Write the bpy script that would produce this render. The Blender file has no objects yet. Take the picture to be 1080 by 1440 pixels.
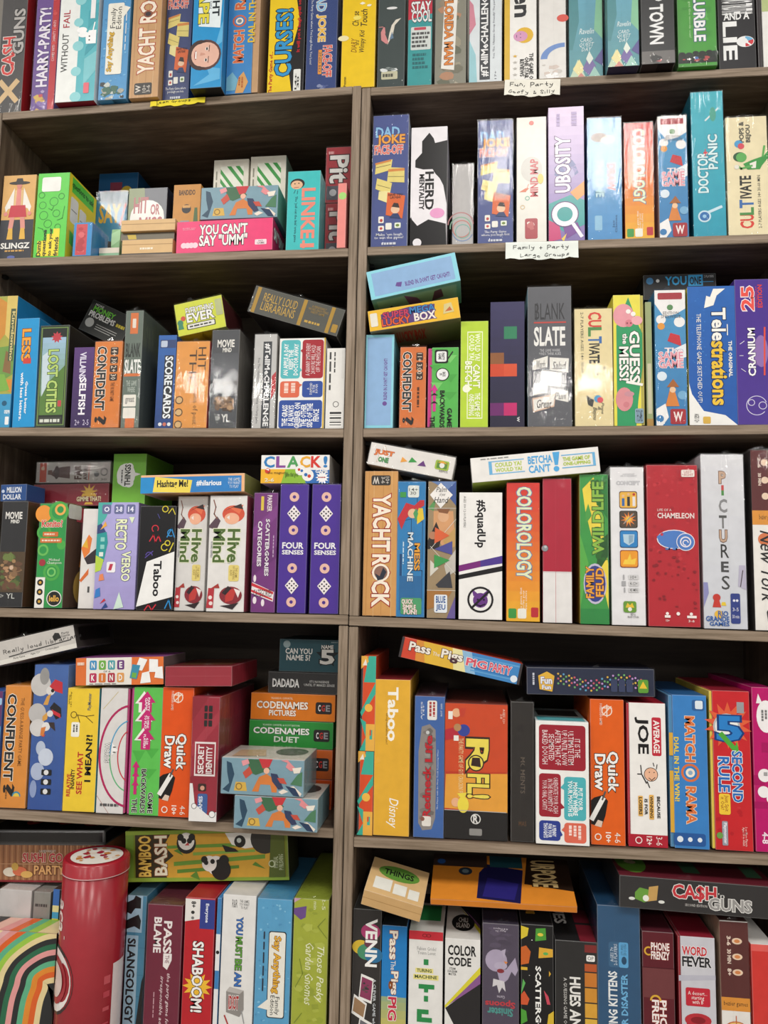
import bpy, bmesh, math, random
from mathutils import Vector, Matrix

# ------------------------------------------------------------------ camera, world, lights, exposure
SC = bpy.context.scene
COL = SC.collection
F_PX, D_CAM, Z_CAM = 1066.0, 1.25, 1.05
RX, RY, RZ = -0.108494, 0.117329, 0.0195166

def _rot():
    cx, sx, cy, sy, cz, sz = math.cos(RX), math.sin(RX), math.cos(RY), math.sin(RY), math.cos(RZ), math.sin(RZ)
    mx = Matrix(((1, 0, 0), (0, cx, -sx), (0, sx, cx)))
    my = Matrix(((cy, 0, sy), (0, 1, 0), (-sy, 0, cy)))
    mz = Matrix(((cz, -sz, 0), (sz, cz, 0), (0, 0, 1)))
    return mz @ mx @ my                      # (right, down, into the shelf) -> camera
_R = _rot()
_RT = _R.transposed()
CAM = Vector((0, -D_CAM, Z_CAM))

def at(px, py, d=0.0):
    """The point of the photograph's pixel (px, py) at depth d behind the bookcases' front plane."""
    v = _RT @ Vector(((px - 540) / F_PX, (py - 720) / F_PX, 1.0))
    k = (d + D_CAM) / v.z
    return Vector((v.x * k, d, Z_CAM - v.y * k))

cd = bpy.data.cameras.new('camera')
cam = bpy.data.objects.new('camera', cd)
COL.objects.link(cam)
cd.sensor_fit = 'HORIZONTAL'
cd.sensor_width = 36
cd.lens = 36 * F_PX / 1080
cd.clip_start = 0.02
_ax = [_RT @ Vector(a) for a in ((1, 0, 0), (0, -1, 0), (0, 0, -1))]     # camera axes in (right, down, in)
_ax = [Vector((a.x, a.z, -a.y)) for a in _ax]                            # -> world
m4 = Matrix.Identity(4)
for i, a in enumerate(_ax):
    for j in range(3):
        m4[j][i] = a[j]
m4.translation = CAM
cam.matrix_world = m4
SC.camera = cam

w = bpy.data.worlds.new('room_air')
SC.world = w
w.use_nodes = True
w.node_tree.nodes['Background'].inputs[0].default_value = (1.0, 0.97, 0.93, 1)
w.node_tree.nodes['Background'].inputs[1].default_value = 0.50
SC.view_settings.view_transform = 'Standard'
SC.view_settings.look = 'None'
SC.view_settings.exposure = -0.15
SC.view_settings.gamma = 1.0
SC.view_settings.use_curve_mapping = False

def panel_light(x, y, e=1.0):
    """a ceiling panel, 0.6 x 0.6 m, at ceiling height, facing down"""
    l = bpy.data.lights.new('ceiling_panel', 'AREA')
    l.shape = 'RECTANGLE'
    l.size, l.size_y = 0.6, 0.6
    l.energy = 29 * e
    l.color = (1.0, 0.965, 0.91)
    o = bpy.data.objects.new('ceiling_panel', l)
    o.location = (x, y, 2.7)
    COL.objects.link(o)
for lx in (-3.05, -1.35, 0.35, 2.05):
    panel_light(lx, -1.45)
for lx in (-4.7, -2.0, 0.7, 3.4):
    panel_light(lx, -4.55, 1.5)
    panel_light(lx, -7.5, 1.5)

# ------------------------------------------------------------------ materials
def lin(c):
    c = c.lstrip('#')
    if len(c) == 3:
        c = ''.join(x * 2 for x in c)
    o = []
    for i in (0, 2, 4):
        s = int(c[i:i + 2], 16) / 255
        o.append(s / 12.92 if s <= .04045 else ((s + .055) / 1.055) ** 2.4)
    return tuple(o)

def mix_hex(a, b, t):
    a, b = a.lstrip('#'), b.lstrip('#')
    a = ''.join(x * 2 for x in a) if len(a) == 3 else a
    b = ''.join(x * 2 for x in b) if len(b) == 3 else b
    return ''.join('%02x' % round(int(a[i:i + 2], 16) * (1 - t) + int(b[i:i + 2], 16) * t) for i in (0, 2, 4))

def new_mat(name):
    m = bpy.data.materials.new(name)
    m.use_nodes = True
    nt = m.node_tree
    return m, nt, nt.nodes['Principled BSDF']

def print_mat(name, rough, spec=0.32):
    """printed card: the inks come from the mesh, with a faint paper mottle"""
    m, nt, p = new_mat(name)
    a = nt.nodes.new('ShaderNodeAttribute')
    a.attribute_name = 'ink'
    tc = nt.nodes.new('ShaderNodeTexCoord')
    n = nt.nodes.new('ShaderNodeTexNoise')
    n.inputs['Scale'].default_value = 55
    n.inputs['Detail'].default_value = 4
    nt.links.new(tc.outputs['Object'], n.inputs['Vector'])
    mr = nt.nodes.new('ShaderNodeMapRange')
    mr.inputs['From Min'].default_value, mr.inputs['From Max'].default_value = .3, .7
    mr.inputs['To Min'].default_value, mr.inputs['To Max'].default_value = .88, .97
    nt.links.new(n.outputs['Fac'], mr.inputs['Value'])
    mx = nt.nodes.new('ShaderNodeVectorMath')
    mx.operation = 'SCALE'
    nt.links.new(a.outputs['Color'], mx.inputs[0])
    nt.links.new(mr.outputs['Result'], mx.inputs['Scale'])
    nt.links.new(mx.outputs['Vector'], p.inputs['Base Color'])
    p.inputs['Roughness'].default_value = rough
    p.inputs['Specular IOR Level'].default_value = spec
    return m
CARD = print_mat('printed_card', .38)
GLOSS = print_mat('varnished_card', .28, .4)
METAL = print_mat('painted_tin', .22, .6)

def film_mat():
    """clear shrink film, drawn into fine upright wrinkles"""
    m, nt, p = new_mat('shrink_film')
    nt.nodes.remove(p)
    out = nt.nodes['Material Output']
    tc = nt.nodes.new('ShaderNodeTexCoord')
    mp = nt.nodes.new('ShaderNodeMapping')
    mp.inputs['Scale'].default_value = (95, 60, 16)
    mp.inputs['Rotation'].default_value = (0, math.radians(14), 0)
    n = nt.nodes.new('ShaderNodeTexNoise')
    n.inputs['Scale'].default_value = 1.0
    n.inputs['Detail'].default_value = 3
    n.inputs['Distortion'].default_value = 1.2
    nt.links.new(tc.outputs['Object'], mp.inputs['Vector'])
    nt.links.new(mp.outputs['Vector'], n.inputs['Vector'])
    b = nt.nodes.new('ShaderNodeBump')
    sp = nt.nodes.new('ShaderNodeVectorMath')            # the film is drawn tight in the middle, gathered at its edges
    sp.operation = 'SUBTRACT'
    sp.inputs[1].default_value = (.5, .5, .5)
    nt.links.new(tc.outputs['Generated'], sp.inputs[0])
    ab = nt.nodes.new('ShaderNodeVectorMath')
    ab.operation = 'ABSOLUTE'
    nt.links.new(sp.outputs['Vector'], ab.inputs[0])
    sx = nt.nodes.new('ShaderNodeSeparateXYZ')
    nt.links.new(ab.outputs['Vector'], sx.inputs[0])
    mxn = nt.nodes.new('ShaderNodeMath')
    mxn.operation = 'MAXIMUM'
    nt.links.new(sx.outputs['X'], mxn.inputs[0])
    nt.links.new(sx.outputs['Z'], mxn.inputs[1])
    em = nt.nodes.new('ShaderNodeMapRange')
    em.inputs['From Min'].default_value, em.inputs['From Max'].default_value = .3, .5
    em.inputs['To Min'].default_value, em.inputs['To Max'].default_value = .08, .95
    nt.links.new(mxn.outputs[0], em.inputs['Value'])
    nt.links.new(em.outputs['Result'], b.inputs['Strength'])
    b.inputs['Distance'].default_value = .0016
    nt.links.new(n.outputs['Fac'], b.inputs['Height'])
    g = nt.nodes.new('ShaderNodeBsdfGlossy')
    g.inputs['Roughness'].default_value = .06
    nt.links.new(b.outputs['Normal'], g.inputs['Normal'])
    lw = nt.nodes.new('ShaderNodeLayerWeight')
    lw.inputs['Blend'].default_value = .5
    nt.links.new(b.outputs['Normal'], lw.inputs['Normal'])
    pw = nt.nodes.new('ShaderNodeMath')
    pw.operation = 'POWER'
    pw.inputs[1].default_value = 4.0
    nt.links.new(lw.outputs['Facing'], pw.inputs[0])
    fr = nt.nodes.new('ShaderNodeMapRange')
    fr.inputs['To Min'].default_value = .03
    fr.inputs['To Max'].default_value = .6
    nt.links.new(pw.outputs[0], fr.inputs['Value'])
    tr = nt.nodes.new('ShaderNodeBsdfTransparent')
    ms = nt.nodes.new('ShaderNodeMixShader')
    nt.links.new(fr.outputs['Result'], ms.inputs[0])
    nt.links.new(tr.outputs[0], ms.inputs[1])
    nt.links.new(g.outputs[0], ms.inputs[2])
    nt.links.new(ms.outputs[0], out.inputs['Surface'])
    return m
FILM = film_mat()

def wood_mat(name, scale, dark, mid, light):
    m, nt, p = new_mat(name)
    tc = nt.nodes.new('ShaderNodeTexCoord')
    mp = nt.nodes.new('ShaderNodeMapping')
    mp.inputs['Scale'].default_value = scale
    n = nt.nodes.new('ShaderNodeTexNoise')
    n.inputs['Scale'].default_value = 1.0
    n.inputs['Detail'].default_value = 7
    n.inputs['Roughness'].default_value = .65
    n.inputs['Distortion'].default_value = .4
    r = nt.nodes.new('ShaderNodeValToRGB')
    e = r.color_ramp.elements
    e[0].position, e[0].color = .3, (*lin(dark), 1)
    e[1].position, e[1].color = .72, (*lin(light), 1)
    k = e.new(.52)
    k.color = (*lin(mid), 1)
    nt.links.new(tc.outputs['Object'], mp.inputs['Vector'])
    nt.links.new(mp.outputs['Vector'], n.inputs['Vector'])
    nt.links.new(n.outputs['Fac'], r.inputs['Fac'])
    nt.links.new(r.outputs['Color'], p.inputs['Base Color'])
    b = nt.nodes.new('ShaderNodeBump')
    b.inputs['Strength'].default_value = .25
    b.inputs['Distance'].default_value = .0006
    nt.links.new(n.outputs['Fac'], b.inputs['Height'])
    nt.links.new(b.outputs['Normal'], p.inputs['Normal'])
    p.inputs['Roughness'].default_value = .55
    p.inputs['Specular IOR Level'].default_value = .35
    return m
WOOD_H = wood_mat('oak_laminate_lengthwise', (7, 60, 170), '42362c', '5f4f42', '7a6a5a')
EDGE_H = wood_mat('oak_edge_front_lit_lengthwise', (7, 60, 170), '665746', '8a7967', 'a49281')  # edge tape, lightened: the stronger light on front edges is painted in
EDGE_V = wood_mat('oak_edge_front_lit_upright', (170, 60, 7), '665746', '8a7967', 'a49281')  # same painted-in front light, grain upright
WOOD_V = wood_mat('oak_laminate_upright', (170, 60, 7), '4a3c31', '69594a', '837362')

WOOD_B = wood_mat('dark_back_board', (5, 30, 60), '352b23', '42372d', '4c4035')

def plain_mat(name, c, rough=.6, metal=0):
    m, nt, p = new_mat(name)
    n = nt.nodes.new('ShaderNodeTexNoise')
    n.inputs['Scale'].default_value = 30
    r = nt.nodes.new('ShaderNodeValToRGB')
    r.color_ramp.elements[0].color = (*[x * .88 for x in lin(c)], 1)
    r.color_ramp.elements[1].color = (*lin(c), 1)
    nt.links.new(n.outputs['Fac'], r.inputs['Fac'])
    nt.links.new(r.outputs['Color'], p.inputs['Base Color'])
    p.inputs['Roughness'].default_value = rough
    p.inputs['Metallic'].default_value = metal
    return m

# ------------------------------------------------------------------ helpers
def link(name, me, parent=None, mat=None):
    o = bpy.data.objects.new(name, me)
    if me is not None and mat is not None and not me.materials:
        me.materials.append(mat)
    o.parent = parent
    COL.objects.link(o)
    return o

def tag(o, label, cat, group=None):
    o['label'] = label
    o['category'] = cat
    if group:
        o['group'] = group
    return o

_TXT = {}
def text_shape(s, off, shear=0.0):
    """vertices (0..1 in both directions) and faces of a line (or lines, split at |) of lettering"""
    k = (s, off, shear)
    if k not in _TXT:
        c = bpy.data.curves.new('lettering', 'FONT')
        c.body = s.replace('|', '\n')
        c.align_x = 'CENTER'
        c.space_line = .82
        c.resolution_u = 2 if len(s) < 12 else 1
        c.fill_mode = 'FRONT'
        c.offset = off
        c.shear = shear
        o = bpy.data.objects.new('lettering', c)
        me = bpy.data.meshes.new_from_object(o)
        vs = [(v.co.x, v.co.y) for v in me.vertices]
        fs = [tuple(p.vertices) for p in me.polygons]
        bpy.data.objects.remove(o)
        bpy.data.meshes.remove(me)
        bpy.data.curves.remove(c)
        _TXT[k] = (vs, fs)
    return _TXT[k]

# a small hand for the pen-written cards: strokes on a 0..9 grid (baseline 3)
HAND = {'F': '19 13|19 69|16 56', 'u': '16 14 24 34 53 56 54 63', 'n': '16 13|15 27 46 54 53', ',': '13 01', 'P': '19 12|18 39 68 66 35 15',
        'a': '56 36 14 23 44 56 53 63', 'r': '16 13|15 36 56', 't': '39 34 43 53|16 56', 'y': '16 24 44 56|56 42 20 00', 'G': '68 49 27 14 33 53 65 45',
        'o': '36 15 14 33 54 55 36', 'f': '58 39 28 22|06 46', '&': '27 38 47 24 23 43 65|44 63', 'S': '68 39 17 36 54 43 13', 'i': '16 13|18 18',
        'l': '19 13', 'm': '16 13|15 26 36 33|35 56 65 63', 'L': '19 13 63', 'g': '56 36 14 34 56 51 20 10', 'e': '15 55 36 15 14 33 53', 'p': '16 10|16 46 55 43 13',
        's': '56 36 25 54 43 13', '+': '37 33|15 55', 'R': '19 13|19 49 67 46 16|36 63', 'd': '59 53|55 36 14 33 54', 'b': '19 13|15 46 54 43 13',
        'w': '16 23 35 43 56', 'L2': '', 'T': '09 69|39 33', 'h': '19 13|15 36 55 53', 'k': '19 13|56 14 53', 'c': '56 36 14 33 53'}

class Ink:
    """collects flat printed shapes lying a hair above the faces of a box"""
    def __init__(s, bm, w, h, dep, y0=0.0, x0=None):
        s.bm, s.w, s.h, s.dep = bm, w, h, dep
        s.lay = bm.loops.layers.float_color.get('ink') or bm.loops.layers.float_color.new('ink')
        s.n = 0
        s.va, s.vb = 1.0, 0.0
        s.face('F')
    def face(s, f):
        w, h, d = s.w, s.h, s.dep
        s.fr = {'F': ((-w / 2, 0, 0), (w, 0, 0), (0, 0, h), (0, -1, 0)),
                'R': ((w / 2, 0, 0), (0, d, 0), (0, 0, h), (1, 0, 0)),
                'L': ((-w / 2, d, 0), (0, -d, 0), (0, 0, h), (-1, 0, 0)),
                'T': ((-w / 2, 0, h), (w, 0, 0), (0, d, 0), (0, 0, 1)),
                'U': ((-w / 2, d, 0), (w, 0, 0), (0, -d, 0), (0, 0, -1))}[f]
        s.W = Vector(s.fr[1]).length
        s.H = Vector(s.fr[2]).length
    def put(s, pts, faces, col, rgb=None):
        o, a, b, nrm = (Vector(x) for x in s.fr)
        c = (*(rgb or lin(col)), 1)
        off = nrm * (.00006 + s.n * .00003)
        if s.va != 1.0 or s.vb:
            pts = [(u, min(1.0, max(0.0, v * s.va + s.vb))) for u, v in pts]
        vs = [s.bm.verts.new(o + a * u + b * v + off) for u, v in pts]
        for f in faces:
            try:
                fc = s.bm.faces.new([vs[i] for i in f])
            except ValueError:
                continue
            fc.normal_update()
            if fc.normal.dot(nrm) < 0:
                fc.normal_flip()
            for lp in fc.loops:
                lp[s.lay] = c
    def poly(s, pts, col):
        s.put(pts, [range(len(pts))], col)
    def disc(s, u, v, ru, rv, col, n=20, a0=0, a1=360):
        p = [(u + ru * math.cos(math.radians(a0 + (a1 - a0) * i / n)), v + rv * math.sin(math.radians(a0 + (a1 - a0) * i / n))) for i in range(n + (a1 - a0 != 360))]
        s.poly(p, col)
    def ring(s, u, v, r, t, col, a0=0, a1=360, n=28):
        q = s.W / s.H
        pts, fs = [], []
        for i in range(n + 1):
            a = math.radians(a0 + (a1 - a0) * i / n)
            for k in (r, r - t):
                pts.append((u + k * math.cos(a), v + k * q * math.sin(a)))
        for i in range(n):
            fs.append((2 * i, 2 * i + 2, 2 * i + 3, 2 * i + 1))
        s.put(pts, fs, col)
    def line(s, pts, t, col):
        q = s.W / s.H
        P, fs = [], []
        for (a, b), (c, d) in zip(pts, pts[1:]):
            dx, dy = (c - a), (d - b) / q
            l = math.hypot(dx, dy) or 1
            dx, dy = dx / l * t / 2, dy / l * t / 2
            k = len(P)
            P += [(a - dx - dy, b + (-dy + dx) * q), (c + dx - dy, d + (dy + dx) * q), (c + dx + dy, d + (dy - dx) * q), (a - dx + dy, b + (-dy - dx) * q)]
            fs.append((k, k + 1, k + 2, k + 3))
        s.put(P, fs, col)
    def text(s, u0, v0, u1, v1, rot, col, txt, off, shear=0):
        def place(off, pad, col):
            vs, fs = text_shape(txt, off, shear)
            if not vs:
                return
            b0, _ = text_shape(txt, .012 if off < .02 else .03, shear)
            ax, bx = min(p[0] for p in b0), max(p[0] for p in b0)
            ay, by = min(p[1] for p in b0), max(p[1] for p in b0)
            out = []
            for x, y in vs:
                x, y = (x - ax) / max(bx - ax, 1e-6), (y - ay) / max(by - ay, 1e-6)
                if rot == -90:
                    x, y = y, 1 - x
                elif rot == 90:
                    x, y = 1 - y, x
                elif rot == 180:
                    x, y = 1 - x, 1 - y
                out.append((u0 + (u1 - u0) * x, v0 + (v1 - v0) * y))
            s.put(out, fs, col)
        c = col.split('/')
        if len(c) > 1:
            place(off + .04, 0, c[1])
            s.n += 1
        place(off, 0, c[0])
    def run(s, art):
        for ln in art.strip().split('\n'):
            ln = ln.strip()
            if not ln:
                continue
            if ln[0] == '~':
                s.va, s.vb = 1.0, 0.0
                continue
            if ln[0] == '@':
                s.face(ln[1])
                continue
            s.n += 1
            a = ln.split()
            k = a[0]
            if k in 'tTI':
                u0, v0, u1, v1 = map(float, a[1:5])
                s.text(u0, v0, u1, v1, int(a[5]), a[6], ' '.join(a[7:]), {'t': .002, 'T': .03, 'I': .004}[k], .3 if k == 'I' else 0)
            elif k == 'R':
                u0, v0, u1, v1 = map(float, a[1:5])
                s.poly([(u0, v0), (u1, v0), (u1, v1), (u0, v1)], a[5])
            elif k == 'r':                                    # rounded rectangle
                u0, v0, u1, v1 = map(float, a[1:5])
                q = s.W / s.H
                r = min(.18 * min(u1 - u0, (v1 - v0) / q), .06)
                p = []
                for cx, cy, g in ((u1 - r, v1 - r * q, 0), (u0 + r, v1 - r * q, 90), (u0 + r, v0 + r * q, 180), (u1 - r, v0 + r * q, 270)):
                    p += [(cx + r * math.cos(math.radians(g + j * 30)), cy + r * q * math.sin(math.radians(g + j * 30))) for j in range(4)]
                s.poly(p, a[5])
            elif k == 'B':                                    # band between two smooth edges: B col pts | pts
                def smooth(q):
                    p = [tuple(map(float, z.split(','))) for z in q]
                    p = [p[0]] + p + [p[-1]]
                    o = []
                    for i in range(1, len(p) - 2):
                        for j in range(7):
                            t = j / 6
                            o.append(tuple(.5 * (2 * p[i][m] + (p[i + 1][m] - p[i - 1][m]) * t + (2 * p[i - 1][m] - 5 * p[i][m] + 4 * p[i + 1][m] - p[i + 2][m]) * t * t + (3 * p[i][m] - p[i - 1][m] - 3 * p[i + 1][m] + p[i + 2][m]) * t ** 3) for m in (0, 1)))
                    return o
                bar = a.index('|')
                e, f = smooth(a[2:bar]), smooth(a[bar + 1:])
                e = [(min(1, max(0, x)), min(1, max(0, y))) for x, y in e]
                f = [(min(1, max(0, x)), min(1, max(0, y))) for x, y in f]
                n = len(e)
                s.put(e + f, [(i, i + 1, n + i + 1, n + i) for i in range(n - 1)], a[1])
            elif k == 'C':
                u, v, r = map(float, a[1:4])
                s.disc(u, v, r, r * s.W / s.H, a[4])
            elif k == 'E':
                u, v, ru, rv = map(float, a[1:5])
                s.disc(u, v, ru, rv, a[5])
            elif k == 'O':
                u, v, r, t = map(float, a[1:5])
                s.ring(u, v, r, t, a[5], *(map(float, a[6:8])))
            elif k == 'P':
                s.poly([tuple(map(float, p.split(','))) for p in a[2:]], a[1])
            elif k == 'L':
                s.line([tuple(map(float, p.split(','))) for p in a[3:]], float(a[2]), a[1])
            elif k == 'S':
                u, v, r1, r2 = map(float, a[1:5])
                n = int(a[5])
                q = s.W / s.H
                p = [(u + (r1 if i % 2 == 0 else r2) * math.sin(math.pi * i / n), v + (r1 if i % 2 == 0 else r2) * q * math.cos(math.pi * i / n)) for i in range(2 * n)]
                s.put(p + [(u, v)], [(i, (i + 1) % (2 * n), 2 * n) for i in range(2 * n)], a[6])
            elif k == 'V':                                    # a printed blend from bottom to top
                u0, v0, u1, v1 = map(float, a[1:5])
                n = 14
                for i in range(n):
                    y0, y1 = v0 + (v1 - v0) * i / n, v0 + (v1 - v0) * (i + 1) / n
                    s.put([(u0, y0), (u1, y0), (u1, y1), (u0, y1)], [(0, 1, 2, 3)], mix_hex(a[5], a[6], i / (n - 1)))
            elif k == 'Z':                                    # scattered irregular shapes of a busy picture
                n, seed = int(a[1]), int(a[2])
                u0, v0, u1, v1, r = map(float, a[3:8])
                rg = random.Random(seed)
                q = s.W / s.H
                cs = a[8].split(',')
                for i in range(n):
                    s.n += .2
                    rr = r * rg.uniform(.5, 1.1)
                    m = rg.randint(4, 8)
                    mu, mv = min(rr, (u1 - u0) / 2), min(rr * q, (v1 - v0) / 2)
                    u, v = rg.uniform(u0 + mu, u1 - mu), rg.uniform(v0 + mv, v1 - mv)
                    g0 = rg.uniform(0, 6)
                    st = rg.uniform(.6, 1)
                    s.poly([(u + mu * math.cos(g0 + 6.283 * j / m) * rg.uniform(.6, 1), v + st * mv * math.sin(g0 + 6.283 * j / m) * rg.uniform(.6, 1)) for j in range(m)], rg.choice(cs))
            elif k == 'k':                                    # small print too fine to read: k u0 v0 u1 v1 rot col lines
                u0, v0, u1, v1 = map(float, a[1:5])
                n = int(a[7])
                rg = random.Random(int(u0 * 999 + v0 * 777) + n)
                for i in range(n):
                    b0, b1, e = (i + .2) / n, (i + .8) / n, rg.uniform(.7, 1)
                    x = 0.0
                    while x < e - .02:
                        y = min(e, x + rg.uniform(.08, .24))
                        if a[5] == '0':
                            p = [(u0 + (u1 - u0) * x, v1 - (v1 - v0) * b0), (u0 + (u1 - u0) * y, v1 - (v1 - v0) * b0), (u0 + (u1 - u0) * y, v1 - (v1 - v0) * b1), (u0 + (u1 - u0) * x, v1 - (v1 - v0) * b1)]
                        else:
                            p = [(u0 + (u1 - u0) * b0, v1 - (v1 - v0) * x), (u0 + (u1 - u0) * b0, v1 - (v1 - v0) * y), (u0 + (u1 - u0) * b1, v1 - (v1 - v0) * y), (u0 + (u1 - u0) * b1, v1 - (v1 - v0) * x)]
                        s.poly(p, a[6])
                        x = y + .04
            elif k == 'A':                                    # arc of an ellipse: A u v ru rv t col a0 a1
                u, v, ru, rv, t = map(float, a[1:6])
                a0, a1 = map(float, a[7:9])
                q = s.W / s.H
                pp = [math.radians(a0 + (a1 - a0) * i / 24) for i in range(25)]
                pts = [(u + (ru + e) * math.cos(g), v + (rv + e * q) * math.sin(g)) for e in (t / 2, -t / 2) for g in pp]
                pts = [(min(1, max(0, x)), min(1, max(0, y))) for x, y in pts]
                s.put(pts, [(i, i + 1, 26 + i, 25 + i) for i in range(24)], a[6])
            elif k == 'W':                                    # pen writing: W u v size col text
                u, v, z = map(float, a[1:4])
                q = s.W / s.H
                x = u
                rg = random.Random(len(ln))
                for ch in ' '.join(a[5:]):
                    st = HAND.get(ch)
                    jy = rg.uniform(-.25, .25)
                    if st:
                        for seg in st.split('|'):
                            p = [(x + int(c[0]) * z / 9, v + (int(c[1]) - 3 + jy) * z / 9 * q) for c in seg.split()]
                            s.line(p, z * .1, a[4])
                        x += z * (.42 if ch in 'il,' else .8)
                    else:
                        x += z * .6

def box_bm(w, h, dep, cols, x0=None, x1=None, inset=0.0, bev=.0009):
    """a card box: front at y 0, base at z 0; cols: F R L T U K"""
    x0 = -w / 2 if x0 is None else x0
    x1 = w / 2 if x1 is None else x1
    bm = bmesh.new()
    i = inset
    v = [bm.verts.new(p) for p in ((x0, i, i), (x1, i, i), (x1, dep - i, i), (x0, dep - i, i), (x0, i, h - i), (x1, i, h - i), (x1, dep - i, h - i), (x0, dep - i, h - i))]
    fs = {'F': (0, 1, 5, 4), 'R': (1, 2, 6, 5), 'L': (3, 0, 4, 7), 'T': (4, 5, 6, 7), 'U': (3, 2, 1, 0), 'K': (2, 3, 7, 6)}
    for k, f in fs.items():
        bm.faces.new([v[j] for j in f])
    bmesh.ops.bevel(bm, geom=list(bm.edges), offset=bev, segments=2, profile=.6, affect='EDGES')
    lay = bm.loops.layers.float_color.new('ink')
    for f in bm.faces:
        n = f.normal
        ax = max(range(3), key=lambda j: abs(n[j]))
        k = ('R' if n.x > 0 else 'L', 'K' if n.y > 0 else 'F', 'T' if n.z > 0 else 'U')[ax]
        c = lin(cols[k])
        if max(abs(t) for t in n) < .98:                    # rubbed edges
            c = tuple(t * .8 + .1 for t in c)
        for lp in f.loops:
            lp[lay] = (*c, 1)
    return bm

def done(bm, name):
    me = bpy.data.meshes.new(name)
    bm.to_mesh(me)
    bm.free()
    return me

def wrap_mesh(w, h, dep, seed):
    """film shell: seam ridge down the front, gathered ears at the top"""
    rg = random.Random(seed)
    bm = bmesh.new()
    g = .0011
    nx, nz = 8, 22
    def grid(o, a, b, n, m, amp, nrm):
        vs = []
        for j in range(m + 1):
            for i in range(n + 1):
                e = 0 if i in (0, n) or j in (0, m) else amp * rg.uniform(-1, .6)
                vs.append(bm.verts.new(Vector(o) + Vector(a) * i / n + Vector(b) * j / m + Vector(nrm) * e))
        for j in range(m):
            for i in range(n):
                k = j * (n + 1) + i
                f = bm.faces.new((vs[k], vs[k + 1], vs[k + n + 2], vs[k + n + 1]))
                f.smooth = True
    x0, x1, y0, y1, z1 = -w / 2 , w / 2, -g, dep, h + .0006
    grid((x0, y0, 0), (x1 - x0, 0, 0), (0, 0, z1), nx, nz, .00012, (0, -1, 0))
    grid((x1, y0, 0), (0, y1 - y0, 0), (0, 0, z1), 5, 10, 0, (1, 0, 0))
    grid((x0, y1, 0), (0, y0 - y1, 0), (0, 0, z1), 5, 10, 0, (-1, 0, 0))
    grid((x0, y0, z1), (x1 - x0, 0, 0), (0, y1 - y0, 0), 6, 6, .0003, (0, 0, 1))
    grid((x0, y1, 0), (x1 - x0, 0, 0), (0, y0 - y1, 0), 2, 2, 0, (0, 0, -1))
    sx = rg.uniform(-.12, .12) * w                          # the seam
    pts = []
    for j in range(15):
        z = z1 * j / 14
        jx = sx + rg.uniform(-.0006, .0006)
        pts.append([bm.verts.new((jx - .0007, y0 - .0002, z)), bm.verts.new((jx, y0 - .0011, z)), bm.verts.new((jx + .0007, y0 - .0002, z))])
    for a, b in zip(pts, pts[1:]):
        bm.faces.new((a[0], a[1], b[1], b[0]))
        bm.faces.new((a[1], a[2], b[2], b[1]))
    for _ in range(2):                                      # film ears
        ex = sx + rg.uniform(-.006, .006)
        hh = rg.uniform(.003, .007)
        q = [bm.verts.new(p) for p in ((ex - .006, y0 + .001, z1), (ex + .006, y0 + .002, z1), (ex + .002, y0 + .003, z1 + hh), (ex - .003, y0, z1 + hh * .7))]
        bm.faces.new(q)
    return done(bm, 'shrink_wrap')

COUNT = [0]
def build(M, w, h, dep, label, base, art, wrap=0, tray=None, mat=None, group=None, name='game_box', cat='board game', vm=None, **kc):
    """one boxed game; M puts the middle of its front bottom edge in the place"""
    COUNT[0] += 1
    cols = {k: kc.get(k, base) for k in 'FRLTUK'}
    mat = mat or CARD
    ins = .0012 if wrap else .0003
    w2 = w - 2 * ins
    if tray:
        side, frac, tc = tray[:3]
        fx = -w2 / 2 + frac * w2 if side == 'L' else w2 / 2 - frac * w2
        a, b = (fx, w2 / 2) if side == 'L' else (-w2 / 2, fx)
        bm = box_bm(w2, h - .0006, dep, cols, a, b)
    else:
        bm = box_bm(w2, h - (.0012 if wrap else .0006), dep, cols)
    ink = Ink(bm, w2, h - (.0012 if wrap else .0006), dep)
    if vm:
        ink.va, ink.vb = vm
    ink.run(art)
    me = done(bm, 'game_box')
    me.materials.append(mat)
    if not wrap and not tray:
        o = link(name, me)
        o.matrix_world = M
    else:
        o = link(name, None)
        o.empty_display_size = .03
        o.matrix_world = M
        link('lid' if tray else 'carton', me, o)
        if tray:
            a, b = (-w2 / 2, fx) if side == 'L' else (fx, w2 / 2)
            tcs = {k: tc for k in 'FRLTUK'}
            bm = box_bm(w2, h - .0006, dep, tcs, a, b, .0012)
            if len(tray) > 3:
                Ink(bm, w2, h - .0012, dep).run(tray[3])
            t = done(bm, 'base_tray')
            t.materials.append(mat)
            link('base_tray', t, o)
        if wrap:
            link('shrink_wrap', wrap_mesh(w, h, dep, COUNT[0] * 7), o, FILM)
    return tag(o, label, cat, group)

# board lines: pixel ends of each board's front top edge, left case and right case
LINES = {'L1': ((5, 158), (495, 121)), 'L2': ((0, 363), (490, 348.5)), 'L3': ((0, 601), (484, 602.5)), 'L4': ((0, 855), (476, 865)), 'L5': ((0, 1139), (466, 1165)), 'L6': ((0, 1506), (460, 1540)),
         'R1': ((520, 123), (1080, 93.5)), 'R2': ((510, 347), (1080, 328.5)), 'R3': ((510, 602), (1080, 597)), 'R4': ((510, 867), (1080, 888.5)), 'R5': ((490, 1177), (1080, 1202.5)), 'R6': ((480, 1548), (1080, 1582))}
ENDS = {k: (at(*a), at(*b)) for k, (a, b) in LINES.items()}
def board_z(row, x):
    a, b = ENDS[row]
    return a.z + (b.z - a.z) * (x - a.x) / (b.x - a.x)
GROUPS = {'L1': 'games lined up on top of the bookcases', 'R1': 'games lined up on top of the bookcases'}
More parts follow.
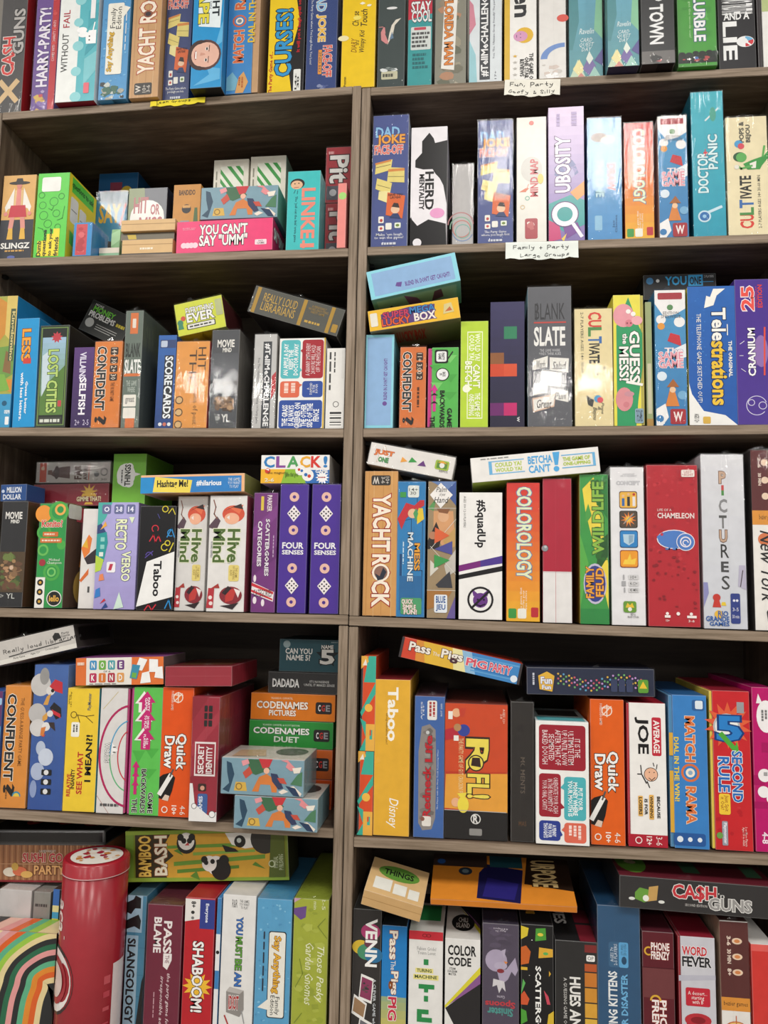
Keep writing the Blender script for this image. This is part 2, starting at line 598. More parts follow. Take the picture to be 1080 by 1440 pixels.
for _k, _n in (('2', 'top'), ('3', 'second'), ('4', 'third'), ('5', 'fourth'), ('6', 'lowest visible')):
    GROUPS['L' + _k] = 'games on the %s shelf of the bookcase with the sushi tin' % _n
    GROUPS['R' + _k] = 'games on the %s shelf of the bookcase with the paper signs' % _n

TOP = [0.0]                       # height of the box built last, for the next one of its pile
def B(row, xl, xr, yt, label, base, art='', d=.008, dep=.19, lean=0.0, yaw=0.0, lift=0.0, zabs=None, **kw):
    """a box standing on a board: left and right pixel at mid height, top pixel"""
    xm = (xl + xr) / 2
    pa, pb = LINES[row]
    ybase = pa[1] + (pb[1] - pa[1]) * (xm - pa[0]) / (pb[0] - pa[0])
    ym = (yt + min(ybase, 1440)) / 2
    p0, p1, pt = at(xl, ym, d), at(xr, ym, d), at(xm, yt, d)
    x = (p0.x + p1.x) / 2
    w = (p1.x - p0.x) - .0006
    z = max(board_z(row, x - w / 2), board_z(row, x + w / 2)) + .0013 + lift
    if zabs is not None:
        z = zabs + .0003
    z += w / 2 * math.sin(abs(math.radians(lean)))
    TOP[0] = pt.z
    M = Matrix.Translation((x, d, z)) @ Matrix.Rotation(math.radians(lean), 4, 'Y') @ Matrix.Rotation(math.radians(yaw), 4, 'Z')
    return build(M, w, pt.z - z, dep, label, base, art, group=kw.pop('group', GROUPS[row]), **kw)

def Q(bl, br, tl, d, dep, label, base, art='', pitch=0.0, yaw=0.0, row=None, dz=0.0, **kw):
    """a box lying or leaning: three pixel corners of its front face at depth d"""
    a, b, c = at(*bl, d), at(*br, d), at(*tl, d)
    u = b - a
    w = u.length
    u.normalize()
    h = abs(u.x * (c - a).z - u.z * (c - a).x)
    ang = math.atan2(u.z, u.x)
    M = Matrix.Translation((a + b) / 2 + Vector((0, 0, dz))) @ Matrix.Rotation(-ang, 4, 'Y') @ Matrix.Rotation(math.radians(yaw), 4, 'Z') @ Matrix.Rotation(math.radians(pitch), 4, 'X')
    return build(M, w, h, dep, label, base, art, group=GROUPS.get(row), **kw)

# ------------------------------------------------------------------ the place: wall, floor, two bookcases
def slab(name, lo, hi, mat, parent=None, bev=.001):
    bm = bmesh.new()
    bmesh.ops.create_cube(bm, size=1)
    for v in bm.verts:
        v.co = [lo[i] + (hi[i] - lo[i]) * (v.co[i] + .5) for i in range(3)]
    if bev:
        bmesh.ops.bevel(bm, geom=list(bm.edges), offset=bev, segments=2, affect='EDGES')
    return link(name, done(bm, name), parent, mat)

DEEP = .29
THK = .0155
XL0, XL1 = at(4, 160).x - THK, at(507.4, 125).x
XM = (at(507.9, 120).x + at(477.5, 1440).x) / 2
XL1, XR0 = XM - .0008, XM + .0008
XL0 = at(3.5, 158).x - THK
XR1 = XR0 + (XL1 - XL0) + .03
fl = slab('floor', (-3, -6, -.02), (3.4, DEEP + .03, 0), plain_mat('grey_vinyl', '8a857d', .5), bev=0)
fl['kind'] = 'structure'
wl = slab('wall_back', (-3, DEEP + .012, 0), (3.4, DEEP + .06, 2.7), plain_mat('painted_wall', 'a39d94', .8), bev=0)
wl['kind'] = 'structure'

def edged(o, m):  # front-facing faces get the lightened edge colour
    o.data.materials.append(m)
    for p in o.data.polygons:
        if p.normal.y < -.6:
            p.material_index = 1
    return o

def board(name, row, x0, x1, parent, y1=DEEP - .006, y0=0.0):
    z0, z1 = board_z(row, x0), board_z(row, x1)
    bm = bmesh.new()
    v = [bm.verts.new(p) for p in ((x0, y0, z0 - THK), (x1, y0, z1 - THK), (x1, y1, z1 - THK), (x0, y1, z0 - THK), (x0, y0, z0), (x1, y0, z1), (x1, y1, z1), (x0, y1, z0))]
    for f in ((0, 1, 5, 4), (1, 2, 6, 5), (3, 0, 4, 7), (4, 5, 6, 7), (3, 2, 1, 0), (2, 3, 7, 6)):
        bm.faces.new([v[j] for j in f])
    bmesh.ops.bevel(bm, geom=list(bm.edges), offset=.0008, segments=2, affect='EDGES')
    return edged(link(name, done(bm, name), parent, WOOD_H), EDGE_H)

PIN = plain_mat('black_pin', '15130f', .4)
def bookcase(x0, x1, c, label):
    r = link('bookcase', None)
    tag(r, label, 'bookcase', 'matching oak bookcases')
    top_l, top_r = board_z(c + '1', x0), board_z(c + '1', x1)
    midl, midr = board_z(c + '4', x0 + THK), board_z(c + '4', x1 - THK)
    for xa, zt, zm in ((x0, top_l, midl), (x1 - THK, top_r, midr)):
        edged(slab('side_panel', (xa, 0, zm + .0003), (xa + THK, DEEP, zt), WOOD_V, r), EDGE_V)
        edged(slab('side_panel', (xa, 0, 0), (xa + THK, DEEP, zm - THK - .0015), WOOD_V, r), EDGE_V)
    slab('back_panel', (x0 + THK, DEEP - .005, .02), (x1 - THK, DEEP, min(top_l, top_r) - .02), WOOD_B, r, 0)
    g = .0004
    board('top_board', c + '1', x0 + THK + g, x1 - THK - g, r)
    for k in '2356':
        b = board('shelf', c + k, x0 + THK + g, x1 - THK - g, r, y0=.001)
        if k in '235':
            for xa in (x0 + THK + .004, x1 - THK - .004):
                z = board_z(c + k, xa) - THK
                slab('shelf_pin', (xa - .004, .035, z - .007), (xa + .004, .045, z - .0008), PIN, b, .0005)
    board('middle_board', c + '4', x0, x1, r, y0=-.0015)
    slab('kick_board', (x0 + THK + g, .02, .0), (x1 - THK - g, .035, .07), WOOD_H, r)
    return r
bookcase(XL0, XL1, 'L', 'grey oak bookcase whose lowest shelf holds the tall red tin')
bookcase(XR0, XR1, 'R', 'grey oak bookcase with handwritten paper signs on its shelf edges')
# ------------------------------------------------------------------ on top of the bookcases
B('L1', 2, 39, -75, 'charcoal game box with red gun lettering, at the outer end of the top row', '4a4848', '''
Z 14 3 .05 .02 .95 .15 .25 2c2a2b,6a6668,8a8587,383637
L d9b98a .2 .15,.26 .75,.36
L d9b98a .2 .15,.36 .75,.26
T .12 .40 .62 .62 90 d7433f/e9e2dc CASH
T .5 .52 .95 .78 90 b9b5b2/242424 GUNS
I .05 .3 .12 .36 90 ccc SECOND
''', vm=(1.04, -0.19), R='b32a2c', T='b32a2c', dep=.24, wrap=1, lean=-.6)
B('L1', 50, 84, -70, 'purple party game box with white lettering and a red side strip', '6f4f96', '''
R .72 0 1 1 c32b34
R 0 .9 .7 1 3d46a0
T .12 .22 .66 .8 90 efe8f4/4a2f78 HARRY-PARTY!
t .78 .4 .9 .7 90 f3dede COMES WITH CHARITY POINTS
Z 16 8 .02 .0 .7 .2 .2 b7a6cc,d9b45a,c8505a,8a70b0
Z 8 5 .7 .5 .98 .95 .15 e0b04a,d84a4a
''', vm=(0.845, -0.036), dep=.25, wrap=1, lean=-.5, L='4b3470')
B('L1', 84, 139, -80, 'white and teal game box with a peeking rabbit, red underside showing', 'eef1ee', '''
R .52 0 1 1 57b7c2
C .52 .03 .14 8fd3d8
C .5 .2 .13 8fd3d8
C .52 .37 .14 8fd3d8
C .5 .53 .12 8fd3d8
C .53 .68 .14 8fd3d8
P 7cc7cf .7,.1 1,.2 1,.33 .7,.28
P 3f9fae .7,.3 1,.38 1,.45 .72,.36
P 48aab7 .75,.48 1,.55 1,.66 .75,.6
t .1 .2 .27 .46 90 2b2b2b WITHOUT
t .1 .5 .27 .62 90 b5293a FAIL
P ffffff .72,.38 .97,.38 .97,.47 .78,.47 .7,.43
E .6 .475 .13 .02 ffffff
E .64 .445 .13 .02 ffffff
L fff .03 .88,.46 .92,.52
C .8 .43 .02 222
C .8 .405 .02 222
R .8 .55 .92 .74 f4f4f4
r .72 .05 .86 .12 e86a78
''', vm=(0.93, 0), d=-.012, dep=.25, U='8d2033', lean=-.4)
B('L1', 143, 184, -70, 'blue checked game box with an upright speech bubble, in the top row', '4d9ad0', '''
Z 60 4 .02 .02 .98 .98 .06 3f8cc6,72b6df,86c3e6
Z 18 9 .03 .0 .97 .2 .2 3b6a58,a9a89c,2f3638,c9cfc8
r .2 .24 .78 .78 f4f1e4
P f4f1e4 .74,.66 1,.74 .74,.76
T .24 .26 .48 .56 90 e0b32a/6b4a14 Say Anything
t .3 .58 .7 .75 90 2b2b2b Family|Edition
k .85 .3 .9 .7 -90 e8eef2 1
''', vm=(0.88, -0.046), d=-.01, dep=.25, wrap=1, lean=-.3)
B('L1', 187, 228, -85, 'wood-grain game box with outlined upright lettering, in the top row', 'c89b6b', '''
L b3855a .015 .1,0 .13,1
L d9b184 .02 .3,0 .28,1
L b88a5e .015 .55,0 .57,1
L dcb589 .02 .8,0 .82,1
T .24 .22 .82 .58 90 f6e9d6/b4492c YACHT
T .24 .62 .82 .98 90 f6e9d6/b4492c ROCK
C .53 .69 .16 8a4f3a
C .53 .69 .1 3b2f33
r .18 .06 .78 .15 3a3734
T .22 .075 .4 .135 90 d8d0c6 W
t .46 .075 .72 .135 90 d8d0c6 10+|3-6
''', vm=(0.8, -0.03), d=-.009, dep=.25, lean=-.3)
DJ = '''
T .08 .83 .75 .91 0 8fc1e6/28448c DAD
T .12 .76 .9 .85 0 f0a848/7a3d1e JOKE
T .05 .7 .85 .77 0 e56f63/f2e4dc FACE-OFF
P e8d67e .08,.55 .52,.58 .56,.66 .1,.63
P d98c46 .08,.62 .52,.645 .52,.66 .08,.635
P e8d67e .42,.49 .9,.48 .9,.59 .46,.6
P d98c46 .44,.565 .9,.57 .9,.59 .45,.585
P e8d67e .1,.44 .5,.39 .56,.48 .14,.52
P efe3a0 .18,.36 .45,.33 .52,.42 .2,.42
L 5b5034 .012 .1,.6 .5,.62
L 5b5034 .012 .45,.53 .88,.525
L 5b5034 .012 .15,.47 .5,.44
P df6a36 .4,.24 .86,.21 .93,.38 .44,.41
C .66 .28 .12 efc9a8
P 3a2b2a .56,.3 .62,.33 .74,.325 .78,.29
P 2b3f6e .5,.22 .82,.21 .74,.25 .6,.25
T .46 .36 .86 .4 0 3b1d14 HAVE YOU|LAUGH!
r .2 .18 .35 .23 f1eee6
r .4 .13 .57 .18 f1eee6
r .2 .12 .36 .16 f1eee6
r .65 .14 .82 .18 e9efe0
E .28 .2 .04 .012 c2453d
E .28 .14 .04 .01 c2453d
E .73 .16 .05 .01 6f8a3a
t .1 .055 .9 .105 0 f3f3f3 Make 'em laugh|to win the game!
k .3 .012 .75 .04 0 d5d8e2 1
'''
B('L1', 233, 271, -70, 'indigo game box with yellow joke cards, standing on the bookcase top', '3c4878', DJ.replace('Make', 'The Party Game').replace("'em laugh|to win the game!", 'where|you laugh you lose'), vm=(.87, 0), dep=.25, wrap=1, lean=-.2)
B('L1', 271, 315, -60, 'cyan game box with a smiling woman, jutting over the bookcase top', '1c93cf', '''
P 5fb4e2 .1,.02 .95,.06 .95,.14 .5,.16 .6,.1
P 5fb4e2 .75,.3 .98,.34 .98,.5 .9,.44
P e9f3f6 .13,.82 .2,.47 .9,.45 .95,.82
T .18 .49 .52 .86 -90 e7d93f/4a5a40 TAPE
T .62 .54 .86 .92 -90 18222b CAUGHT
t .54 .6 .6 .66 -90 445 ON
E .46 .25 .5 .115 5a3a36
E .3 .25 .42 .115 3f2a28
E .48 .25 .42 .095 e6b6a2
E .3 .25 .3 .085 e6b6a2
E .5 .295 .05 .014 f4ece6
E .5 .295 .028 .012 2a1c1a
E .48 .21 .05 .014 f4ece6
E .48 .21 .028 .012 2a1c1a
L 4a2f28 .02 .57,.275 .58,.32
L 4a2f28 .02 .55,.19 .56,.235
P d29a86 .28,.245 .46,.252 .42,.262 .3,.268
E .14 .25 .045 .035 a5483f
L f6f0ea .05 .15,.228 .15,.272
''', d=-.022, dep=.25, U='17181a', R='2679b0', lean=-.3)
MO = '''
T .2 .25 .52 .5 90 d9673e/f0c49a MATCH
C .36 .58 .2 3f86c4
O .36 .57 .22 .05 d9673e
C .36 .57 .12 f3e7d6
C .36 .57 .07 888
T .2 .66 .52 .96 90 d9673e/f0c49a RAMA
T .64 .4 .86 .93 90 e8c33a DIAL IN THE WIN
P d9a15e .3,.02 .55,0.02 .7,.1 .55,.18 .4,.14
P 74b0c9 .02,.04 .3,.04 .38,.12 .2,.18 .02,.14
k .38 .05 .56 .14 -90 b5602e 2
'''
B('L1', 321, 366, -65, 'sky-blue game box with orange upright dial lettering, atop the bookcase', '3d86c6', MO, vm=(.93, -.015), d=.0, dep=.25, tray=('R', .2, 'c39b72'), lean=-.2)
B('L1', 379, 430, -80, 'yellow and black game box with big bent blue lettering', '1f1d1e', '''
P f0cc1c 0,0 .68,0 .55,.3 .85,.7 .7,1 0,1
T .18 .18 .66 .82 90 3497cf/123 CURSES!
T .03 .02 .16 .42 90 b3271f The Party Game of...
T .78 .4 .9 .98 90 c0252c It will put a laugh spell on you
r .72 .02 .92 .24 e8e8e4
T .76 .05 .88 .2 90 222 14+|30
''', vm=(0.7, -0.016), dep=.25)
B('L1', 431, 476, -70, 'navy game box with tumbling joke lettering, next to a yellow box', '32467f', '''
T .3 .82 .62 1.04 -90 8fc1e6/f0e6d0 BAD
T .3 .52 .62 .79 -90 eebb48/f0e6d0 JOKE
T .55 .17 .85 .48 -90 e2695c/f0dcd2 FACE-OFF
r .4 .2 .52 .44 e6973c
t .42 .22 .5 .42 -90 345 2ND ED
t .1 .3 .2 .95 -90 e9ecf5 The Party Game where You Laugh First, You Lose!
Z 8 8 .3 .02 .9 .12 .12 8a94b8,e7eaf2,56639a
''', vm=(0.72, -0.03), dep=.25, wrap=1)
B('L1', 481, 529, -65, 'yellow game box with hand-drawn lettering, bridging the two bookcases', 'efc81f', '''
I .28 .2 .45 .4 90 8a5a12 DIARY
I .4 .3 .52 .36 90 222 of a
I .52 .2 .72 .5 90 222 Wimpy Kid
I .3 .56 .5 .76 90 222 Cheese
E .45 .67 .12 .03 f4e06a
I .55 .55 .75 .78 90 222 Touch
C .05 .4 .16 f3e7b5
t .08 -.25 .16 -.12 90 222 Pressman
Z 3 6 .3 .8 .9 .98 .12 f7f2dc,2a2a28
''', vm=(0.55, 0.15), dep=.25, R='d6ad12')
B('R1', 531, 571, -60, 'dark green-grey game box with a white bird, first on the signed bookcase', '3f4a49', '''
P e9e2d3 .35,.42 .55,.58 .62,.72 .85,.82 .65,.8 .5,.72 .42,.6
P d98f8f .1,.62 .2,.7 .25,.6 .4,.45 .3,.44 .12,.5
P 6b86a0 .42,.5 .58,.52 .52,.62
L d98f8f .05 .05,.7 .22,.7 .25,.6
r .15 -.1 .75 .02 c9c6a8
k .2 -.08 .7 .0 0 55554a 1
Z 10 6 .05 .0 .9 .1 .16 8d9694,dfe3e2,59625f
E .5 .98 .2 .02 e8e8e8
''', vm=(0.5, 0.12), dep=.25, wrap=1)
B('R1', 573, 609, -62, 'teal and red game box with slanted frosty lettering', '3a9ea0', '''
P c62f44 0,.66 1,.72 1,1 0,1
T .12 .74 .95 .86 0 f2f2f2/222 STAY
T .15 .63 .98 .76 0 f2f2f2/222 COOL
r .12 .33 .95 .58 d9dfdc
r .25 .545 .75 .575 c94a5a
k .16 .35 .9 .53 0 555 4
k .2 .12 .85 .3 0 2a6d72 4
''', vm=(0.7, 0.05), dep=.25, wrap=1)
B('R1', 611, 657, -58, 'olive camouflage game box with a torn white title strip', '8c8a7c', '''
Z 26 31 .0 .0 1 1 .3 7a7766,a29b86,6d6f5d,9a8b76,b5ac98,b98b6d
P f0ede6 .2,.32 .62,.3 .72,1 .3,1
T .3 .35 .58 .98 -90 e48a3e/7a4a24 FLORIDA MAN
''', vm=(0.86, -0.14), dep=.25, wrap=1)
B('R1', 659, 707, -55, 'pale game box with a black hashtag title bar and pink-blue haze', 'dfe6ea', '''
P 9fd0d9 0,0 .25,0 .2,.35 0,.5
P d58a9c 0,.55 .2,.65 .12,.85 0,.9
R .32 .1 .64 1 3a3d42
T .36 .13 .6 .98 90 f4f4f4 #TellMeCHALLENGE
t .72 .3 .8 .98 90 556 You. The. Ultimate Group Friendly! The party game
t .78 .1 .84 .18 90 445 17+
''', vm=(0.82, -0.05), dep=.25, wrap=1)
B('R1', 709, 755, -60, 'white review game box with a yellow-haired face and five stars', 'f0eeea', '''
R 0 0 .17 1 dcb43a
T .3 .78 .78 1.2 -90 26262a ten
E .62 .57 .28 .09 e3b52c
E .5 .56 .22 .06 d79ac0
C .5 .585 .02 6a4a78
C .5 .545 .02 6a4a78
L 6a4a78 .02 .38,.55 .38,.575
S .33 .335 .08 .035 5 e0b02c
S .33 .265 .08 .035 5 b9b5ae
S .33 .195 .08 .035 5 b9b5ae
S .33 .125 .08 .035 5 b9b5ae
S .33 .06 .08 .035 5 b9b5ae
T .48 .04 .9 .36 -90 333 THE GAME OF|ONE STAR|REVIEWS
''', vm=(0.7, -0.03), dep=.25, L='dcb43a')
B('R1', 757, 797, -58, 'white game box with a blue arc and a red dot', 'e9e6e2', '''
O .95 .25 .9 .25 6f92cf 90 180
C .88 .72 .22 dc5548
Z 12 2 .05 .0 .9 .2 .18 fafafa,cfcac4,d8c9c0
''', vm=(0.7, 0), dep=.25, wrap=1)
RG = '''
V 0 0 1 1 5b98a0 6fb0c8
P 4f8f96 .1,.3 .3,.6 .25,1 0,1 0,.3
P 8ac6a0 .75,.5 1,.4 1,1 .85,1
I .3 .46 .75 .52 0 e4efef Ravelin
I .3 .28 .75 .42 0 dfe9ea CARD|QUEST|DAY
P c8dcc0 0,0 .25,.2 .5,0
P efe3a6 .1,.1 .3,.2 .45,.1 .3,.02
P 7b6aa8 .4,.1 .6,.24 .8,.12 .6,.02
P a7d3c5 .55,.0 .75,.12 .95,.0
P d98f86 .2,.0 .35,.06 .5,.0
P 5c5796 .75,.18 1,.3 1,.12
P e8efe4 .5,.2 .6,.28 .72,.2 .6,.14
'''
B('R1', 799, 848, -62, 'blue-teal game box with a diamond patchwork hem, beside the red-dot box', '5f9aa6', RG, vm=(.78, 0), dep=.25, wrap=1)
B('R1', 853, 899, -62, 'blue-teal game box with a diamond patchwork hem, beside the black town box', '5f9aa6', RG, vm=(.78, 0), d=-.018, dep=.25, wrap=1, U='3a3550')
B('R1', 900, 949, -66, 'black game box with big white upright town lettering', '2a2a2c', '''
T .25 .3 .68 .98 -90 f1f1f1/444 UP TOWN
R 0 0 1 .22 6f6c6a
Z 8 8 .2 .04 .7 .2 .2 c86a6a,3a3a3a,9a9896,585654
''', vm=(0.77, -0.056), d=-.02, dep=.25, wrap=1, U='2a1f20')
B('R1', 951, 1008, -60, 'grass-green game box with chunky title and a crowd silhouette', '4a9e3d', '''
Z 10 5 .0 .3 1 1 .25 56ab46,43943a,61b553
T .42 .3 .72 .95 -90 f3f3f3/2c4a7a BLURBLE
t .28 .35 .36 .8 -90 b9e0a8 get the words out!
R 0 .04 1 .14 1f2a22
C .1 .15 .09 1c231f
C .28 .14 .1 23302a
C .45 .16 .08 1c231f
C .62 .15 .1 22261f
C .8 .16 .09 1c231f
C .94 .15 .09 25302a
Z 12 5 .02 .03 .98 .13 .1 e5e5e0,4e6fae,b24a4a,2c2c2c
''', vm=(0.75, 0), d=-.008, dep=.25, wrap=1)
B('R1', 1009, 1062, -50, 'black game box with white bluffing title and a red-blue dial', '2b2a2d', '''
T .1 .75 .95 1 -90 f0f0f0 TWO TRUTHS
T .15 .68 .85 .78 0 f0f0f0 AND A
T .12 .14 .5 .66 -90 f4f4f4 LIE
C .72 .38 .24 f0f0f0
O .72 .38 .22 .14 cf3a44 -90 20
O .72 .38 .22 .14 6fb3dc 20 90
C .68 .4 .09 f0f0f0
L f0f0f0 .05 .68,.4 .86,.33
''', vm=(0.7, 0), dep=.25)
B('R1', 1064, 1070, -40, 'thin dark game box squeezed beside the white and green one', '3a3436', '', dep=.25)
B('R1', 1071, 1100, -50, 'white game box with green leaf corner at the outer end of the top row', 'ecebe6', '''
O .4 .7 .4 .14 8fae3e
R 0 .55 .5 1 b8c58a
''', dep=.25)

# ------------------------------------------------------------------ second row, bookcase with the tin
B('L2', 1, 48, 246, 'tan and charcoal card box with a man in red shorts and a black hat', 'dfae68', '''
R 0 0 1 .47 3a3c42
P e8c58f .38,.5 .62,.5 .62,.82 .38,.82
P f1ece2 .1,.62 .36,.85 .36,.62 .2,.6 .14,.56
P f1ece2 .9,.62 .64,.85 .64,.62 .8,.6 .86,.56
P e5928a .42,.6 .58,.6 .56,.84 .44,.84
P c8404c .22,.5 .78,.5 .72,.64 .28,.64
P e0978a .24,.36 .38,.36 .42,.5 .28,.5
P e0978a .62,.36 .76,.36 .72,.5 .58,.5
P e3b34c .22,.24 .4,.24 .38,.37 .26,.37
P e3b34c .6,.24 .78,.24 .74,.37 .62,.37
C .5 .87 .08 d98a7c
E .5 .905 .32 .02 3a3432
P 3a3432 .38,.91 .62,.91 .58,.96 .42,.96
C .14 .54 .06 e5928a
C .86 .54 .06 e5928a
T .06 .13 .94 .2 0 f2f0ea SLINGZ
k .2 .09 .8 .12 0 d9a860 1
E .4 .03 .12 .02 5f6db0
''', d=.012, dep=.07, R='d9a860', T='d9a860', cat='card game', name='card_game_box')
B('L2', 50, 95, 243, 'bright green question card box with a yellow side panel and doodled front', '5fd24c', '''
O .2 .62 .12 .02 2f8a34
O .55 .66 .14 .02 2f8a34
O .25 .5 .14 .02 2f8a34
O .65 .52 .12 .02 2f8a34
O .4 .4 .13 .02 2f8a34
O .72 .36 .1 .02 2f8a34
O .15 .74 .1 .02 2f8a34
O .78 .72 .1 .02 2f8a34
L 2f8a34 .02 .1,.36 .25,.34 .3,.3
L 2f8a34 .02 .4,.58 .5,.56 .55,.6
L 2f8a34 .02 .7,.44 .85,.46 .9,.6
r .14 .78 .74 .95 f0f0ea
R .12 .02 .4 .2 f3df3a
R .4 .02 .6 .28 f3df3a
R .6 .02 .8 .34 f3df3a
T .1 .02 .24 .2 90 1d1d1d Dumb
T .28 .02 .42 .33 90 1d1d1d questions
T .46 .02 .6 .35 90 1d1d1d to ask your
T .64 .02 .78 .24 90 1d1d1d friends
@R
R 0 0 1 1 eedb35
P 5fd24c .1,.98 .9,.98 .9,.8 .1,.8
P 5fd24c .1,.35 .5,.3 .5,.15 .1,.2
T .1 .84 .9 .94 0 234a22 questions to ask
r .08 .45 .35 .75 e9e9e6
r .4 .42 .65 .7 e9e9e6
r .7 .4 .92 .64 e9e9e6
L 888 .02 .12,.6 .3,.6
L 888 .02 .44,.56 .6,.56
''', d=.008, dep=.1, cat='card game', name='card_game_box')
B('L2', 102, 130, 312, 'little blue-edged pouch box of red pieces under loose film', '2f8fd0', '''
R .14 .03 .74 .95 d0454f
Z 14 4 .14 .05 .74 .92 .25 b93340,e0656a,c23c48
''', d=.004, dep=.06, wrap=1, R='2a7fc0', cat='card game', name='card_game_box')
B('L2', 136, 192, 243, 'deep blue card box with a yellow medal, at the back of the shelf', '1d5a8c', '''
R .3 .8 .6 .92 8d3a50
C .72 .84 .14 d9b83c
S .18 .82 .1 .04 5 c8a04a
R .66 .62 .8 .7 8fc1d6
''', d=.17, dep=.06, cat='card game', name='card_game_box')
B('L2', 133, 178.5, 269, 'dark teal card box with mustard lettering and a black figure', '1f4f66', '''
P 2f7fa6 0,.3 .6,.45 1,.4 1,.8 0,.9
T .1 .64 .8 .86 0 d9a83c SAY
L d0453c .05 .8,.62 .95,.85
E .4 .24 .4 .2 23252a
P a8505c .55,.1 .95,.1 .95,.34 .7,.4
L e4e0da .04 .55,.34 .85,.1
''', d=.11, dep=.05, wrap=1, cat='card game', name='card_game_box')
B('L2', 179, 234, 264, 'dark card box with a round white badge and red lettering', '2c3346', '''
P 6f7f3e 0,.5 .45,.7 .4,1 0,1
C .5 .68 .44 eceae4
R .06 .05 .94 .68 eceae4
T .14 .72 .52 .9 0 a8323c HIT
T .58 .7 .82 .82 0 a8323c OR
T .3 .48 .9 .68 0 a8323c MISS
''', d=.112, dep=.05, mat=GLOSS, cat='card game', name='card_game_box')
B('L2', 139, 168, 348, 'flat pale green tray box with a cream lid, lying low', '8fbf9a', 'R 0 .62 1 1 e6dccb\n', d=.03, dep=.06, cat='card game', name='card_game_box')
B('L2', 156, 169, 322, 'small mint card box tucked behind the tan boxes', '8fbf86', 'P a9d3a0 0,.2 1,.5 1,1 0,.8\n', d=.045, dep=.04, zabs=TOP[0], cat='card game', name='card_game_box')
B('L2', 171, 243, 336, 'tan card box lying at the bottom of the small pile', 'd9b27a', '''
L a98552 .012 .0,.68 1,.66
k .36 .3 .62 .5 0 f2e8d2 1
R 0 0 1 .1 4a4238
''', d=.006, dep=.08, T='e0bd8a', cat='card game', name='card_game_box')
B('L2', 169, 245, 327, 'thin dark card case sandwiched between two tan boxes', '6d6656', '''
P c9ae3a .15,.2 .3,.2 .28,.8 .12,.8
''', d=.012, dep=.075, zabs=TOP[0], cat='card game', name='card_game_box')
B('L2', 169, 246, 308, 'tan card box lying on top of the dark card case', 'd9b27a', '''
L a98552 .012 0,.62 1,.6
''', d=.006, dep=.08, zabs=TOP[0], T='e0bd8a', cat='card game', name='card_game_box')
B('L2', 242, 281, 259, 'orange and black masked robber card box behind the pink one', 'cf8f3a', '''
R 0 0 1 .56 3a3230
T .2 .88 .8 .94 0 4a2d14 BANDIDO
C .5 .73 .17 241f20
R .36 .74 .64 .77 d9a35a
P d9b27a 0,.56 .25,.6 .25,.5 0,.46
P 4a6a3a .75,.5 .95,.5 .9,.74 .8,.74
P 9a9aa0 .2,.5 .7,.5 .62,.6 .3,.6
''', d=.1, dep=.05, cat='card game', name='card_game_box')
STR = 'R .2 .3 .86 .94 eef0e2\n' + '\n'.join('P 3f9a48 %s' % ' '.join('%.3f,%.3f' % p for p in (
    (.2, y), (.2, y + .04), (.86, y + .04 - .26), (.86, y - .26))) for y in (.64, .72, .80, .88)) + '''
P 3f9a48 .2,.34 .2,.38 .42,.3 .3,.3
P 3f9a48 .2,.42 .2,.46 .62,.3 .52,.3
P 3f9a48 .2,.5 .2,.54 .86,.3 .74,.3
P 3f9a48 .2,.57 .2,.61 .86,.37 .86,.33
P 3f9a48 .38,.94 .5,.94 .86,.8 .86,.76
P 3f9a48 .62,.94 .74,.94 .86,.89 .86,.85
k .06 .4 .12 .9 -90 8a8a7a 1
'''
B('L2', 298, 348, 224, 'white card box with green diagonal stripes, nearer the robber card box', 'e2ded0', STR, d=.11, dep=.1, cat='card game', name='card_game_box', lean=0)
B('L2', 350, 401, 219, 'white card box with green diagonal stripes, nearer the turquoise trivia box', 'e2ded0', STR, d=.11, dep=.1, R='9fc4ae', cat='card game', name='card_game_box')
Q((247, 357), (383, 351), (248, 312), .004, .085, 'hot pink box with blocky white lettering, lying flat under a circus picture box', 'ec3f78', '''
T .24 .55 .74 .88 0 f6f4f0/26181f YOU CAN'T
T .24 .2 .74 .55 0 f6f4f0/26181f SAY "UMM"
r .82 .18 .94 .34 f3dce2
t .84 .2 .92 .32 0 333 NO|GAME
C .08 .24 .03 f6d3de
C .12 .24 .03 f6d3de
C .16 .24 .03 f6d3de
C .2 .24 .03 f6d3de
t .06 .72 .2 .8 0 f7b7cc AGES 12+|PLAYERS
@R
T .1 .4 .9 .8 0 f6f4f0/26181f SAY "UMM"
@T
T .2 .2 .8 .8 0 f6f4f0/26181f YOU CAN'T
''', row='L2', wrap=0, cat='card game', name='card_game_box', R='b92f5c')
CIRCUS = '''
P 27485f .06,.9 .12,.85 .16,.55 .12,.2 .02,.12 .1,.3 .07,.6
P 27485f .02,.12 .1,.05 .12,.2
P d9b04c .16,.1 .32,.1 .3,.34 .18,.34
O .22 .22 .04 .012 8a6a34
P d97f3c .38,.1 .46,.1 .48,.3 .6,.3 .62,.1 .68,.1 .68,.4 .55,.6 .46,.5
P 3d6b4a .32,.98 .5,.98 .6,.72 .42,.55 .34,.62
P c8343c .45,1 .62,1 .58,.78 .5,.74
P e79aa0 .26,.78 .34,.86 .32,.98 .24,.92
P c8503f .26,.6 .34,.78 .38,.6 .3,.44
P 2f3b5e .6,.62 .68,.6 .76,.22 .7,.18 .62,.4
P ecdfd2 .74,.06 .82,.14 .76,.2 .7,.12
C .55 .68 .035 efb9a0
P e38f93 .72,.98 .8,.92 .78,.8 .84,.7 .92,.74 .86,.86 .8,1
P e9ded0 .82,.26 .96,.02 .98,.1 .88,.3
P 23395a .78,.3 .9,.24 .96,.02 .88,.04
P 4d7f5c .84,.34 .98,.3 .98,.7 .92,.6
P c8503f .68,.5 .76,.5 .8,.34 .72,.36
P f0e7da .86,.78 .97,.82 .95,.66 .88,.64
'''
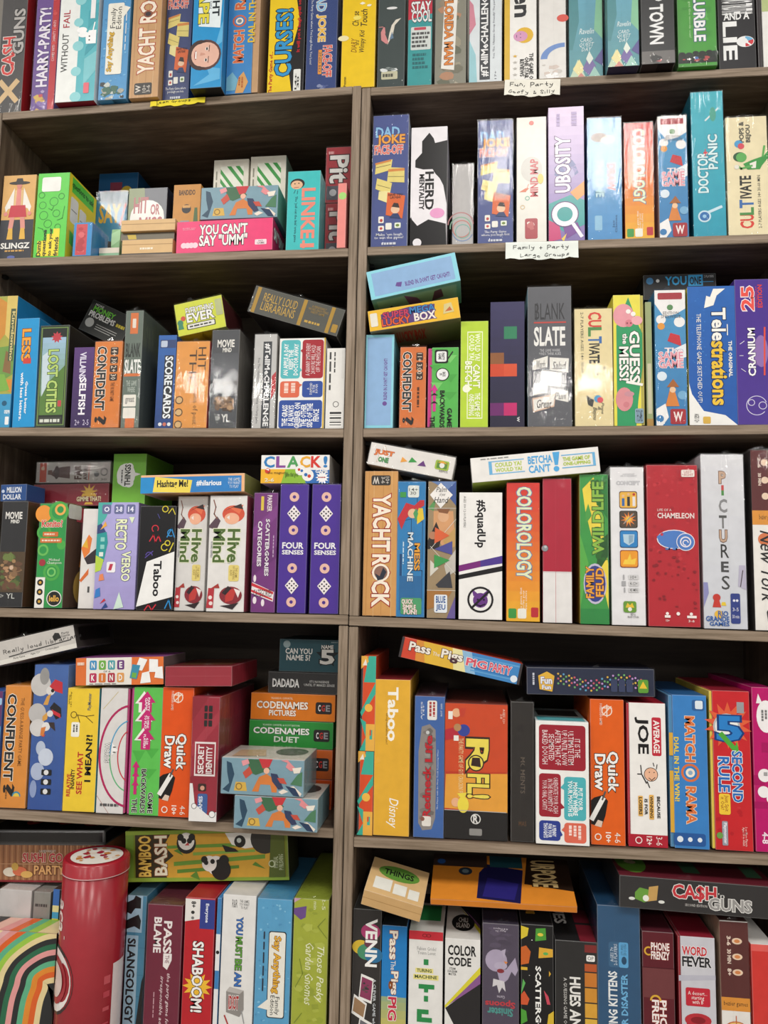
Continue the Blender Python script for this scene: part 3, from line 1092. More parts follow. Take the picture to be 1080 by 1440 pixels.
Q((281, 309), (390, 305), (281, 264), .012, .085, 'grey-blue circus picture box lying on the hot pink box', '7d9fae', CIRCUS, row='L2', T='d9d0c2', R='7fae9a', cat='card game', name='card_game_box')
B('L2', 403, 450, 240, 'turquoise trivia box with salmon upright lettering and a young man', '3fc0c0', '''
E .3 .84 .22 .065 2a211e
E .28 .825 .18 .055 e6b892
C .22 .84 .02 332
C .34 .845 .02 332
L b0605a .02 .2,.79 .34,.795
T .44 .14 .86 .78 -90 ee8d7c LINKE
R .44 .03 .86 .08 ee8d7c
R .5 .02 .58 .12 ee8d7c
t .22 .1 .32 .68 -90 245 The 'yell out the link' trivia game
L 245 .015 .2,.72 .24,.76
L 245 .015 .3,.71 .31,.75
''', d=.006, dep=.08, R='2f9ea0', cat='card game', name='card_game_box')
PIT = '''
T .15 .35 .9 .85 -90 d9d6d2/3a1015 Pit
R .05 .05 .6 .3 50505a
C .3 .18 .14 b9b9bd
k .1 .86 .4 .94 0 d9a0a0 1
'''
B('L2', 456, 494, 285, 'dark red card box with silver lettering, standing under another by the post', '9c2630', PIT, d=.05, dep=.07, wrap=1, cat='card game', name='card_game_box')
B('L2', 456, 494, 206, 'dark red card box with silver lettering, stacked on its twin by the post', '9c2630', PIT, d=.05, dep=.07, wrap=1, zabs=TOP[0], cat='card game', name='card_game_box')
B('L2', 474, 487, 257, 'slim salmon box with a pale green dot, squeezed against the post', 'ee8f88', '''
C .55 .8 .45 a8dd7c
''', d=.002, dep=.04, cat='card game', name='card_game_box')

# ------------------------------------------------------------------ second row, bookcase with the paper signs
B('R2', 522, 575, 161, 'indigo game box with yellow joke cards, beside the black and white cow box', '4a5690', DJ, wrap=1, R='c9d0e0', lean=0)
B('R2', 577, 629, 178, 'white game box with black cow patches and a pink blot', 'eeeaee', '''
P 161416 .3,.88 .5,.95 .62,.9 .66,.86 1,.88 1,.34 .9,.5 .8,.56 .68,.6 .6,.64 .34,.64 .12,.66 .12,.72 .3,.78
P 161416 0,.24 .2,.17 .5,.22 .98,.18 1,0 0,0
P 161416 0,.16 .1,.18 .02,.25
C .2 .03 .12 eeeaee
T .4 .3 .64 .62 -90 1a181a HERD
T .24 .3 .38 .6 -90 1a181a MENTALITY
E .74 .27 .2 .042 eaa0cc
''', mat=GLOSS, lean=0, dep=.2)
B('R2', 635, 667, 230, 'grey short game box with thin rainbow rings, half hidden in film', 'c9c6c4', '''
O .4 .3 .62 .05 c98a8a 0 180
O .4 .27 .52 .05 8fbfa2 -30 190
O .45 .25 .44 .05 d48a80 0 360
O .5 .22 .36 .04 7fc0b4
O .5 .22 .5 .05 8aa2c8 190 340
''', d=.03, dep=.2, wrap=1)
B('R2', 671, 723, 168, 'indigo game box with yellow joke cards under crinkled film, beside a cream box', '4a5690', DJ.replace("Make 'em laugh|to win the game!", 'The Party Game|where you laugh first'), wrap=1, lean=-.15)
B('R2', 726, 769, 164, 'off-white game box with thin red map lettering', 'e2dfd6', '''
E .5 .58 .36 .1 ccc9c2
T .45 .36 .72 .66 90 c23a40 MIND MAP
P d0673c .08,.4 .3,.4 .42,.43 .3,.43
L d0673c .02 .3,.4 .4,.46
O .36 .35 .08 .03 7ab09a
O .2 .28 .08 .03 cfb58a
r .28 .03 .7 .19 a8343e
Z 6 3 .3 .04 .68 .18 .14 e8d8d0,c06060
C .5 .95 .08 d8695c
E .8 .5 .1 .04 dcc85a
''', mat=GLOSS)
B('R2', 771, 822, 150, 'purple game box with a tall shaded title and bright cubes', 'c9b3d8', '''
V 0 0 1 1 7a66a8 d9c4e2
Z 14 6 .1 .45 .98 .62 .2 8f86b8,6d74a6,b0a8cf
P 1f9a98 0,.28 .6,.34 1,.3 1,.12 .5,.06 0,.14
P e59a4c .6,.36 1,.44 1,.34 .8,.3
P c52a6e 0,.0 .35,.02 .3,.12 0,.16
P 6d2f8e .5,.02 .9,.08 .8,.14 .4,.1
P e9c84a .35,.02 .5,.06 .42,.0
T .18 .36 .62 .78 90 f2ecf6/54306e UBOSITY
O .45 .2 .36 .14 f2ecf6
O .45 .2 .39 .03 54306e
L f2ecf6 .1 .7,.12 .9,.04
k .6 .82 .85 .96 -90 a58fc0 1
k .2 .85 .35 .95 -90 a58fc0 1
''', mat=GLOSS)
B('R2', 825, 875, 165, 'blue drawing game box with two-tone outlined lettering', '4d8fc4', '''
V 0 0 1 1 4b92cc 7fb2d8
E .35 .84 .25 .04 6a4a3c
E .6 .82 .2 .03 d9c8b8
T .24 .35 .48 .66 -90 bfe4ea/2c5a80 THE LINE
T .58 .4 .82 .62 -90 b9394a/e8edf2 DRAW
t .72 .06 .86 .2 90 1f4a7a Jax|Games
r .2 .08 .42 .2 8fc0de
''', wrap=1, lean=.1)
COLR = '''
V 0 0 1 1 f0b42e d9382f
T .3 .3 .72 .95 -90 e8efc8/4f7fae COLOROLOGY
t .4 .06 .62 .24 90 f8eee0 The game that|shows your|true colors
r .06 .02 .3 .09 3f9a44
r .34 .02 .6 .09 f0efe4
r .74 .03 .96 .1 c02a34
'''
B('R2', 877, 920, 172, 'red-to-yellow game box with rainbow lettering, in thick film', 'dd5a34', COLR, wrap=1, lean=.1)
SG = '''
V 0 0 1 1 3a7fb8 4d9ac8
P f1efee 0,.9 .3,.8 .7,.82 1,.86 1,1 0,1
C .2 .78 .16 f1efee
C .8 .76 .18 f1efee
r .1 .93 .9 .98 a8343e
C .5 .87 .1 5d8f5c
t .2 .79 .85 .84 0 444 EDITION|SPIELWIESE
C .2 .73 .12 e59a3c
P c8303a .4,.62 .85,.58 .8,.66 .5,.68
P e9eef2 .6,.56 1,.6 1,.5 .7,.48
T .3 .53 .9 .57 0 f3e3e6/6d9ac0 The
T .1 .48 .9 .54 0 e59aa8/f4f0f0 SAME
T .1 .42 .9 .48 0 e59aa8/f4f0f0 GAME
C .2 .36 .16 dfeaf2
P d9843a .5,.3 .62,.24 .75,.14 .3,.14 .42,.24
C .54 .26 .1 f0c8a0
P a8642c .35,.28 .75,.28 .56,.34
C .85 .22 .15 78aed2
P f1efee 0,.12 .3,.16 .4,.06 .2,0 0,0
r .45 .01 .95 .12 a82a34
T .55 .03 .85 .1 0 f1e5e2 W
C .12 .05 .12 3a7fb8
'''
B('R2', 925, 968, 162, 'blue and white cloud game box with a witch, beside the tall teal one', '4d8fc0', SG, wrap=1, L='e8e6e4')
B('R2', 972, 1020, 128, 'tallest teal game box with bubbly outlined doctor lettering', '2fa3b8', '''
V 0 0 1 1 2a9db6 45b4c4
T .16 .3 .5 .58 90 d9f0f2/1f6f86 DOCTOR
T .5 .46 .8 .7 90 d9f0f2/1f6f86 PANIC
T .36 .55 .48 .6 0 d8434a +
L d9e8ea .05 .45,.8 .85,.88
E .68 .84 .1 .05 4fa592
O .34 .14 .2 .05 c9e3ee
C .34 .14 .15 2f6fb0
L c9e3ee .09 .5,.17 .85,.2
C .34 .14 .06 9ac8e8
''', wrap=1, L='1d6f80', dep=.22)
CULT = '''
T .28 .06 .62 .18 90 d9443a CU
T .28 .17 .62 .235 90 4f8f4c L
T .28 .23 .62 .3 90 3f6fb0 T
T .3 .31 .58 .5 90 2a2a28 IVATE
t .72 .06 .8 .5 90 3a3a36 2-7 PLAYERS   AGES 14+   30-60 MIN
T .32 .78 .44 .96 90 3a3a36 POPS &
T .48 .78 .62 .93 90 3a3a36 BEJOU
C .3 .77 .1 4f9fd0
C .36 .75 .08 d9505c
'''
B('R2', 1021, 1082, 163, 'cream game box with a green man in a bow tie, at the shelf end', 'ecdfb8', CULT + '''
E .32 .66 .16 .04 2f5a3a
E .36 .655 .13 .04 5fae5a
P 3f9a4a .4,.6 .62,.63 .9,.66 1,.7 1,.64 .85,.58 .8,.55 .5,.55
P f0ece2 .55,.6 .72,.62 .7,.56 .6,.56
L 5fae5a .05 .6,.58 .35,.56 .28,.58
L 5fae5a .05 .88,.66 .92,.74
C .24 .575 .06 e9e4d8
''', wrap=1, dep=.22)
# ------------------------------------------------------------------ third row, bookcase with the tin
B('L3', -10, 20, 416, 'landscape picture box with a yellow field and castle, cut by the frame', 'a8a84c', '''
P cf8f3c 0,.6 .7,.75 .5,.95 0,1
P d9c06a .5,.7 1,.62 1,1 .5,1
P 6f9a4c 0,.3 1,.4 1,.62 0,.6
P 8a6a44 .5,.42 .9,.4 .85,.55 .6,.58
P d98f3c .5,.3 .98,.26 .98,.36 .6,.36
P 7fb04c 0,.26 .9,.28 .6,.4 0,.4
R 0 0 1 .25 3f9ac8
R .72 .5 .95 .9 4a5a44
T .74 .5 .93 .88 -90 d9c98a Kingdomino
T .72 .09 .98 .13 0 eef2f2 orange
r .78 .02 .96 .08 f0f0f0
C .7 .18 .12 235a7a
''', d=.008, dep=.17, R='2580b4', T='2f8fc4', lean=-.3, wrap=0)
B('L3', 22, 54, 447, 'cyan word game box with orange upright lettering, beside the landscape box', '1f97d4', '''
T .25 .6 .65 .9 -90 f2a63a/7a3414 LESS
R .35 .58 .7 .63 d0443c
T .5 .12 .62 .42 -90 f2f6f8 Guess better
T .28 .06 .42 .5 -90 f2f6f8 with less letters.
''', dep=.13, R='1c7fb8', lean=-1.2)
B('L3', 54, 96, 457, 'dark framed tall box with mint outlined lettering and landscape', '2d3a2c', '''
R .04 .02 .96 .98 6f8a4a
R .08 .03 .92 .97 232a24
V .1 .12 .9 .88 6d8f5a 9fc0d8
P 5a7f3c .1,.12 .9,.12 .9,.6 .4,.45 .1,.3
P c8d8e0 .15,.3 .4,.45 .35,.75 .12,.7
S .58 .88 .2 .12 9 c0414c
T .32 .14 .68 .76 -90 b9d474/34482a LOST CITIES
R .12 .03 .88 .1 3a3f38
k .14 .04 .86 .09 0 d8dcd0 1
r .72 .2 .84 .26 c04a4c
''', dep=.14, R='2a2622', mat=GLOSS, lean=-.8)
B('L3', 102, 131, 488, 'slim purple box with bold white upright lettering', '4a3468', '''
V 0 0 1 1 3c2c58 5a3a78
T .3 .6 .62 .94 -90 e4dff0 VILLAINS
T .34 .16 .68 .62 -90 f4f2f8 SELFISH
t .2 .03 .44 .1 0 cfc6e0 2+
t .6 .03 .9 .1 0 cfc6e0 2-5
''', dep=.13, lean=-.5)
CONF = '''
T .1 .2 .45 .94 -90 1f1c1c/f4efe6 CONFIDENT
T .12 .03 .56 .14 -90 1f1c1c ?
'''
B('L3', 130, 171, 479, 'orange quiz box with black upright lettering, beside the slim purple one', 'dd8038', CONF + '''
r .58 .84 .86 .93 3a2f2a
r .58 .74 .86 .82 3a2f2a
r .58 .64 .86 .72 3a2f2a
r .58 .54 .86 .62 3a2f2a
t .62 .55 .82 .92 -90 f0e0cc 14+  30  2+  30
t .64 .3 .78 .52 -90 5a2f14 THE UK PARTY GAME
''', dep=.13, wrap=1, lean=-.3)
Q((110, 462), (167, 489), (131, 420), .12, .06, 'black card box with green and white money title, tilted at the back', '262824', '''
t .1 .86 .3 .93 0 e0e0da MORE
T .1 .68 .62 .86 0 6fcf3a MONEY
T .06 .5 .68 .68 0 f2f2ee PROBLEMS
R .32 .34 .82 .36 bdbdb8
R .32 .27 .82 .29 bdbdb8
R .32 .2 .7 .22 bdbdb8
C .16 .32 .1 c8c8c2
k .72 .5 .98 .66 0 e2cf3a 1
''', row='L3', cat='card game', name='card_game_box')
BS = '''
R .28 .8 .72 .98 d9743a
r .4 .85 .6 .93 e9ded0
T .08 .6 .92 .72 0 2f3430 BLANK
T .06 .46 .94 .58 0 f2f2ee SLATE
R .04 .435 .96 .46 d9743a
t .2 .3 .8 .4 0 c2ccc2 THE GAME|WHERE
r .08 .18 .8 .28 ece8de
t .2 .2 .7 .26 0 333 great
r .1 .08 .8 .17 ece8de
R .24 0 .76 .08 d9743a
'''
B('L3', 173, 200, 436, 'sage green slate game box with orange tabs and mirror-like side', '67746a', BS, dep=.17, R='5c6460', mat=GLOSS, wrap=1, lean=-.4)
B('L3', 220, 246, 471, 'blue box with white upright score lettering', '24508e', '''
V 0 0 1 1 1d3f7c 2a62ae
R .1 .86 .98 .95 2a3f70
r .14 .87 .5 .94 b9c4d8
R .38 .1 .9 .78 23262c
T .42 .46 .86 .77 -90 e8ecef SCORE
T .42 .1 .86 .45 -90 e8ecef CARDS
C .3 .04 .1 dfe3e8
C .55 .04 .1 c8705a
C .8 .04 .1 dfe3e8
''', dep=.15, mat=GLOSS)
B('L3', 245, 294, 479, 'pale orange game box with thin upright road title and round icons', 'e49a48', '''
t .66 .66 .9 .93 -90 4a3420 HIT
t .4 .5 .62 .9 -90 4a3420 THE
t .52 .04 .72 .5 -90 4a3420 a game of post
C .15 .32 .12 d9b27a
C .15 .18 .12 d9b27a
C .15 .04 .12 d9b27a
O .15 .32 .12 .03 5a4028
O .15 .18 .12 .03 5a4028
O .15 .04 .12 .03 5a4028
''', dep=.15, R='c23a34', wrap=1)
Q((250, 477), (319, 462), (245, 431), .02, .12, 'lemon yellow trivia box lying tilted on the orange road box', 'd3da3e', '''
T .22 .62 .8 .82 0 f0f0ec/2a2a2a EVERYTHING
T .22 .36 .8 .64 0 f4f4f0/2a2a2a EVER
r .2 .14 .8 .32 2a2a2a
r .22 .16 .78 .3 e9e9e0
k .26 .19 .74 .27 0 444 1
r .84 .4 .98 .9 b9bf8a
C .08 .4 .06 3f8a6a
P 3f8a6a .02,.2 .14,.2 .12,.38 .04,.4
C .15 .52 .05 d0503c
''', row='L3', R='5a2a2c', wrap=1, dz=.004, cat='card game', name='card_game_box')
MM = '''
T .2 .82 .82 .9 0 e9e6e0 MOVIE
T .4 .77 .72 .815 0 e9e6e0 MIND
R 0 .44 1 .5 3a3a3a
Z 40 5 .05 .14 .95 .34 .16 8a6a4c,6b4c38,a8845c,4a3a30,b98f6a,70553e
T .25 .08 .4 .12 0 d9d9d4 12+
T .45 .06 .75 .14 0 d9d9d4 YL
'''
B('L3', 295, 336, 463, 'dark grey film game box with a small crowd, next to the pale orange box', '4c4e52', MM + 'V 0 .48 1 .76 6d6f74 55575c\n', dep=.17, R='77746f', T='6a6a6c', wrap=1)
B('L3', 355, 389, 469, 'light grey game box with a dark upright hashtag band', 'c3c2c0', '''
R .4 .0 .78 .92 3c3f44
T .46 .02 .72 .9 -90 f0f0f0 #TellMeCHALLENGE
t .14 .05 .28 .75 -90 3c3f44 You The Ultimate Friendship Telling Of Party game
P c23a40 .8,.3 1,.4 1,.6 .82,.55
''', dep=.17, R='b5b2ae', wrap=1)
B('L3', 391, 457, 475, 'white quote game box with blue, red and teal speech panels', 'efeeea', '''
R .97 0 1 1 dcb43a
r .04 .55 .46 .98 58b9bf
r .5 .55 .96 .98 a82a34
r .04 .34 .46 .52 dd6a4c
r .52 .34 .96 .52 2f4f9e
r .03 .0 .96 .31 2f4f9e
T .1 .58 .42 .94 90 f2f4f4 AN APPLE A DAY|KEEPS THE|DOCTOR AWAY
t .58 .58 .9 .94 90 f4dede A GRANNY SMITH EVERY|24 HOURS WILL HOLD|OFF THE PHYSICIAN
k .1 .36 .4 .5 -90 f4d6c8 2
t .62 .37 .86 .5 90 f0f0f4 A|DIAMOND|IN THE|ROUGH
T .1 .0 .9 .28 90 f0f2f6 THE GRASS|IS ALWAYS|GREENER ON|THE OTHER|SIDE OF THE|FENCE
P 58b9bf .4,.6 .5,.64 .42,.7
P a82a34 .56,.8 .46,.86 .56,.9
P dd6a4c .42,.44 .52,.48 .42,.5
''', dep=.17)
B('L3', 458, 485, 489, 'white box end with small print and a barcode, against the post', 'e8e6e2', '''
k .12 .3 .28 .95 -90 444 1
k .38 .6 .5 .95 -90 444 1
O .55 .3 .16 .03 333
R .2 .02 .9 .22 f4f2ee
R .24 .04 .86 .05 333
R .24 .07 .86 .085 333
R .24 .1 .86 .105 333
R .24 .12 .86 .14 333
R .24 .16 .86 .165 333
R .24 .18 .86 .205 333
r .82 .62 .94 .98 dcdad6
''', dep=.17)
Q((347, 439), (474, 475), (361, 402), .0, .14, 'slate grey book-like box with gold bands, slumped across the shelf', '55554e', '''
R .03 .02 .07 .98 b08a34
R .55 .02 .59 .98 b08a34
R .86 .02 .9 .98 b08a34
t .12 .52 .5 .84 0 c7a14a REALLY LOUD
t .12 .18 .5 .5 0 c7a14a LIBRARIANS
t .62 .56 .84 .86 0 a8863c A FIENDISHLY|WORD-SHOUTING|PARTY GAME
k .62 .16 .84 .3 0 c7a14a 1
r .92 .1 .98 .4 b08a34
''', row='L3', wrap=1, dz=.002, name='game_box', U='2a2422')

# ------------------------------------------------------------------ third row, bookcase with the paper signs
BLEND = '''
R .05 .1 .95 .9 8fb4dc
T .4 .22 .9 .4 0 6d4f96 BLEND IN. DON'T GET CAUGHT!
C .33 .33 .025 6d4f96
P 6d4f96 .29,.3 .35,.24 .37,.4 .31,.42
@U
R .05 .1 .95 .9 7fb9bd
P 6d4f96 .3,.2 .6,.2 .5,.7 .36,.9 .4,.5
P 3a4a86 .1,.3 .26,.3 .2,.6
P 4f3a6a .66,.4 .8,.5 .78,.85 .7,.8
'''
Q((522, 424), (648, 396), (514, 384), -.012, .1, 'light blue dotted box lying highest on the tilted pile', '8fd6e6', BLEND, row='R3', U='5fa6ae', R='84c4d4', dz=.002, cat='card game', name='card_game_box')
Q((520, 469), (648, 449), (515, 440), -.004, .11, 'yellow dice box with red and blue title, wedged in the tilted pile', 'edbb2c', '''
P 5a3f7a .14,.1 .72,.16 .74,.86 .45,.9 .14,.74
T .16 .5 .46 .82 0 c23a5c/3a1d3c SUPER
T .46 .54 .74 .88 0 3a7fc0/1d2440 MEGA
T .14 .14 .46 .5 0 df5a34/3a1d1c LUCKY
T .5 .16 .74 .56 0 efe6da/5a3f7a BOX
P d9c98a .82,.3 .94,.34 .92,.8 .84,.76
P c2693c .84,.4 .92,.42 .9,.62
r .02 .2 .1 .85 e9e4d4
@U
T .1 .3 .6 .8 0 a8342c SUPER LUCKY BOX
''', row='R3', U='8a8266', R='c9952a', dz=.003, cat='card game', name='card_game_box')
B('R3', 513, 554, 470, 'light blue dotted box standing at the foot of the tilted pile', '8fd6e6', '''
R .06 .03 .92 .97 8fb4dc
T .64 .3 .78 .74 90 6d4f96 BLEND IN. DON'T GET CAUGHT!
C .7 .26 .08 6d4f96
''', dep=.09, R='6fb4c8', lean=0, cat='card game', name='card_game_box')
B('R3', 561, 600, 487, 'orange quiz box with black upright lettering, beside the light blue box', 'd9763a', CONF.replace('?', '?') + '''
r .62 .83 .88 .93 3a2f2a
r .62 .71 .88 .81 3a2f2a
r .62 .59 .88 .69 3a2f2a
t .66 .6 .84 .92 -90 f0e0cc 11+ 3:00 2
k .64 .2 .78 .5 -90 5a2f14 1
''', dep=.13, wrap=1)
BG = '''
P 4fa84a .1,.98 .5,.98 .3,.9
P 7acb6c .5,.9 .95,.9 .72,.8
P 4fa84a .05,.78 .45,.78 .25,.7
P 4fa84a .55,.66 .95,.66 .75,.56
P 7acb6c .1,.56 .5,.56 .3,.46
P 4fa84a .5,.44 .95,.44 .72,.34
P 7acb6c .2,.36 .6,.36 .4,.26
'''
B('R3', 601, 645, 488, 'green backwards game box with cartoon bubbles and a magenta edge', '58b552', BG + '''
r .22 .8 .66 .97 1e1e1e
r .27 .82 .61 .95 ececec
T .34 .84 .54 .93 -90 222 PARTY|GAME
L 1e1e1e .04 .66,.86 .8,.94
C .48 .66 .22 1e1e1e
C .48 .66 .19 ececec
T .38 .63 .58 .69 -90 222 BACK|IN
P d03a90 .1,.46 .22,.54 .34,.46
R .17 .2 .27 .46 d03a90
P 1c1c1c .1,.4 .34,.4 .22,.43
P 1c1c1c .1,.3 .34,.3 .22,.33
T .08 .0 .24 .14 -90 1c1c1c THE
T .4 .0 .56 .46 -90 1c1c1c BACKWARDS
T .64 .0 .8 .24 -90 1c1c1c GAME
''', dep=.15, tray=('L', .13, 'c23a80'))
B('R3', 647, 687, 451, 'lime green box with white boxed betting title', 'b9d63a', '''
R .24 .08 .8 .9 f2f7d2
R .27 .09 .77 .89 b9d63a
T .3 .62 .72 .88 -90 f4f8dc WOULD YA?|COULD YA?
T .16 .33 .72 .62 -90 f6f8e2/9ab52c CAN'T|BETCHA
C .22 .36 .14 f6f8e2
T .3 .1 .72 .32 -90 f4f8dc THE GAME OF|ONE-UPPING
''', dep=.15)
B('R3', 689, 738, 424, 'dark navy game box scattered with coloured pixel squares', '2b2840', '''
V 0 0 1 1 26233a 34305a
R .4 .7 .78 .8 2f7f5a
R 0 .5 .4 .59 8f5a34
R 0 .4 .78 .5 cf4a2c
R .4 .4 .78 .5 d85434
R 0 .09 .4 .19 6a2668
R .4 .09 .78 .19 c22a6c
T .78 .04 .86 .08 -90 e0e0e0 W
''', dep=.2, L='1f1c30')
B('R3', 741, 805, 402, 'large slate grey game box with word cards, in shiny film', '5c5d63', '''
t .16 .76 .86 .88 0 2c2c30 BLANK
L 2c2c30 .02 .2,.76 .22,.88
R .14 .735 .88 .745 c8453c
T .14 .57 .86 .71 0 efeeea SLATE
t .26 .505 .76 .55 0 c6c6c8 THE GAME WHERE|MINDS THINK ALIKE
P ece9e2 .1,.4 .45,.42 .46,.5 .12,.47
P ece9e2 .5,.4 .92,.38 .94,.48 .5,.49
P ece9e2 .3,.3 .74,.28 .76,.38 .32,.39
P ece9e2 .12,.22 .44,.24 .44,.32 .12,.3
P ece9e2 .5,.2 .92,.17 .92,.25 .52,.27
P e2c0a8 .12,.1 .6,.14 .64,.23 .1,.2
P ece9e2 .14,.11 .58,.15 .62,.22 .12,.19
I .2 .41 .4 .47 0 333 Words
I .56 .4 .88 .46 0 333 Salad
I .42 .3 .68 .36 0 333 Smart
I .2 .24 .4 .29 0 333 Two
I .6 .19 .86 .24 0 333 Pun
I .2 .13 .54 .19 0 333 Great
''', dep=.2, wrap=1, L='8fb8c8')
B('R3', 807, 863, 433, 'cream game box with colourful lettering reading downwards, beside the shiny slate grey box', 'ead9a6', '''
T .36 .84 .72 .97 -90 d9443a CU
T .36 .76 .72 .84 -90 4f8f4c L
T .36 .7 .72 .76 -90 3f6fb0 T
T .38 .53 .66 .7 -90 2a2a28 IVATE
t .16 .45 .24 .97 -90 3a3a36 2-7 PLAYERS   AGES 14+   30-60
S .78 .49 .06 .015 4 333
S .6 .44 .06 .015 4 333
C .6 .23 .1 4f9fd0
C .66 .22 .08 d9505c
P 3a3a36 .3,.26 .5,.22 .46,.16 .34,.18
I .6 .1 .76 .2 -90 3a3a36 Pops|&
I .44 .05 .58 .16 -90 3a3a36 Bejou
''', dep=.2, wrap=1, L='d9c890')
B('R3', 862, 906, 414, 'green and yellow pig game box with tall white title', 'e8dc4e', '''
P 2f9a62 .1,.76 .5,.98 .8,.78 .95,.7 .95,.45 .8,.2 .72,0 .1,0
E .34 .84 .34 .09 e59aa4
C .52 .78 .13 d97f8c
C .46 .78 .03 8a3f4c
C .58 .78 .03 8a3f4c
E .78 .8 .18 .035 ecacb2
C .5 .87 .08 f4f0ea
C .66 .85 .08 f4f0ea
T .52 .32 .86 .72 -90 f4f2ec/1f4a34 GUESS
T .3 .62 .46 .7 -90 f4f2ec/1f4a34 the
T .18 .34 .5 .6 -90 f4f2ec/1f4a34 MESS!
L f4f2ec .09 .45,.33 .9,.31
E .34 .2 .28 .09 d98f94
C .4 .16 .1 cf7f86
E .5 .24 .16 .02 c9909a
r .68 .02 .96 .13 8aa6b8
t .72 .03 .92 .12 0 223 THE GAMES
''', dep=.2, T='e8dc4e', tray=('R', .1, 'b3a94a'), lean=.2)
B('R3', 908, 918, 424, 'slim pale green box edge between the pig box and the cloud box', '9aa676', '''
R .2 .1 .8 .5 c9c4a4
R 0 0 1 .06 b08a4a
''', d=.012, dep=.2)
B('R3', 920, 966, 407, 'blue and white cloud game box with a witch, beside the yellow-edged blue box', '4d8fc0', SG, dep=.2, wrap=1, lean=.2)
Q((905, 424), (1008, 421), (905, 389), .06, .1, 'black box with cyan lettering lying behind the taller games', '17181c', '''
T .3 .55 .6 .92 0 2f9ad0 YOU
R .62 .5 .82 .95 2f9ad0
T .64 .55 .8 .88 0 17181c ONE
L 2f9ad0 .008 .82,.66 .96,.66
C .2 .75 .025 d9d9d9
E .09 .75 .05 .14 3f7fb0
t .84 .82 .97 .92 0 bbb 2 PLAYERS
''', row='R3', dz=.003)
B('R3', 967, 1035, 402, 'royal blue sketching game box with yellow edge and white title', '1f56a6', '''
V .0 .0 1 1 1d57aa 2a66b4
Z 40 2 .05 .35 .4 .98 .03 3a78c4,2f6cba
P efeeea 0,0 1,0 .75,.07 .3,.1 .06,.22 0,.3
T .5 .6 .8 .84 -90 f3f1ea/13305c Tele
T .48 .14 .8 .6 -90 ecc23a/13305c strations
P f3f1ea .35,.84 .55,.86 .62,.93 .8,.98 .55,.98 .48,.92 .4,.93
t .18 .16 .28 .8 -90 f3f1ea THE TELEPHONE GAME SKETCHED OUT!
T .84 .34 .92 .6 -90 f3f1ea THE ORIGINAL
R .82 .64 .84 .72 f3f1ea
r .28 .01 .44 .06 d9b04c
t .1 .02 .2 .08 -90 333 AGES 12+
''', dep=.22, tray=('L', .12, 'ecd93c'), wrap=0, mat=GLOSS, lean=.3)
B('R3', 1034, 1084, 392, 'violet anniversary game box with a brain and red numerals, last on its shelf', '4a2f8e', '''
T .18 .78 .56 .95 90 e9534a/f4e4e8 25
T .66 .8 .8 .96 90 d9403c EDITION
t .6 .8 .64 .95 90 d9403c ANNIVERSARY
C .62 .46 .26 7a5a9e
E .72 .5 .2 .11 8f6fb0
L e0503c .05 .8,.34 .84,.66
T .34 .33 .56 .66 90 f6f4f8/24124c CRANIUM
L f0eef8 .015 .12,.55 .24,.57
L f0eef8 .015 .1,.47 .2,.47
L f0eef8 .015 .14,.38 .26,.36
O .55 .13 .3 .02 d9d2ee 20 320
O .4 .15 .1 .02 d9d2ee
O .72 .13 .12 .02 d9d2ee
''', dep=.22, mat=GLOSS, wrap=0, lean=.3)
# ------------------------------------------------------------------ fourth row, bookcase with the tin
B('L4', -1, 37, 704, 'charcoal film game box with a campfire crowd, at the outer end beneath the blue box', '2b2b2d', '''
T .14 .83 .8 .9 0 e9e6e0 MOVIE
T .36 .79 .7 .825 0 e9e6e0 MIND
R 0 .14 1 .52 54432f
Z 46 9 .02 .14 .98 .46 .18 8a6a4c,6b4c38,a8845c,5d6b3a,b98f6a,70553e,445231
Z 6 3 .05 .42 .9 .52 .2 5d6b3a,6f7f44
C .5 .37 .08 d9b9a0
t .1 .09 .26 .12 0 d9d9d4 12+
t .36 .08 .7 .13 0 d9d9d4 YL
''', dep=.15, R='5a3a2c', wrap=1, lean=-.5)
Q((0, 706), (37, 705), (0, 682), .03, .06, 'deep blue box with white million lettering, lying on the charcoal film box', '2a4f8a', '''
T .24 .5 .8 .85 0 e4e8f0 MILLION
T .1 .1 .8 .42 0 e4e8f0 DOLLAR
C .1 .6 .06 c8d4ec
''', row='L4', dz=.001, name='card_game_box', cat='card game')
KON = '''
C .15 .9 .3 ef9a3c
O .7 .92 .36 .1 4fae4c
O .75 .94 .2 .08 f0b45a
O .2 .72 .26 .08 4fae4c
C .85 .6 .16 4fae4c
O .2 .55 .2 .07 6cbf5c
O .55 .34 .3 .09 4fae4c
O .55 .34 .16 .06 7fcb6c
T .1 .77 .86 .84 0 d84a40/f4eedf Konito?
r .16 .68 .72 .725 d9743a
r .08 .62 .86 .665 d9743a
k .22 .69 .66 .715 0 f4e4d0 1
k .14 .63 .8 .655 0 f4e4d0 1
C .2 .43 .12 a83240
t .36 .41 .9 .47 0 eef4e6 Michael|Champion
P f2efe8 0,0 .34,0 .34,.29 0,.29
C .17 .24 .11 1c1c1c
C .17 .15 .11 1c1c1c
C .17 .06 .11 1c1c1c
C .17 .24 .05 d9a83c
C .17 .15 .05 d9a83c
C .17 .06 .05 d9a83c
C .7 .09 .27 f2efe8
C .7 .09 .24 1c1c1c
T .52 .06 .88 .12 0 e8b34c iello
@R
P ef9a3c .3,.4 1,.3 1,.6 .4,.7
C .5 .8 .2 8a4a5c
C .4 .2 .2 d8b35c
C .7 .4 .15 4f7fb0
T .2 .84 .9 .98 0 c23a4c K
r .02 .86 .3 1 e4e4dc
'''
B('L4', 52, 93, 707, 'green and orange swirl game box with round white badge', '2f9a4c', KON, dep=.16, wrap=1, R='5b4438', lean=-.6)
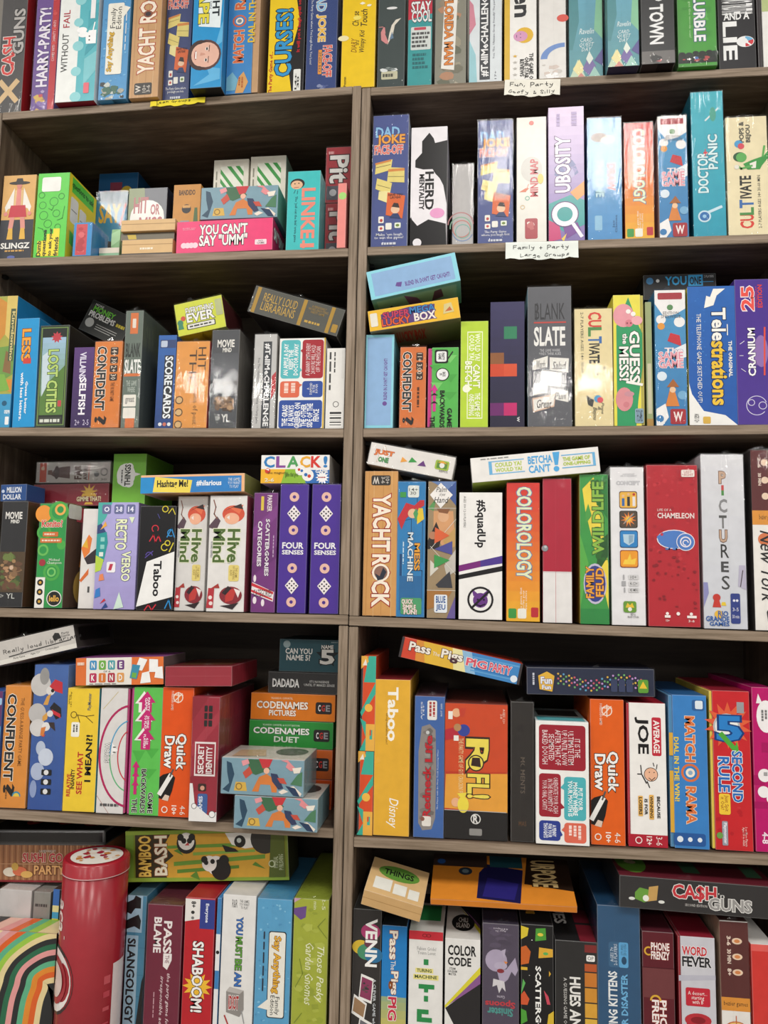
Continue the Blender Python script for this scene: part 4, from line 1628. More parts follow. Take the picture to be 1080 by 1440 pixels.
B('L4', 113, 138, 715, 'plain white game box end with an orange splash, between swirls and lavender', 'e4e0dc', '''
P e8823c 0,.6 .4,.74 .6,.7 .5,.56 .2,.5
P e8b33c .05,.62 .3,.7 .4,.6
P 3a3236 .2,.5 1,.62 1,.46 .4,.44
P d9703a 0,.28 .5,.4 .5,.34 .1,.26
R .5 .16 .62 .22 555
''', d=.02, dep=.16)
B('L4', 135, 193, 706, 'lavender game box with outlined title, tiny cards and birds', 'a9a0d6', '''
V 0 0 1 1 a59ad0 b3aee0
P 4fb0a8 0,.75 .2,.85 .35,1 0,1
r .1 .89 .32 .98 6a6f9a
r .4 .89 .64 .98 6a6f9a
r .7 .89 .92 .98 6a6f9a
T .15 .91 .28 .96 0 eef O
T .44 .91 .6 .96 0 eef 2-8
T .74 .91 .88 .96 0 eef 14
T .46 .55 .74 .84 -90 eaf0c8/4a4878 RECTO
T .64 .26 .86 .54 -90 eaf0c8/4a4878 VERSO
P 2f9a9a .0,.45 .2,.44 .28,.62 .24,.72 0,.7
P 3a4a7a 0,.7 .22,.72 .1,.8 0,.78
P f0b04a .08,.74 .24,.78 .2,.82
R .1 .63 .2 .67 8fd0c8
R .1 .56 .2 .6 8fd0c8
R .08 .49 .18 .53 e8ece4
P b9d44c 0,.34 .14,.36 .2,.46 0,.5
r .28 .34 .5 .44 f0eef2
P c23a50 .32,.36 .4,.36 .44,.42 .36,.42
P e88a5c .1,.26 .24,.27 .2,.33 .12,.32
P 3a7fc8 .02,.1 .16,.12 .14,.2 .04,.18
P c8303c .16,.05 .3,.08 .26,.1
P 2f4a8a .2,.0 .36,.02 .3,.06
P cfe6d8 .5,.0 .74,.02 .62,.16
P e3f0cf .78,.86 .86,.8 .92,.86
''', dep=.18, mat=GLOSS, lean=-.5)
B('L4', 194.5, 246, 711, 'black game box with a slanted white title panel and neon doodle faces', '17161a', '''
P f1f0ee 0,.03 1,.13 1,.56 .24,.46
T .44 .13 .66 .47 -90 17161a Taboo
O .44 .78 .1 .025 d0303f -40 240
L d0303f .03 .3,.66 .4,.72 .46,.65 .54,.71 .6,.66
O .88 .74 .1 .025 2f8fd0 60 300
L 2f8fd0 .03 .78,.7 .9,.78 .98,.7
O .7 .97 .09 .025 d9c83a
L d9c83a .025 .8,.93 .9,.98 .98,.92
O .72 .6 .1 .025 d9c83a 30 330
O .8 .64 .08 .025 d9c83a
L d9c83a .03 .86,.56 .96,.64
O .3 .52 .1 .025 5a4a9a 0 180
L 5a4a9a .025 .2,.5 .4,.56
L d0303f .03 .24,.0 .34,.05 .44,.0 .54,.05
L 2f8fd0 .03 .8,.02 .9,.1 .96,.02
L 4a4a8a .02 .5,.92 .56,.88
''', dep=.18, lean=-.5)
HM = '''
P 5a4450 0,.74 .2,.82 .3,.78 .2,.7 0,.72
L 8a5a4a .03 .1,.96 .16,.9 .12,.84 .2,.8
E .64 .84 .3 .075 d8553a
P e8734c .5,.9 .9,.92 .8,.84
E .6 .8 .2 .05 f0b494
P 3a2a2a .36,.86 .84,.93 .9,.88 .6,.9
P f2e8e0 .46,.81 .54,.83 .54,.79
T .12 .42 .44 .71 -90 4f6a2c/eef0d4 Mind
T .5 .42 .84 .71 -90 4f6a2c/eef0d4 Hive
t .06 .46 .12 .6 -90 667 RICHARD GARFIELD
r .56 .26 .84 .4 e6d27a
t .6 .275 .8 .39 -90 7a5a1c THE GAME|OF THINKING|ALIKE!
E .64 .14 .3 .075 8a2430
P c23a34 .5,.18 .8,.2 .7,.1 .5,.08
P 2a1c20 .4,.16 .56,.22 .66,.2 .5,.14
P 2a1c20 .36,.05 .7,.02 .86,.08 .6,.06
P b9303a 0,.03 .18,.03 .2,.2 .04,.2
C .1 .12 .05 f0e0dc
C .12 .07 .05 f0e0dc
P a8342c .12,.2 .3,.24 .34,.2
P f2e8e4 .72,.2 .9,.18 .84,.12
'''
B('L4', 247, 291, 697, 'white game box with red-haired cartoon faces, beside the black doodle box', 'dcd9d6', HM, dep=.18, wrap=1, d=.014, lean=-.3)
B('L4', 292, 347, 696, 'white game box with red-haired cartoon faces, beside the plum lettered box', 'e6e3e0', HM, dep=.18, wrap=1, R='a04a5a', d=.0, lean=-.3)
B('L4', 354, 390, 692, 'plum game box with white serif lettering and a red-white ticket', '76347c', '''
P 83408a 0,.6 1,.8 1,.9 0,.7
P 6a2c70 0,.3 1,.45 1,.55 0,.4
r .3 .85 .42 .97 e4c84a
T .56 .84 .76 .98 -90 e8dce8/7a2030 PARKER
T .52 .3 .7 .78 -90 f2eaf2/3a1440 SCATTERGORIES
T .2 .38 .38 .76 -90 f2eaf2/3a1440 CATEGORIES
k .84 .44 .9 .64 -90 cdb0d0 1
P f0e8e8 .0,.16 .92,.09 .96,.17 .04,.25
P d0303c .0,.22 .92,.15 .93,.17 .02,.245
P d0303c .0,.17 .9,.1 .9,.115 .0,.19
t .1 .13 .86 .19 0 333 CATEGORIES
E .14 .28 .06 .03 f0e4ea
E .16 .1 .08 .03 f0e4ea
E .5 .08 .07 .03 f0e4ea
''', dep=.18, wrap=1, lean=-.2)
FS = '''
C .5 .9 .17 ecbfb0
C .5 .9 .06 4a2a8c
P f4ecec .5,.705 .74,.77 .5,.835 .26,.77
C .5 .805 .03 2a2030
C .42 .785 .03 2a2030
C .58 .785 .03 2a2030
C .34 .77 .03 2a2030
C .5 .77 .03 2a2030
C .66 .77 .03 2a2030
C .42 .752 .03 2a2030
C .58 .752 .03 2a2030
C .5 .732 .03 2a2030
C .5 .64 .17 ecbfb0
C .5 .64 .06 4a2a8c
T .12 .495 .88 .545 0 f4f2f6 FOUR
T .12 .45 .88 .485 0 f4f2f6 SENSES
C .5 .345 .17 ecbfb0
C .5 .345 .06 4a2a8c
P f4ecec .5,.145 .74,.21 .5,.275 .26,.21
C .5 .245 .03 2a2030
C .42 .225 .03 2a2030
C .58 .225 .03 2a2030
C .34 .21 .03 2a2030
C .5 .21 .03 2a2030
C .66 .21 .03 2a2030
C .42 .192 .03 2a2030
C .58 .192 .03 2a2030
C .5 .172 .03 2a2030
C .5 .085 .17 ecbfb0
C .5 .085 .06 4a2a8c
'''
B('L4', 391, 433, 680, 'violet game box with pink rings and dotted diamonds, beside the plum lettered box', '4a2b96', FS, dep=.18, wrap=1, lean=-.1)
B('L4', 436, 479, 680, 'violet game box with pink rings and dotted diamonds, against the bookcase post', '4a2b96', FS, dep=.18, wrap=1, lean=-.1)
Q((366, 681), (463, 681), (367, 641), .015, .1, 'white and bright coloured letter box lying on the two violet boxes', 'f1efec', '''
R 0 0 .36 .5 f0b62c
R .36 0 .62 .5 8fbf3a
R .6 0 1 .47 2f6db4
P 8fbf3a .3,.0 .66,.0 .62,.48 .36,.48
T .04 .55 .2 .96 0 2f7fc0 C
T .22 .55 .36 .96 0 8a4a9a L
T .38 .55 .56 .96 0 4f9f5a A
T .57 .55 .72 .96 0 e8a82c C
T .73 .55 .88 .96 0 d8342c K
T .91 .55 .97 .96 0 2f7fc0 !
T .8 .36 .98 .48 0 f2f4f6 GAME
S .9 .2 .1 .06 12 f4f4f2
k .84 .17 .96 .24 0 a33 1
C .58 .46 .075 f2f0ec
C .69 .28 .085 f2f0ec
C .56 .48 .02 d0402f
C .6 .44 .02 2f6db4
C .66 .3 .025 2f6db4
C .71 .25 .025 d0402f
C .1 .44 .04 d0402f
P f2f0ec .06,.5 .12,.52 .12,.44
t .1 .3 .4 .42 0 4a3a1a the magnetic
t .36 .18 .55 .4 0 35502a game that goes
T .06 .05 .2 .18 0 e8e2c2 2-6
''', row='L4', dz=.0018, T='e0ddd6', R='c8c4ba')
Q((197, 697), (344, 694), (196, 671), -.008, .1, 'orange and blue hashtag box lying across the black doodle and white face boxes', 'efb887', '''
R .0 .02 .97 .88 2f7fc4
R 0 .0 .12 .88 2a8fd0
P f0d95a .12,.06 .48,.0 .5,.68 .14,.9
T .16 .2 .46 .72 0 1d1d1d Hashtag Me!
T .54 .34 .78 .66 0 eef2f6 #hilarious
t .84 .2 .96 .76 0 dfe8f0 THE GAMES|YOU WANT|TO PLAY
''', row='L4', T='eec4a4', R='7a7a3c', dz=.0035, cat='card game', name='card_game_box')
Q((156, 716), (203, 716), (157, 640), .097, .13, 'fresh green card box with a white thought bubble, upright on the lavender box', '7cc242', '''
E .4 .6 .28 .22 f4f6f0
C .3 .72 .12 f4f6f0
C .5 .75 .12 f4f6f0
C .26 .5 .12 f4f6f0
C .5 .46 .14 f4f6f0
P f4f6f0 .6,.56 .85,.62 .6,.66
T .36 .4 .54 .8 90 1f2a1c THINGS
k .25 .45 .31 .7 -90 555 1
''', row='L4', R='6aa93a', dz=.003, cat='card game', name='card_game_box')
Q((45, 716), (153, 714), (46, 684), .1, .14, 'maroon game box with a gold crown, lying on the swirl box', '8a2834', '''
S .74 .6 .12 .05 9 d9a83c
P d9a83c .64,.44 .84,.44 .82,.56 .66,.56
T .58 .2 .9 .42 0 e9d9b0/5a1420 GIMME THAT!
P d9a83c .68,.06 .8,.06 .78,.16 .7,.16
''', row='L4', wrap=1, dz=.0045)
Q((49, 683), (155, 682), (49, 653), .1, .14, 'grey game box with a dark hat figure, lying on the maroon crown box', 'a8a19c', '''
R .05 .04 .14 .96 b0452f
C .09 .7 .025 c8a48a
P 4a302c .2,.4 .24,.3 .46,.2 .46,.8 .34,.76 .24,.62
E .28 .5 .035 .32 3a2624
P 5a3a30 .16,.4 .22,.38 .22,.62 .16,.6
T .52 .16 .62 .86 90 4a2a24 FAR
T .64 .12 .7 .88 90 4a2a24 AWAY
R .71 .12 .72 .86 b0452f
C .82 .4 .035 555
O .92 .5 .05 .012 555
t .8 .1 .96 .2 0 555 2  30
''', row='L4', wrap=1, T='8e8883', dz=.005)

# ------------------------------------------------------------------ fourth row, bookcase with the paper signs
Q((515, 652), (636, 675), (520, 620), .006, .06, 'white cooperative word box with tiny bright triangles, tilted on the wood-grain box', 'e9e5e0', '''
S .17 .52 .12 .055 5 c4a58a
S .17 .52 .11 .05 5 f2eee8
T .06 .46 .29 .74 0 e8823c/a8342c JUST
T .12 .2 .24 .42 0 5aa04a/2a6a7a ONE
P f0a84a .38,.34 .46,.44 .39,.6
P 3f9f4c .47,.4 .57,.48 .5,.66
P 6a3a80 .58,.34 .68,.36 .64,.6
r .78 .34 .94 .76 a8c24a
R .8 .4 .92 .7 5f8f3a
C .86 .54 .03 f2eee8
P e8a83c .8,.64 .92,.64 .86,.74
t .84 .24 .94 .34 0 555 REPOS
''', row='R4', wrap=1, dz=.0)
B('R4', 511, 559, 662, 'wood-grain game box with outlined title reading downwards, by the bookcase post', 'd09a5c', '''
L bd864a .015 .1,0 .13,1
L dcae76 .02 .32,0 .28,1
L c08a50 .015 .55,0 .57,1
L dcb078 .02 .84,0 .82,1
r .2 .9 .78 .97 3a3734
T .24 .91 .44 .96 180 d8d0c6 W
t .5 .91 .74 .96 -90 d8d0c6 10+|3-6
T .26 .44 .8 .84 -90 f6ead8/a8382a YACHT
T .26 .06 .8 .42 -90 f6ead8/a8382a ROCK
C .53 .295 .26 f6ead8
C .53 .295 .2 8f6a5c
P 2f3440 .36,.29 .44,.24 .6,.25 .7,.3 .6,.33 .5,.27
''', dep=.2, lean=-.1)
B('R4', 557, 599, 676, 'blue machine-pipe game box with a goggled kid in red', '2f80ba', '''
P 1d4a78 .1,.46 .2,.46 .2,.3 .3,.3 .3,.26 .1,.26
L 1b3c60 .02 .7,.96 .7,.7 .9,.7 .9,.4
L 1b3c60 .02 .1,.7 .5,.72 .5,.6
L 1b3c60 .02 .1,.2 .4,.1 .9,.24
L 4f9fd8 .02 .2,.56 .2,.3
L 1b3c60 .025 .55,.34 .9,.34 .9,.12
R .1 .05 .9 .3 2a6aa0
P c8303a .0,.72 .3,.84 .6,.82 .8,.86 .95,.86 .95,.82 .5,.76 .3,.72 .15,.64
C .54 .76 .17 ecc09a
P e8c83a .7,.68 .95,.72 .9,.8 .75,.8 .7,.76
P 4fa060 .56,.76 .66,.8 .74,.76 .66,.7
r .36 .88 .76 .97 e4e8e2
R .08 .88 .3 .92 3f9a4c
t .4 .9 .72 .95 0 444 14+|30
T .38 .26 .58 .62 -90 d9e6ee/1b3c60 MACHINE
T .62 .34 .82 .54 -90 f0a83c/4a3a2a MESS
k .2 .34 .26 .55 -90 cfe3f0 1
r .16 .02 .9 .14 4f9f6c
T .2 .09 .6 .13 0 f2efe4/a8303a QUICK
T .24 .055 .7 .09 0 f2efe4/a8303a SIMPLE
T .28 .02 .74 .055 0 f2efe4/a8303a FUN!
''', dep=.2, wrap=1)
B('R4', 600, 642, 676, 'patchwork portrait game box with a white diamond title and coloured triangles', 'a08a6a', '''
P 6a86b8 .1,1 1,1 1,.9
P 5f9a5a 0,.8 .3,.88 .2,.78
P 3f5a9a .6,.92 1,1 1,.82
P d8a070 .2,.78 .9,.78 .95,.64 .6,.5 .2,.62
C .55 .74 .2 e0b088
P 8a5a3a .3,.8 .8,.8 .7,.76 .4,.77
P 2a2422 .0,.56 .3,.7 .5,.6 .4,.5 0,.5
C .18 .6 .14 b88060
P c8a060 .55,.56 .98,.66 .98,.52 .7,.5
P c8c2b8 .6,.38 1,.5 1,.34 .7,.3
P d9d4c8 .1,.42 .4,.36 .1,.3
P 3a3a40 .3,.24 .8,.34 .9,.22 .4,.22
P a8743a .0,.2 .9,.2 .6,.1 0,.06
P 6a5a9a .7,.0 1,.16 1,0
P f4f0ec .45,.8 .88,.9 .45,.99 .06,.9
I .28 .92 .66 .96 0 333 Palm
I .4 .885 .62 .915 0 333 of your
I .2 .84 .74 .885 0 222 Hand
L e9e4da .015 0,.8 1,.8
L e9e4da .015 .1,.5 1,.72
L e9e4da .015 .1,.52 1,.32
L e9e4da .015 0,.2 1,.2
P e0663a .24,.54 .78,.6 .26,.66
P 4f4f9a .24,.5 .88,.56 .88,.46
P 3f9a50 .24,.36 .8,.42 .24,.46
r .26 .04 .72 .17 e8edf2
T .32 .11 .66 .16 0 2f5a9a BLUE
T .32 .05 .66 .1 0 2f5a9a JEU
''', dep=.2, wrap=1, R='4a6a3a')
B('R4', 645, 707, 692, 'white game box with black hashtag title, purple stripe and a crossed-out imp', 'efedea', '''
T .36 .56 .62 .94 -90 1d1b1e #SquadUp
t .1 .72 .16 .97 -90 333 AGES 10+ / 2-10 PLAYERS
P 7a2a7a 0,.37 .5,.41 .5,.46 0,.42
P 4f3a8f .5,.41 1,.44 1,.5 .5,.46
P 1d1b1e 0,.31 1,.38 1,.42 0,.345
C .5 .15 .17 6a3a86
P 6a3a86 .34,.18 .3,.24 .44,.2
P 6a3a86 .66,.18 .7,.24 .56,.2
C .44 .155 .025 2a1838
C .58 .155 .025 2a1838
L 2a1838 .03 .42,.115 .5,.105 .6,.12
O .5 .155 .3 .045 1d1b1e
L 1d1b1e .05 .3,.09 .7,.22
''', dep=.2, L='8a2030', lean=-.1)
Q((664, 683), (845, 667), (659, 648), .002, .12, 'long white betting box with blue and lime lettering, propped over the imp and crimson boxes', 'edeae6', '''
R .14 .3 .165 .8 6fb4e0
R .14 .76 .42 .8 6fb4e0
R .14 .26 .42 .3 6fb4e0
T .19 .54 .4 .72 0 b4cc3e COULD YA?
T .19 .34 .4 .5 0 b4cc3e WOULD YA?
T .45 .54 .64 .86 0 4fa8e0 BETCHA
T .45 .18 .62 .5 0 4fa8e0 CAN'T
P 4fa8e0 .655,.42 .68,.42 .7,.94 .645,.94
C .665 .27 .022 4fa8e0
R .71 .76 .97 .8 6fb4e0
R .71 .26 .97 .3 6fb4e0
R .95 .26 .97 .8 6fb4e0
T .72 .54 .93 .7 0 b4cc3e THE GAME OF
T .72 .36 .93 .5 0 b4cc3e ONE-UPPING
k .08 .88 .3 .94 0 888 1
''', row='R4', U='a8bf4a', dz=.0045)
B('R4', 711, 760, 678, 'yellow-to-red game box with rainbow lettering, beside the white imp box', 'dd5a34', COLR.replace('.72 .95 -90', '.76 .97 -90') + 'T .2 .3 .0 .3 0 fff .\n', dep=.2, wrap=1, lean=.1)
B('R4', 762, 805, 672, 'half crimson, half white plain game box with a thumb notch', 'b3213a', '''
R 0 0 1 .345 e9e6e4
R 0 .34 1 .35 d9d0d0
C .07 .51 .13 7a2030
C .07 .51 .11 8e9298
C .09 .52 .05 c4c6c8
R .44 0 .45 1 c23a4e
''', dep=.2, wrap=1, lean=.1)
B('R4', 814, 857, 666, 'jungle green game box with big green letters and an oval badge', '3f9a48', '''
P f0d84a .1,.9 .5,.98 .98,.4 .98,.1 .7,.35 .2,.75
P 2f7f3c .4,.9 .98,1 .98,.7 .6,.8
P 2a5a2c .5,.3 .98,.45 .98,.6 .7,.55
Z 16 3 .3 .75 .98 .99 .2 3f7f34,2f6a2c,6aa84a
Z 10 9 .45 .4 .98 .7 .2 2f6a2c,3f8a3c,274f24
P 5aae4a .0,.1 .3,.4 0,.6
P 4fa04a .2,.66 .42,.72 .3,.8 .2,.74
T .44 .46 .84 .95 90 8fbf4a/33602c WILDLIFE
E .52 .265 .4 .135 c9c2d8
E .52 .265 .36 .12 33408a
T .2 .17 .48 .38 90 f0a83c/6a2a20 FAMILY
T .54 .18 .82 .37 90 f0a83c/6a2a20 FEUD
R 0 0 1 .1 2f8a44
''', dep=.2, wrap=1, lean=.1, L='c8b84a')
B('R4', 858, 908, 656, 'white concept box with four square picture icons in a column', 'e9e8ea', '''
T .18 .885 .88 .91 0 cfced2/9a9aa0 CONCEPT
t .3 .935 .8 .96 0 9a9aa0 ALAIN RIVOLLET|GAETAN BEAUJANNOT
r .26 .735 .8 .845 6a4a3a
r .28 .74 .78 .84 eeb84a
P 3a6aa8 .34,.75 .42,.75 .42,.8 .34,.8
P 333 .5,.75 .58,.75 .58,.81 .5,.81
P e9e4e4 .66,.75 .74,.75 .74,.81 .66,.81
C .38 .815 .04 e8c09a
C .54 .825 .04 e8c09a
C .7 .825 .04 c23a34
r .26 .61 .8 .72 2a2622
r .28 .615 .78 .715 54483c
S .53 .665 .24 .1 11 e8833c
S .53 .665 .14 .06 9 f0c84a
L 999 .03 .4,.64 .68,.7
r .26 .485 .8 .595 1d4a78
r .28 .49 .78 .59 2f86c8
P b9d4e4 .36,.57 .7,.57 .68,.52 .53,.5 .38,.52
P 8fb0c8 .53,.565 .67,.565 .65,.525 .53,.51
r .26 .36 .8 .47 8a3420
r .28 .365 .78 .465 f0a02c
P f6d04a .34,.38 .7,.38 .74,.42 .6,.41 .56,.45 .48,.41 .4,.41
r .5 .285 .8 .315 d4d3d4
r .5 .245 .8 .275 d4d3d4
r .5 .205 .8 .235 d4d3d4
t .56 .29 .74 .31 0 666 10+
t .54 .25 .76 .27 0 666 4-12+
t .54 .21 .76 .23 0 666 40 MIN
R .34 .285 .38 .315 a9a9ac
R .3 .245 .42 .275 a9a9ac
R .36 .205 .4 .235 a9a9ac
r .34 .08 .72 .15 6a9a3a
P e8c23c .4,.11 .66,.11 .6,.14 .53,.125 .46,.14
C .53 .1 .06 f2eee8
t .46 .045 .78 .075 0 444 REPOS|PRODUCTION
''', dep=.2, wrap=1)
B('R4', 909, 984, 653, 'large red game box with a blue curled-tail lizard', 'b82430', '''
Z 70 4 .02 .3 .98 .98 .06 a81f2c,c42c38,b02634,c8323c
Z 26 9 .02 .1 .98 .5 .06 8f1a26,9c1f2a
T .2 .665 .92 .7 0 f2dcd8 CHAMELEON
t .2 .71 .48 .725 0 f2dcd8 LIFE OF A
E .52 .535 .34 .06 f0e8ee
E .52 .535 .32 .055 4f7fc8
C .74 .52 .18 f0e8ee
C .74 .52 .165 4f7fc8
O .74 .52 .11 .025 f0e8ee
O .74 .515 .06 .02 f0e8ee 0 280
P 4f7fc8 .18,.55 .3,.58 .36,.5 .24,.51
C .28 .565 .03 c23a50
L 4f7fc8 .03 .44,.5 .42,.475 .36,.475
L 4f7fc8 .03 .56,.49 .56,.475 .5,.475
r .68 .925 .94 .97 f0e4de
t .7 .93 .92 .965 0 a32 LAST|NIGHT
C .36 .08 .03 f4e8e4
R .31 .055 .42 .07 f4e8e4
C .57 .08 .035 f4e8e4
C .82 .08 .03 f4e8e4
R .74 .055 .92 .07 f4e8e4
t .33 .03 .4 .045 0 f4e8e4 10+
t .76 .03 .88 .045 0 f4e8e4 3-6
''', dep=.22, wrap=1, lean=.15)
B('R4', 986, 1049, 638, 'tall white-grey game box with spaced lettering made of small objects', 'd5d6dc', '''
V 0 0 1 1 cfd2da dcdce0
T .42 .83 .58 .9 0 c8a890/6a4a3a P
R .47 .76 .53 .82 4f8f4a
R .47 .79 .53 .82 c84a4a
T .4 .66 .6 .74 0 8a8a8c C
R .4 .63 .58 .645 555
R .47 .57 .51 .63 777
T .4 .49 .58 .56 0 c4a48c/5a4030 U
t .42 .4 .62 .48 0 333 R
T .42 .32 .6 .38 0 4a4a4c E
t .42 .22 .62 .3 0 444 S
P b9b4c8 .8,.24 1,.22 .98,.36 .84,.36
L 3a2a2a .02 .86,.24 .92,.33
P 8f8fc0 0,.12 .12,.2 .1,.26 0,.26
C .3 .175 .09 c83a30
P c83a30 .2,.12 .4,.12 .36,.16 .24,.16
P e8c83c .4,.13 .52,.13 .5,.15 .42,.15
r .62 .03 .84 .2 2f3f86
C .7 .16 .03 e4e4f0
C .77 .16 .03 e4e4f0
t .66 .1 .8 .12 0 e4e4f0 3-5
t .65 .06 .81 .08 0 e4e4f0 30 min
C .34 .08 .1 e8b93c
T .32 .07 .56 .1 0 2f5fa8 RIO
T .04 .04 .58 .07 0 2f5fa8 GRANDE
T .12 .015 .58 .038 0 2f5fa8 GAMES
''', dep=.25, wrap=1, lean=.2)
B('R4', 1057, 1092, 632, 'brown and white pizza game box with script lettering, last on its shelf', 'eeeae4', '''
R 0 .66 1 1 5e2a2a
R 0 .58 1 .66 e0963c
t .3 .6 1 .64 0 3a2414 bezier games
C .6 .93 .16 ecd2b8
C .6 .83 .16 ecd2b8
C .6 .74 .16 ecd2b8
T .3 .9 .44 .96 -90 f0dccc 2-6
T .3 .8 .44 .87 -90 f0dccc 30 MIN
C .5 .5 .28 d87a4c
I .3 .15 .9 .55 -90 222 New York
P 2a2a2a .5,.1 1,.2 1,.02 .6,.0
''', dep=.24, L='3f3a38', wrap=1, lean=.2)
# ------------------------------------------------------------------ fifth row, bookcase with the tin
Q((-26, 944), (109, 913), (-30, 911), .01, .14, 'grey-white book-like sample box with pen lettering, sloping down at the shelf end', 'c9c4be', '''
R 0 .0 1 .2 e0dcd4
W .24 .44 .056 1f1c1c Really loud librarians
P 222 .78,.52 .86,.56 .84,.8 .8,.84 .77,.7
t .86 .58 .95 .8 0 333 Party|Game
L 333 .01 .3,.27 .95,.4
t .34 .1 .46 .2 0 333 Party Game
t .52 .12 .62 .22 0 333 Ages 12+
t .68 .14 .82 .26 0 333 2 or more players
@R
R .1 .3 .9 .9 24211f
''', row='L5', wrap=1, dz=.003, R='4a4542')
B('L5', -28, 0, 971, 'blue-violet swirled game box cut off by the frame edge', '3a5aa0', '''
V 0 0 1 1 2f3f6f 6a3a6a
r .7 .88 .98 .94 9fc4e4
P 4fa0d0 .4,.3 1,.5 1,.7 .5,.6
''', d=.004, dep=.2, lean=-.5)
B('L5', 3, 42, 963, 'amber quiz box with black upright lettering and a rainbow logo', 'dd8f3e', '''
T .1 .22 .46 .93 -90 1f1c1c/f6f0e4 CONFIDENT
T .12 .09 .56 .2 -90 1f1c1c ?
t .62 .34 .76 .9 -90 6a3f18 THE GUESS-A-RANGE PARTY GAME
C .64 .1 .16 3f8fb0
C .64 .095 .12 e8c84a
R .46 .06 .82 .095 dd8f3e
k .2 .06 .3 .14 -90 8a5a28 1
''', dep=.2, wrap=1, lean=-.75)
B('L5', 44, 94, 934, 'blue game box with three cartoon geese in caps above a cloud', '3c5ea0', '''
V 0 0 1 1 34549a 4668a8
E .2 .86 .3 .08 c9c6c4
E .3 .92 .14 .06 9a9896
C .5 .82 .13 dcd9d6
P d9a04c .4,.78 .52,.8 .44,.72 .3,.72
P c8303a .46,.85 .62,.9 .84,.88 .86,.8 .6,.82
C .56 .82 .05 222
E .14 .66 .26 .07 c0bdbc
P 1f1c20 .5,.7 .62,.74 .84,.7 .86,.64 .7,.62
P c8303a .56,.69 .82,.66 .84,.63 .6,.66
P d9a04c .3,.64 .48,.68 .44,.62 .3,.6
C .52 .66 .09 dcd9d6
E .18 .56 .24 .06 d5d2d0
C .42 .57 .12 e6e3e0
P 3a2c28 .48,.6 .66,.6 .7,.54 .54,.57
P d9803c .28,.56 .42,.57 .36,.5 .26,.51
P d8503c .3,.5 .42,.52 .38,.5
E .3 .42 .14 .05 b9c4d8
E .46 .36 .22 .06 ccd4e4
E .24 .26 .2 .06 b0bcd6
E .14 .14 .1 .06 8fa0c8
r .36 .235 .66 .275 16181c
r .36 .17 .66 .21 16181c
r .36 .105 .66 .145 16181c
C .5 .255 .07 e4e4e4
C .5 .19 .07 e4e4e4
C .5 .125 .07 e4e4e4
''', dep=.2, wrap=1, R='5f7cb4', lean=-.75)
B('L5', 92, 138, 967, 'bright yellow party game box with a stick figure and red lettering', 'ecc93a', '''
T .4 .14 .58 .48 90 b9302c SEE WHAT
T .64 .24 .84 .62 90 1d1b18/e8c83a I MEAN?!
T .1 .12 .22 .3 90 b9302c RELATIVE
T .22 .18 .34 .34 90 2a2620 INSANITY
r .16 .6 .42 .72 f0eee4
k .2 .62 .38 .7 -90 555 2
O .22 .78 .1 .02 5a4a20
L 5a4a20 .02 .3,.78 .6,.77 .85,.78
L 5a4a20 .02 .6,.77 .82,.72
L 5a4a20 .02 .34,.78 .42,.72
t .64 .82 .78 .96 90 3a5a7a PlayMonster
t .04 .84 .14 .97 -90 6a5a20 Ages 14+|Adult
''', dep=.2, R='2f8a9a', lean=-.75)
B('L5', 139, 180, 967, 'white-grey word game box with nested rainbow arcs and a pink edge', 'dad7d4', '''
A 1.1 .46 1.06 .4 .075 b02a5c 95 265
A 1.1 .46 .7 .28 .04 4f9fc8 100 180
A 1.1 .46 .7 .28 .04 5fb07a 180 258
A 1.1 .46 .42 .2 .04 c83a48 105 255
L c9b04a .012 .1,.83 .6,.97
L a86a5a .012 .0,.14 .45,.0
P f2f0ee .46,.46 .68,.5 .46,.56
T .22 .4 .4 .56 -90 e4e2e0/3a3a3a WORDS
t .5 .48 .6 .53 -90 333 11
k .14 .05 .8 .085 0 555 1
''', dep=.2, tray=('R', .06, 'b02a6a'), lean=-.6)
B('L5', 182, 227, 966, 'green backwards game box with three pink arrows, under the red flat box', '5fbf54', '''
P 4fae48 .5,.52 .95,.52 .72,.44
P 4fae48 .1,.5 .5,.5 .3,.4
P 4fae48 .4,.36 .9,.36 .65,.28
P 6fd062 .1,.3 .5,.3 .3,.2
P f0eee8 .12,.87 .68,.87 .4,.97
P f0eee8 .24,.8 .56,.8 .56,.88 .24,.88
P c42a72 .22,.88 .78,.88 .5,.97
R .34 .8 .66 .885 c42a72
P f0eee8 .14,.73 .7,.73 .42,.83
P c42a72 .24,.74 .8,.74 .52,.83
R .36 .66 .66 .745 c42a72
P f0eee8 .14,.58 .7,.58 .42,.68
P c42a72 .24,.59 .8,.59 .52,.68
R .36 .51 .66 .6 c42a72
T .44 .81 .6 .92 -90 f4e4ec PARTY|GAME
T .44 .67 .6 .78 -90 f4e4ec 30 MINS|TO PLAY
T .44 .52 .6 .63 -90 f4e4ec 4-20|PLAYERS
P c42a72 .12,.37 .36,.37 .24,.42
R .19 .16 .29 .38 c42a72
P c42a72 .12,.3 .36,.3 .24,.34
P c42a72 .12,.23 .36,.23 .24,.27
T .16 .02 .32 .13 -90 1c241a/e8efe0 THE
T .42 .02 .58 .36 -90 1c241a/e8efe0 BACKWARDS
T .66 .02 .82 .18 -90 1c241a/e8efe0 GAME
''', dep=.2, tray=('L', .07, 'b83a80'), lean=-.5)
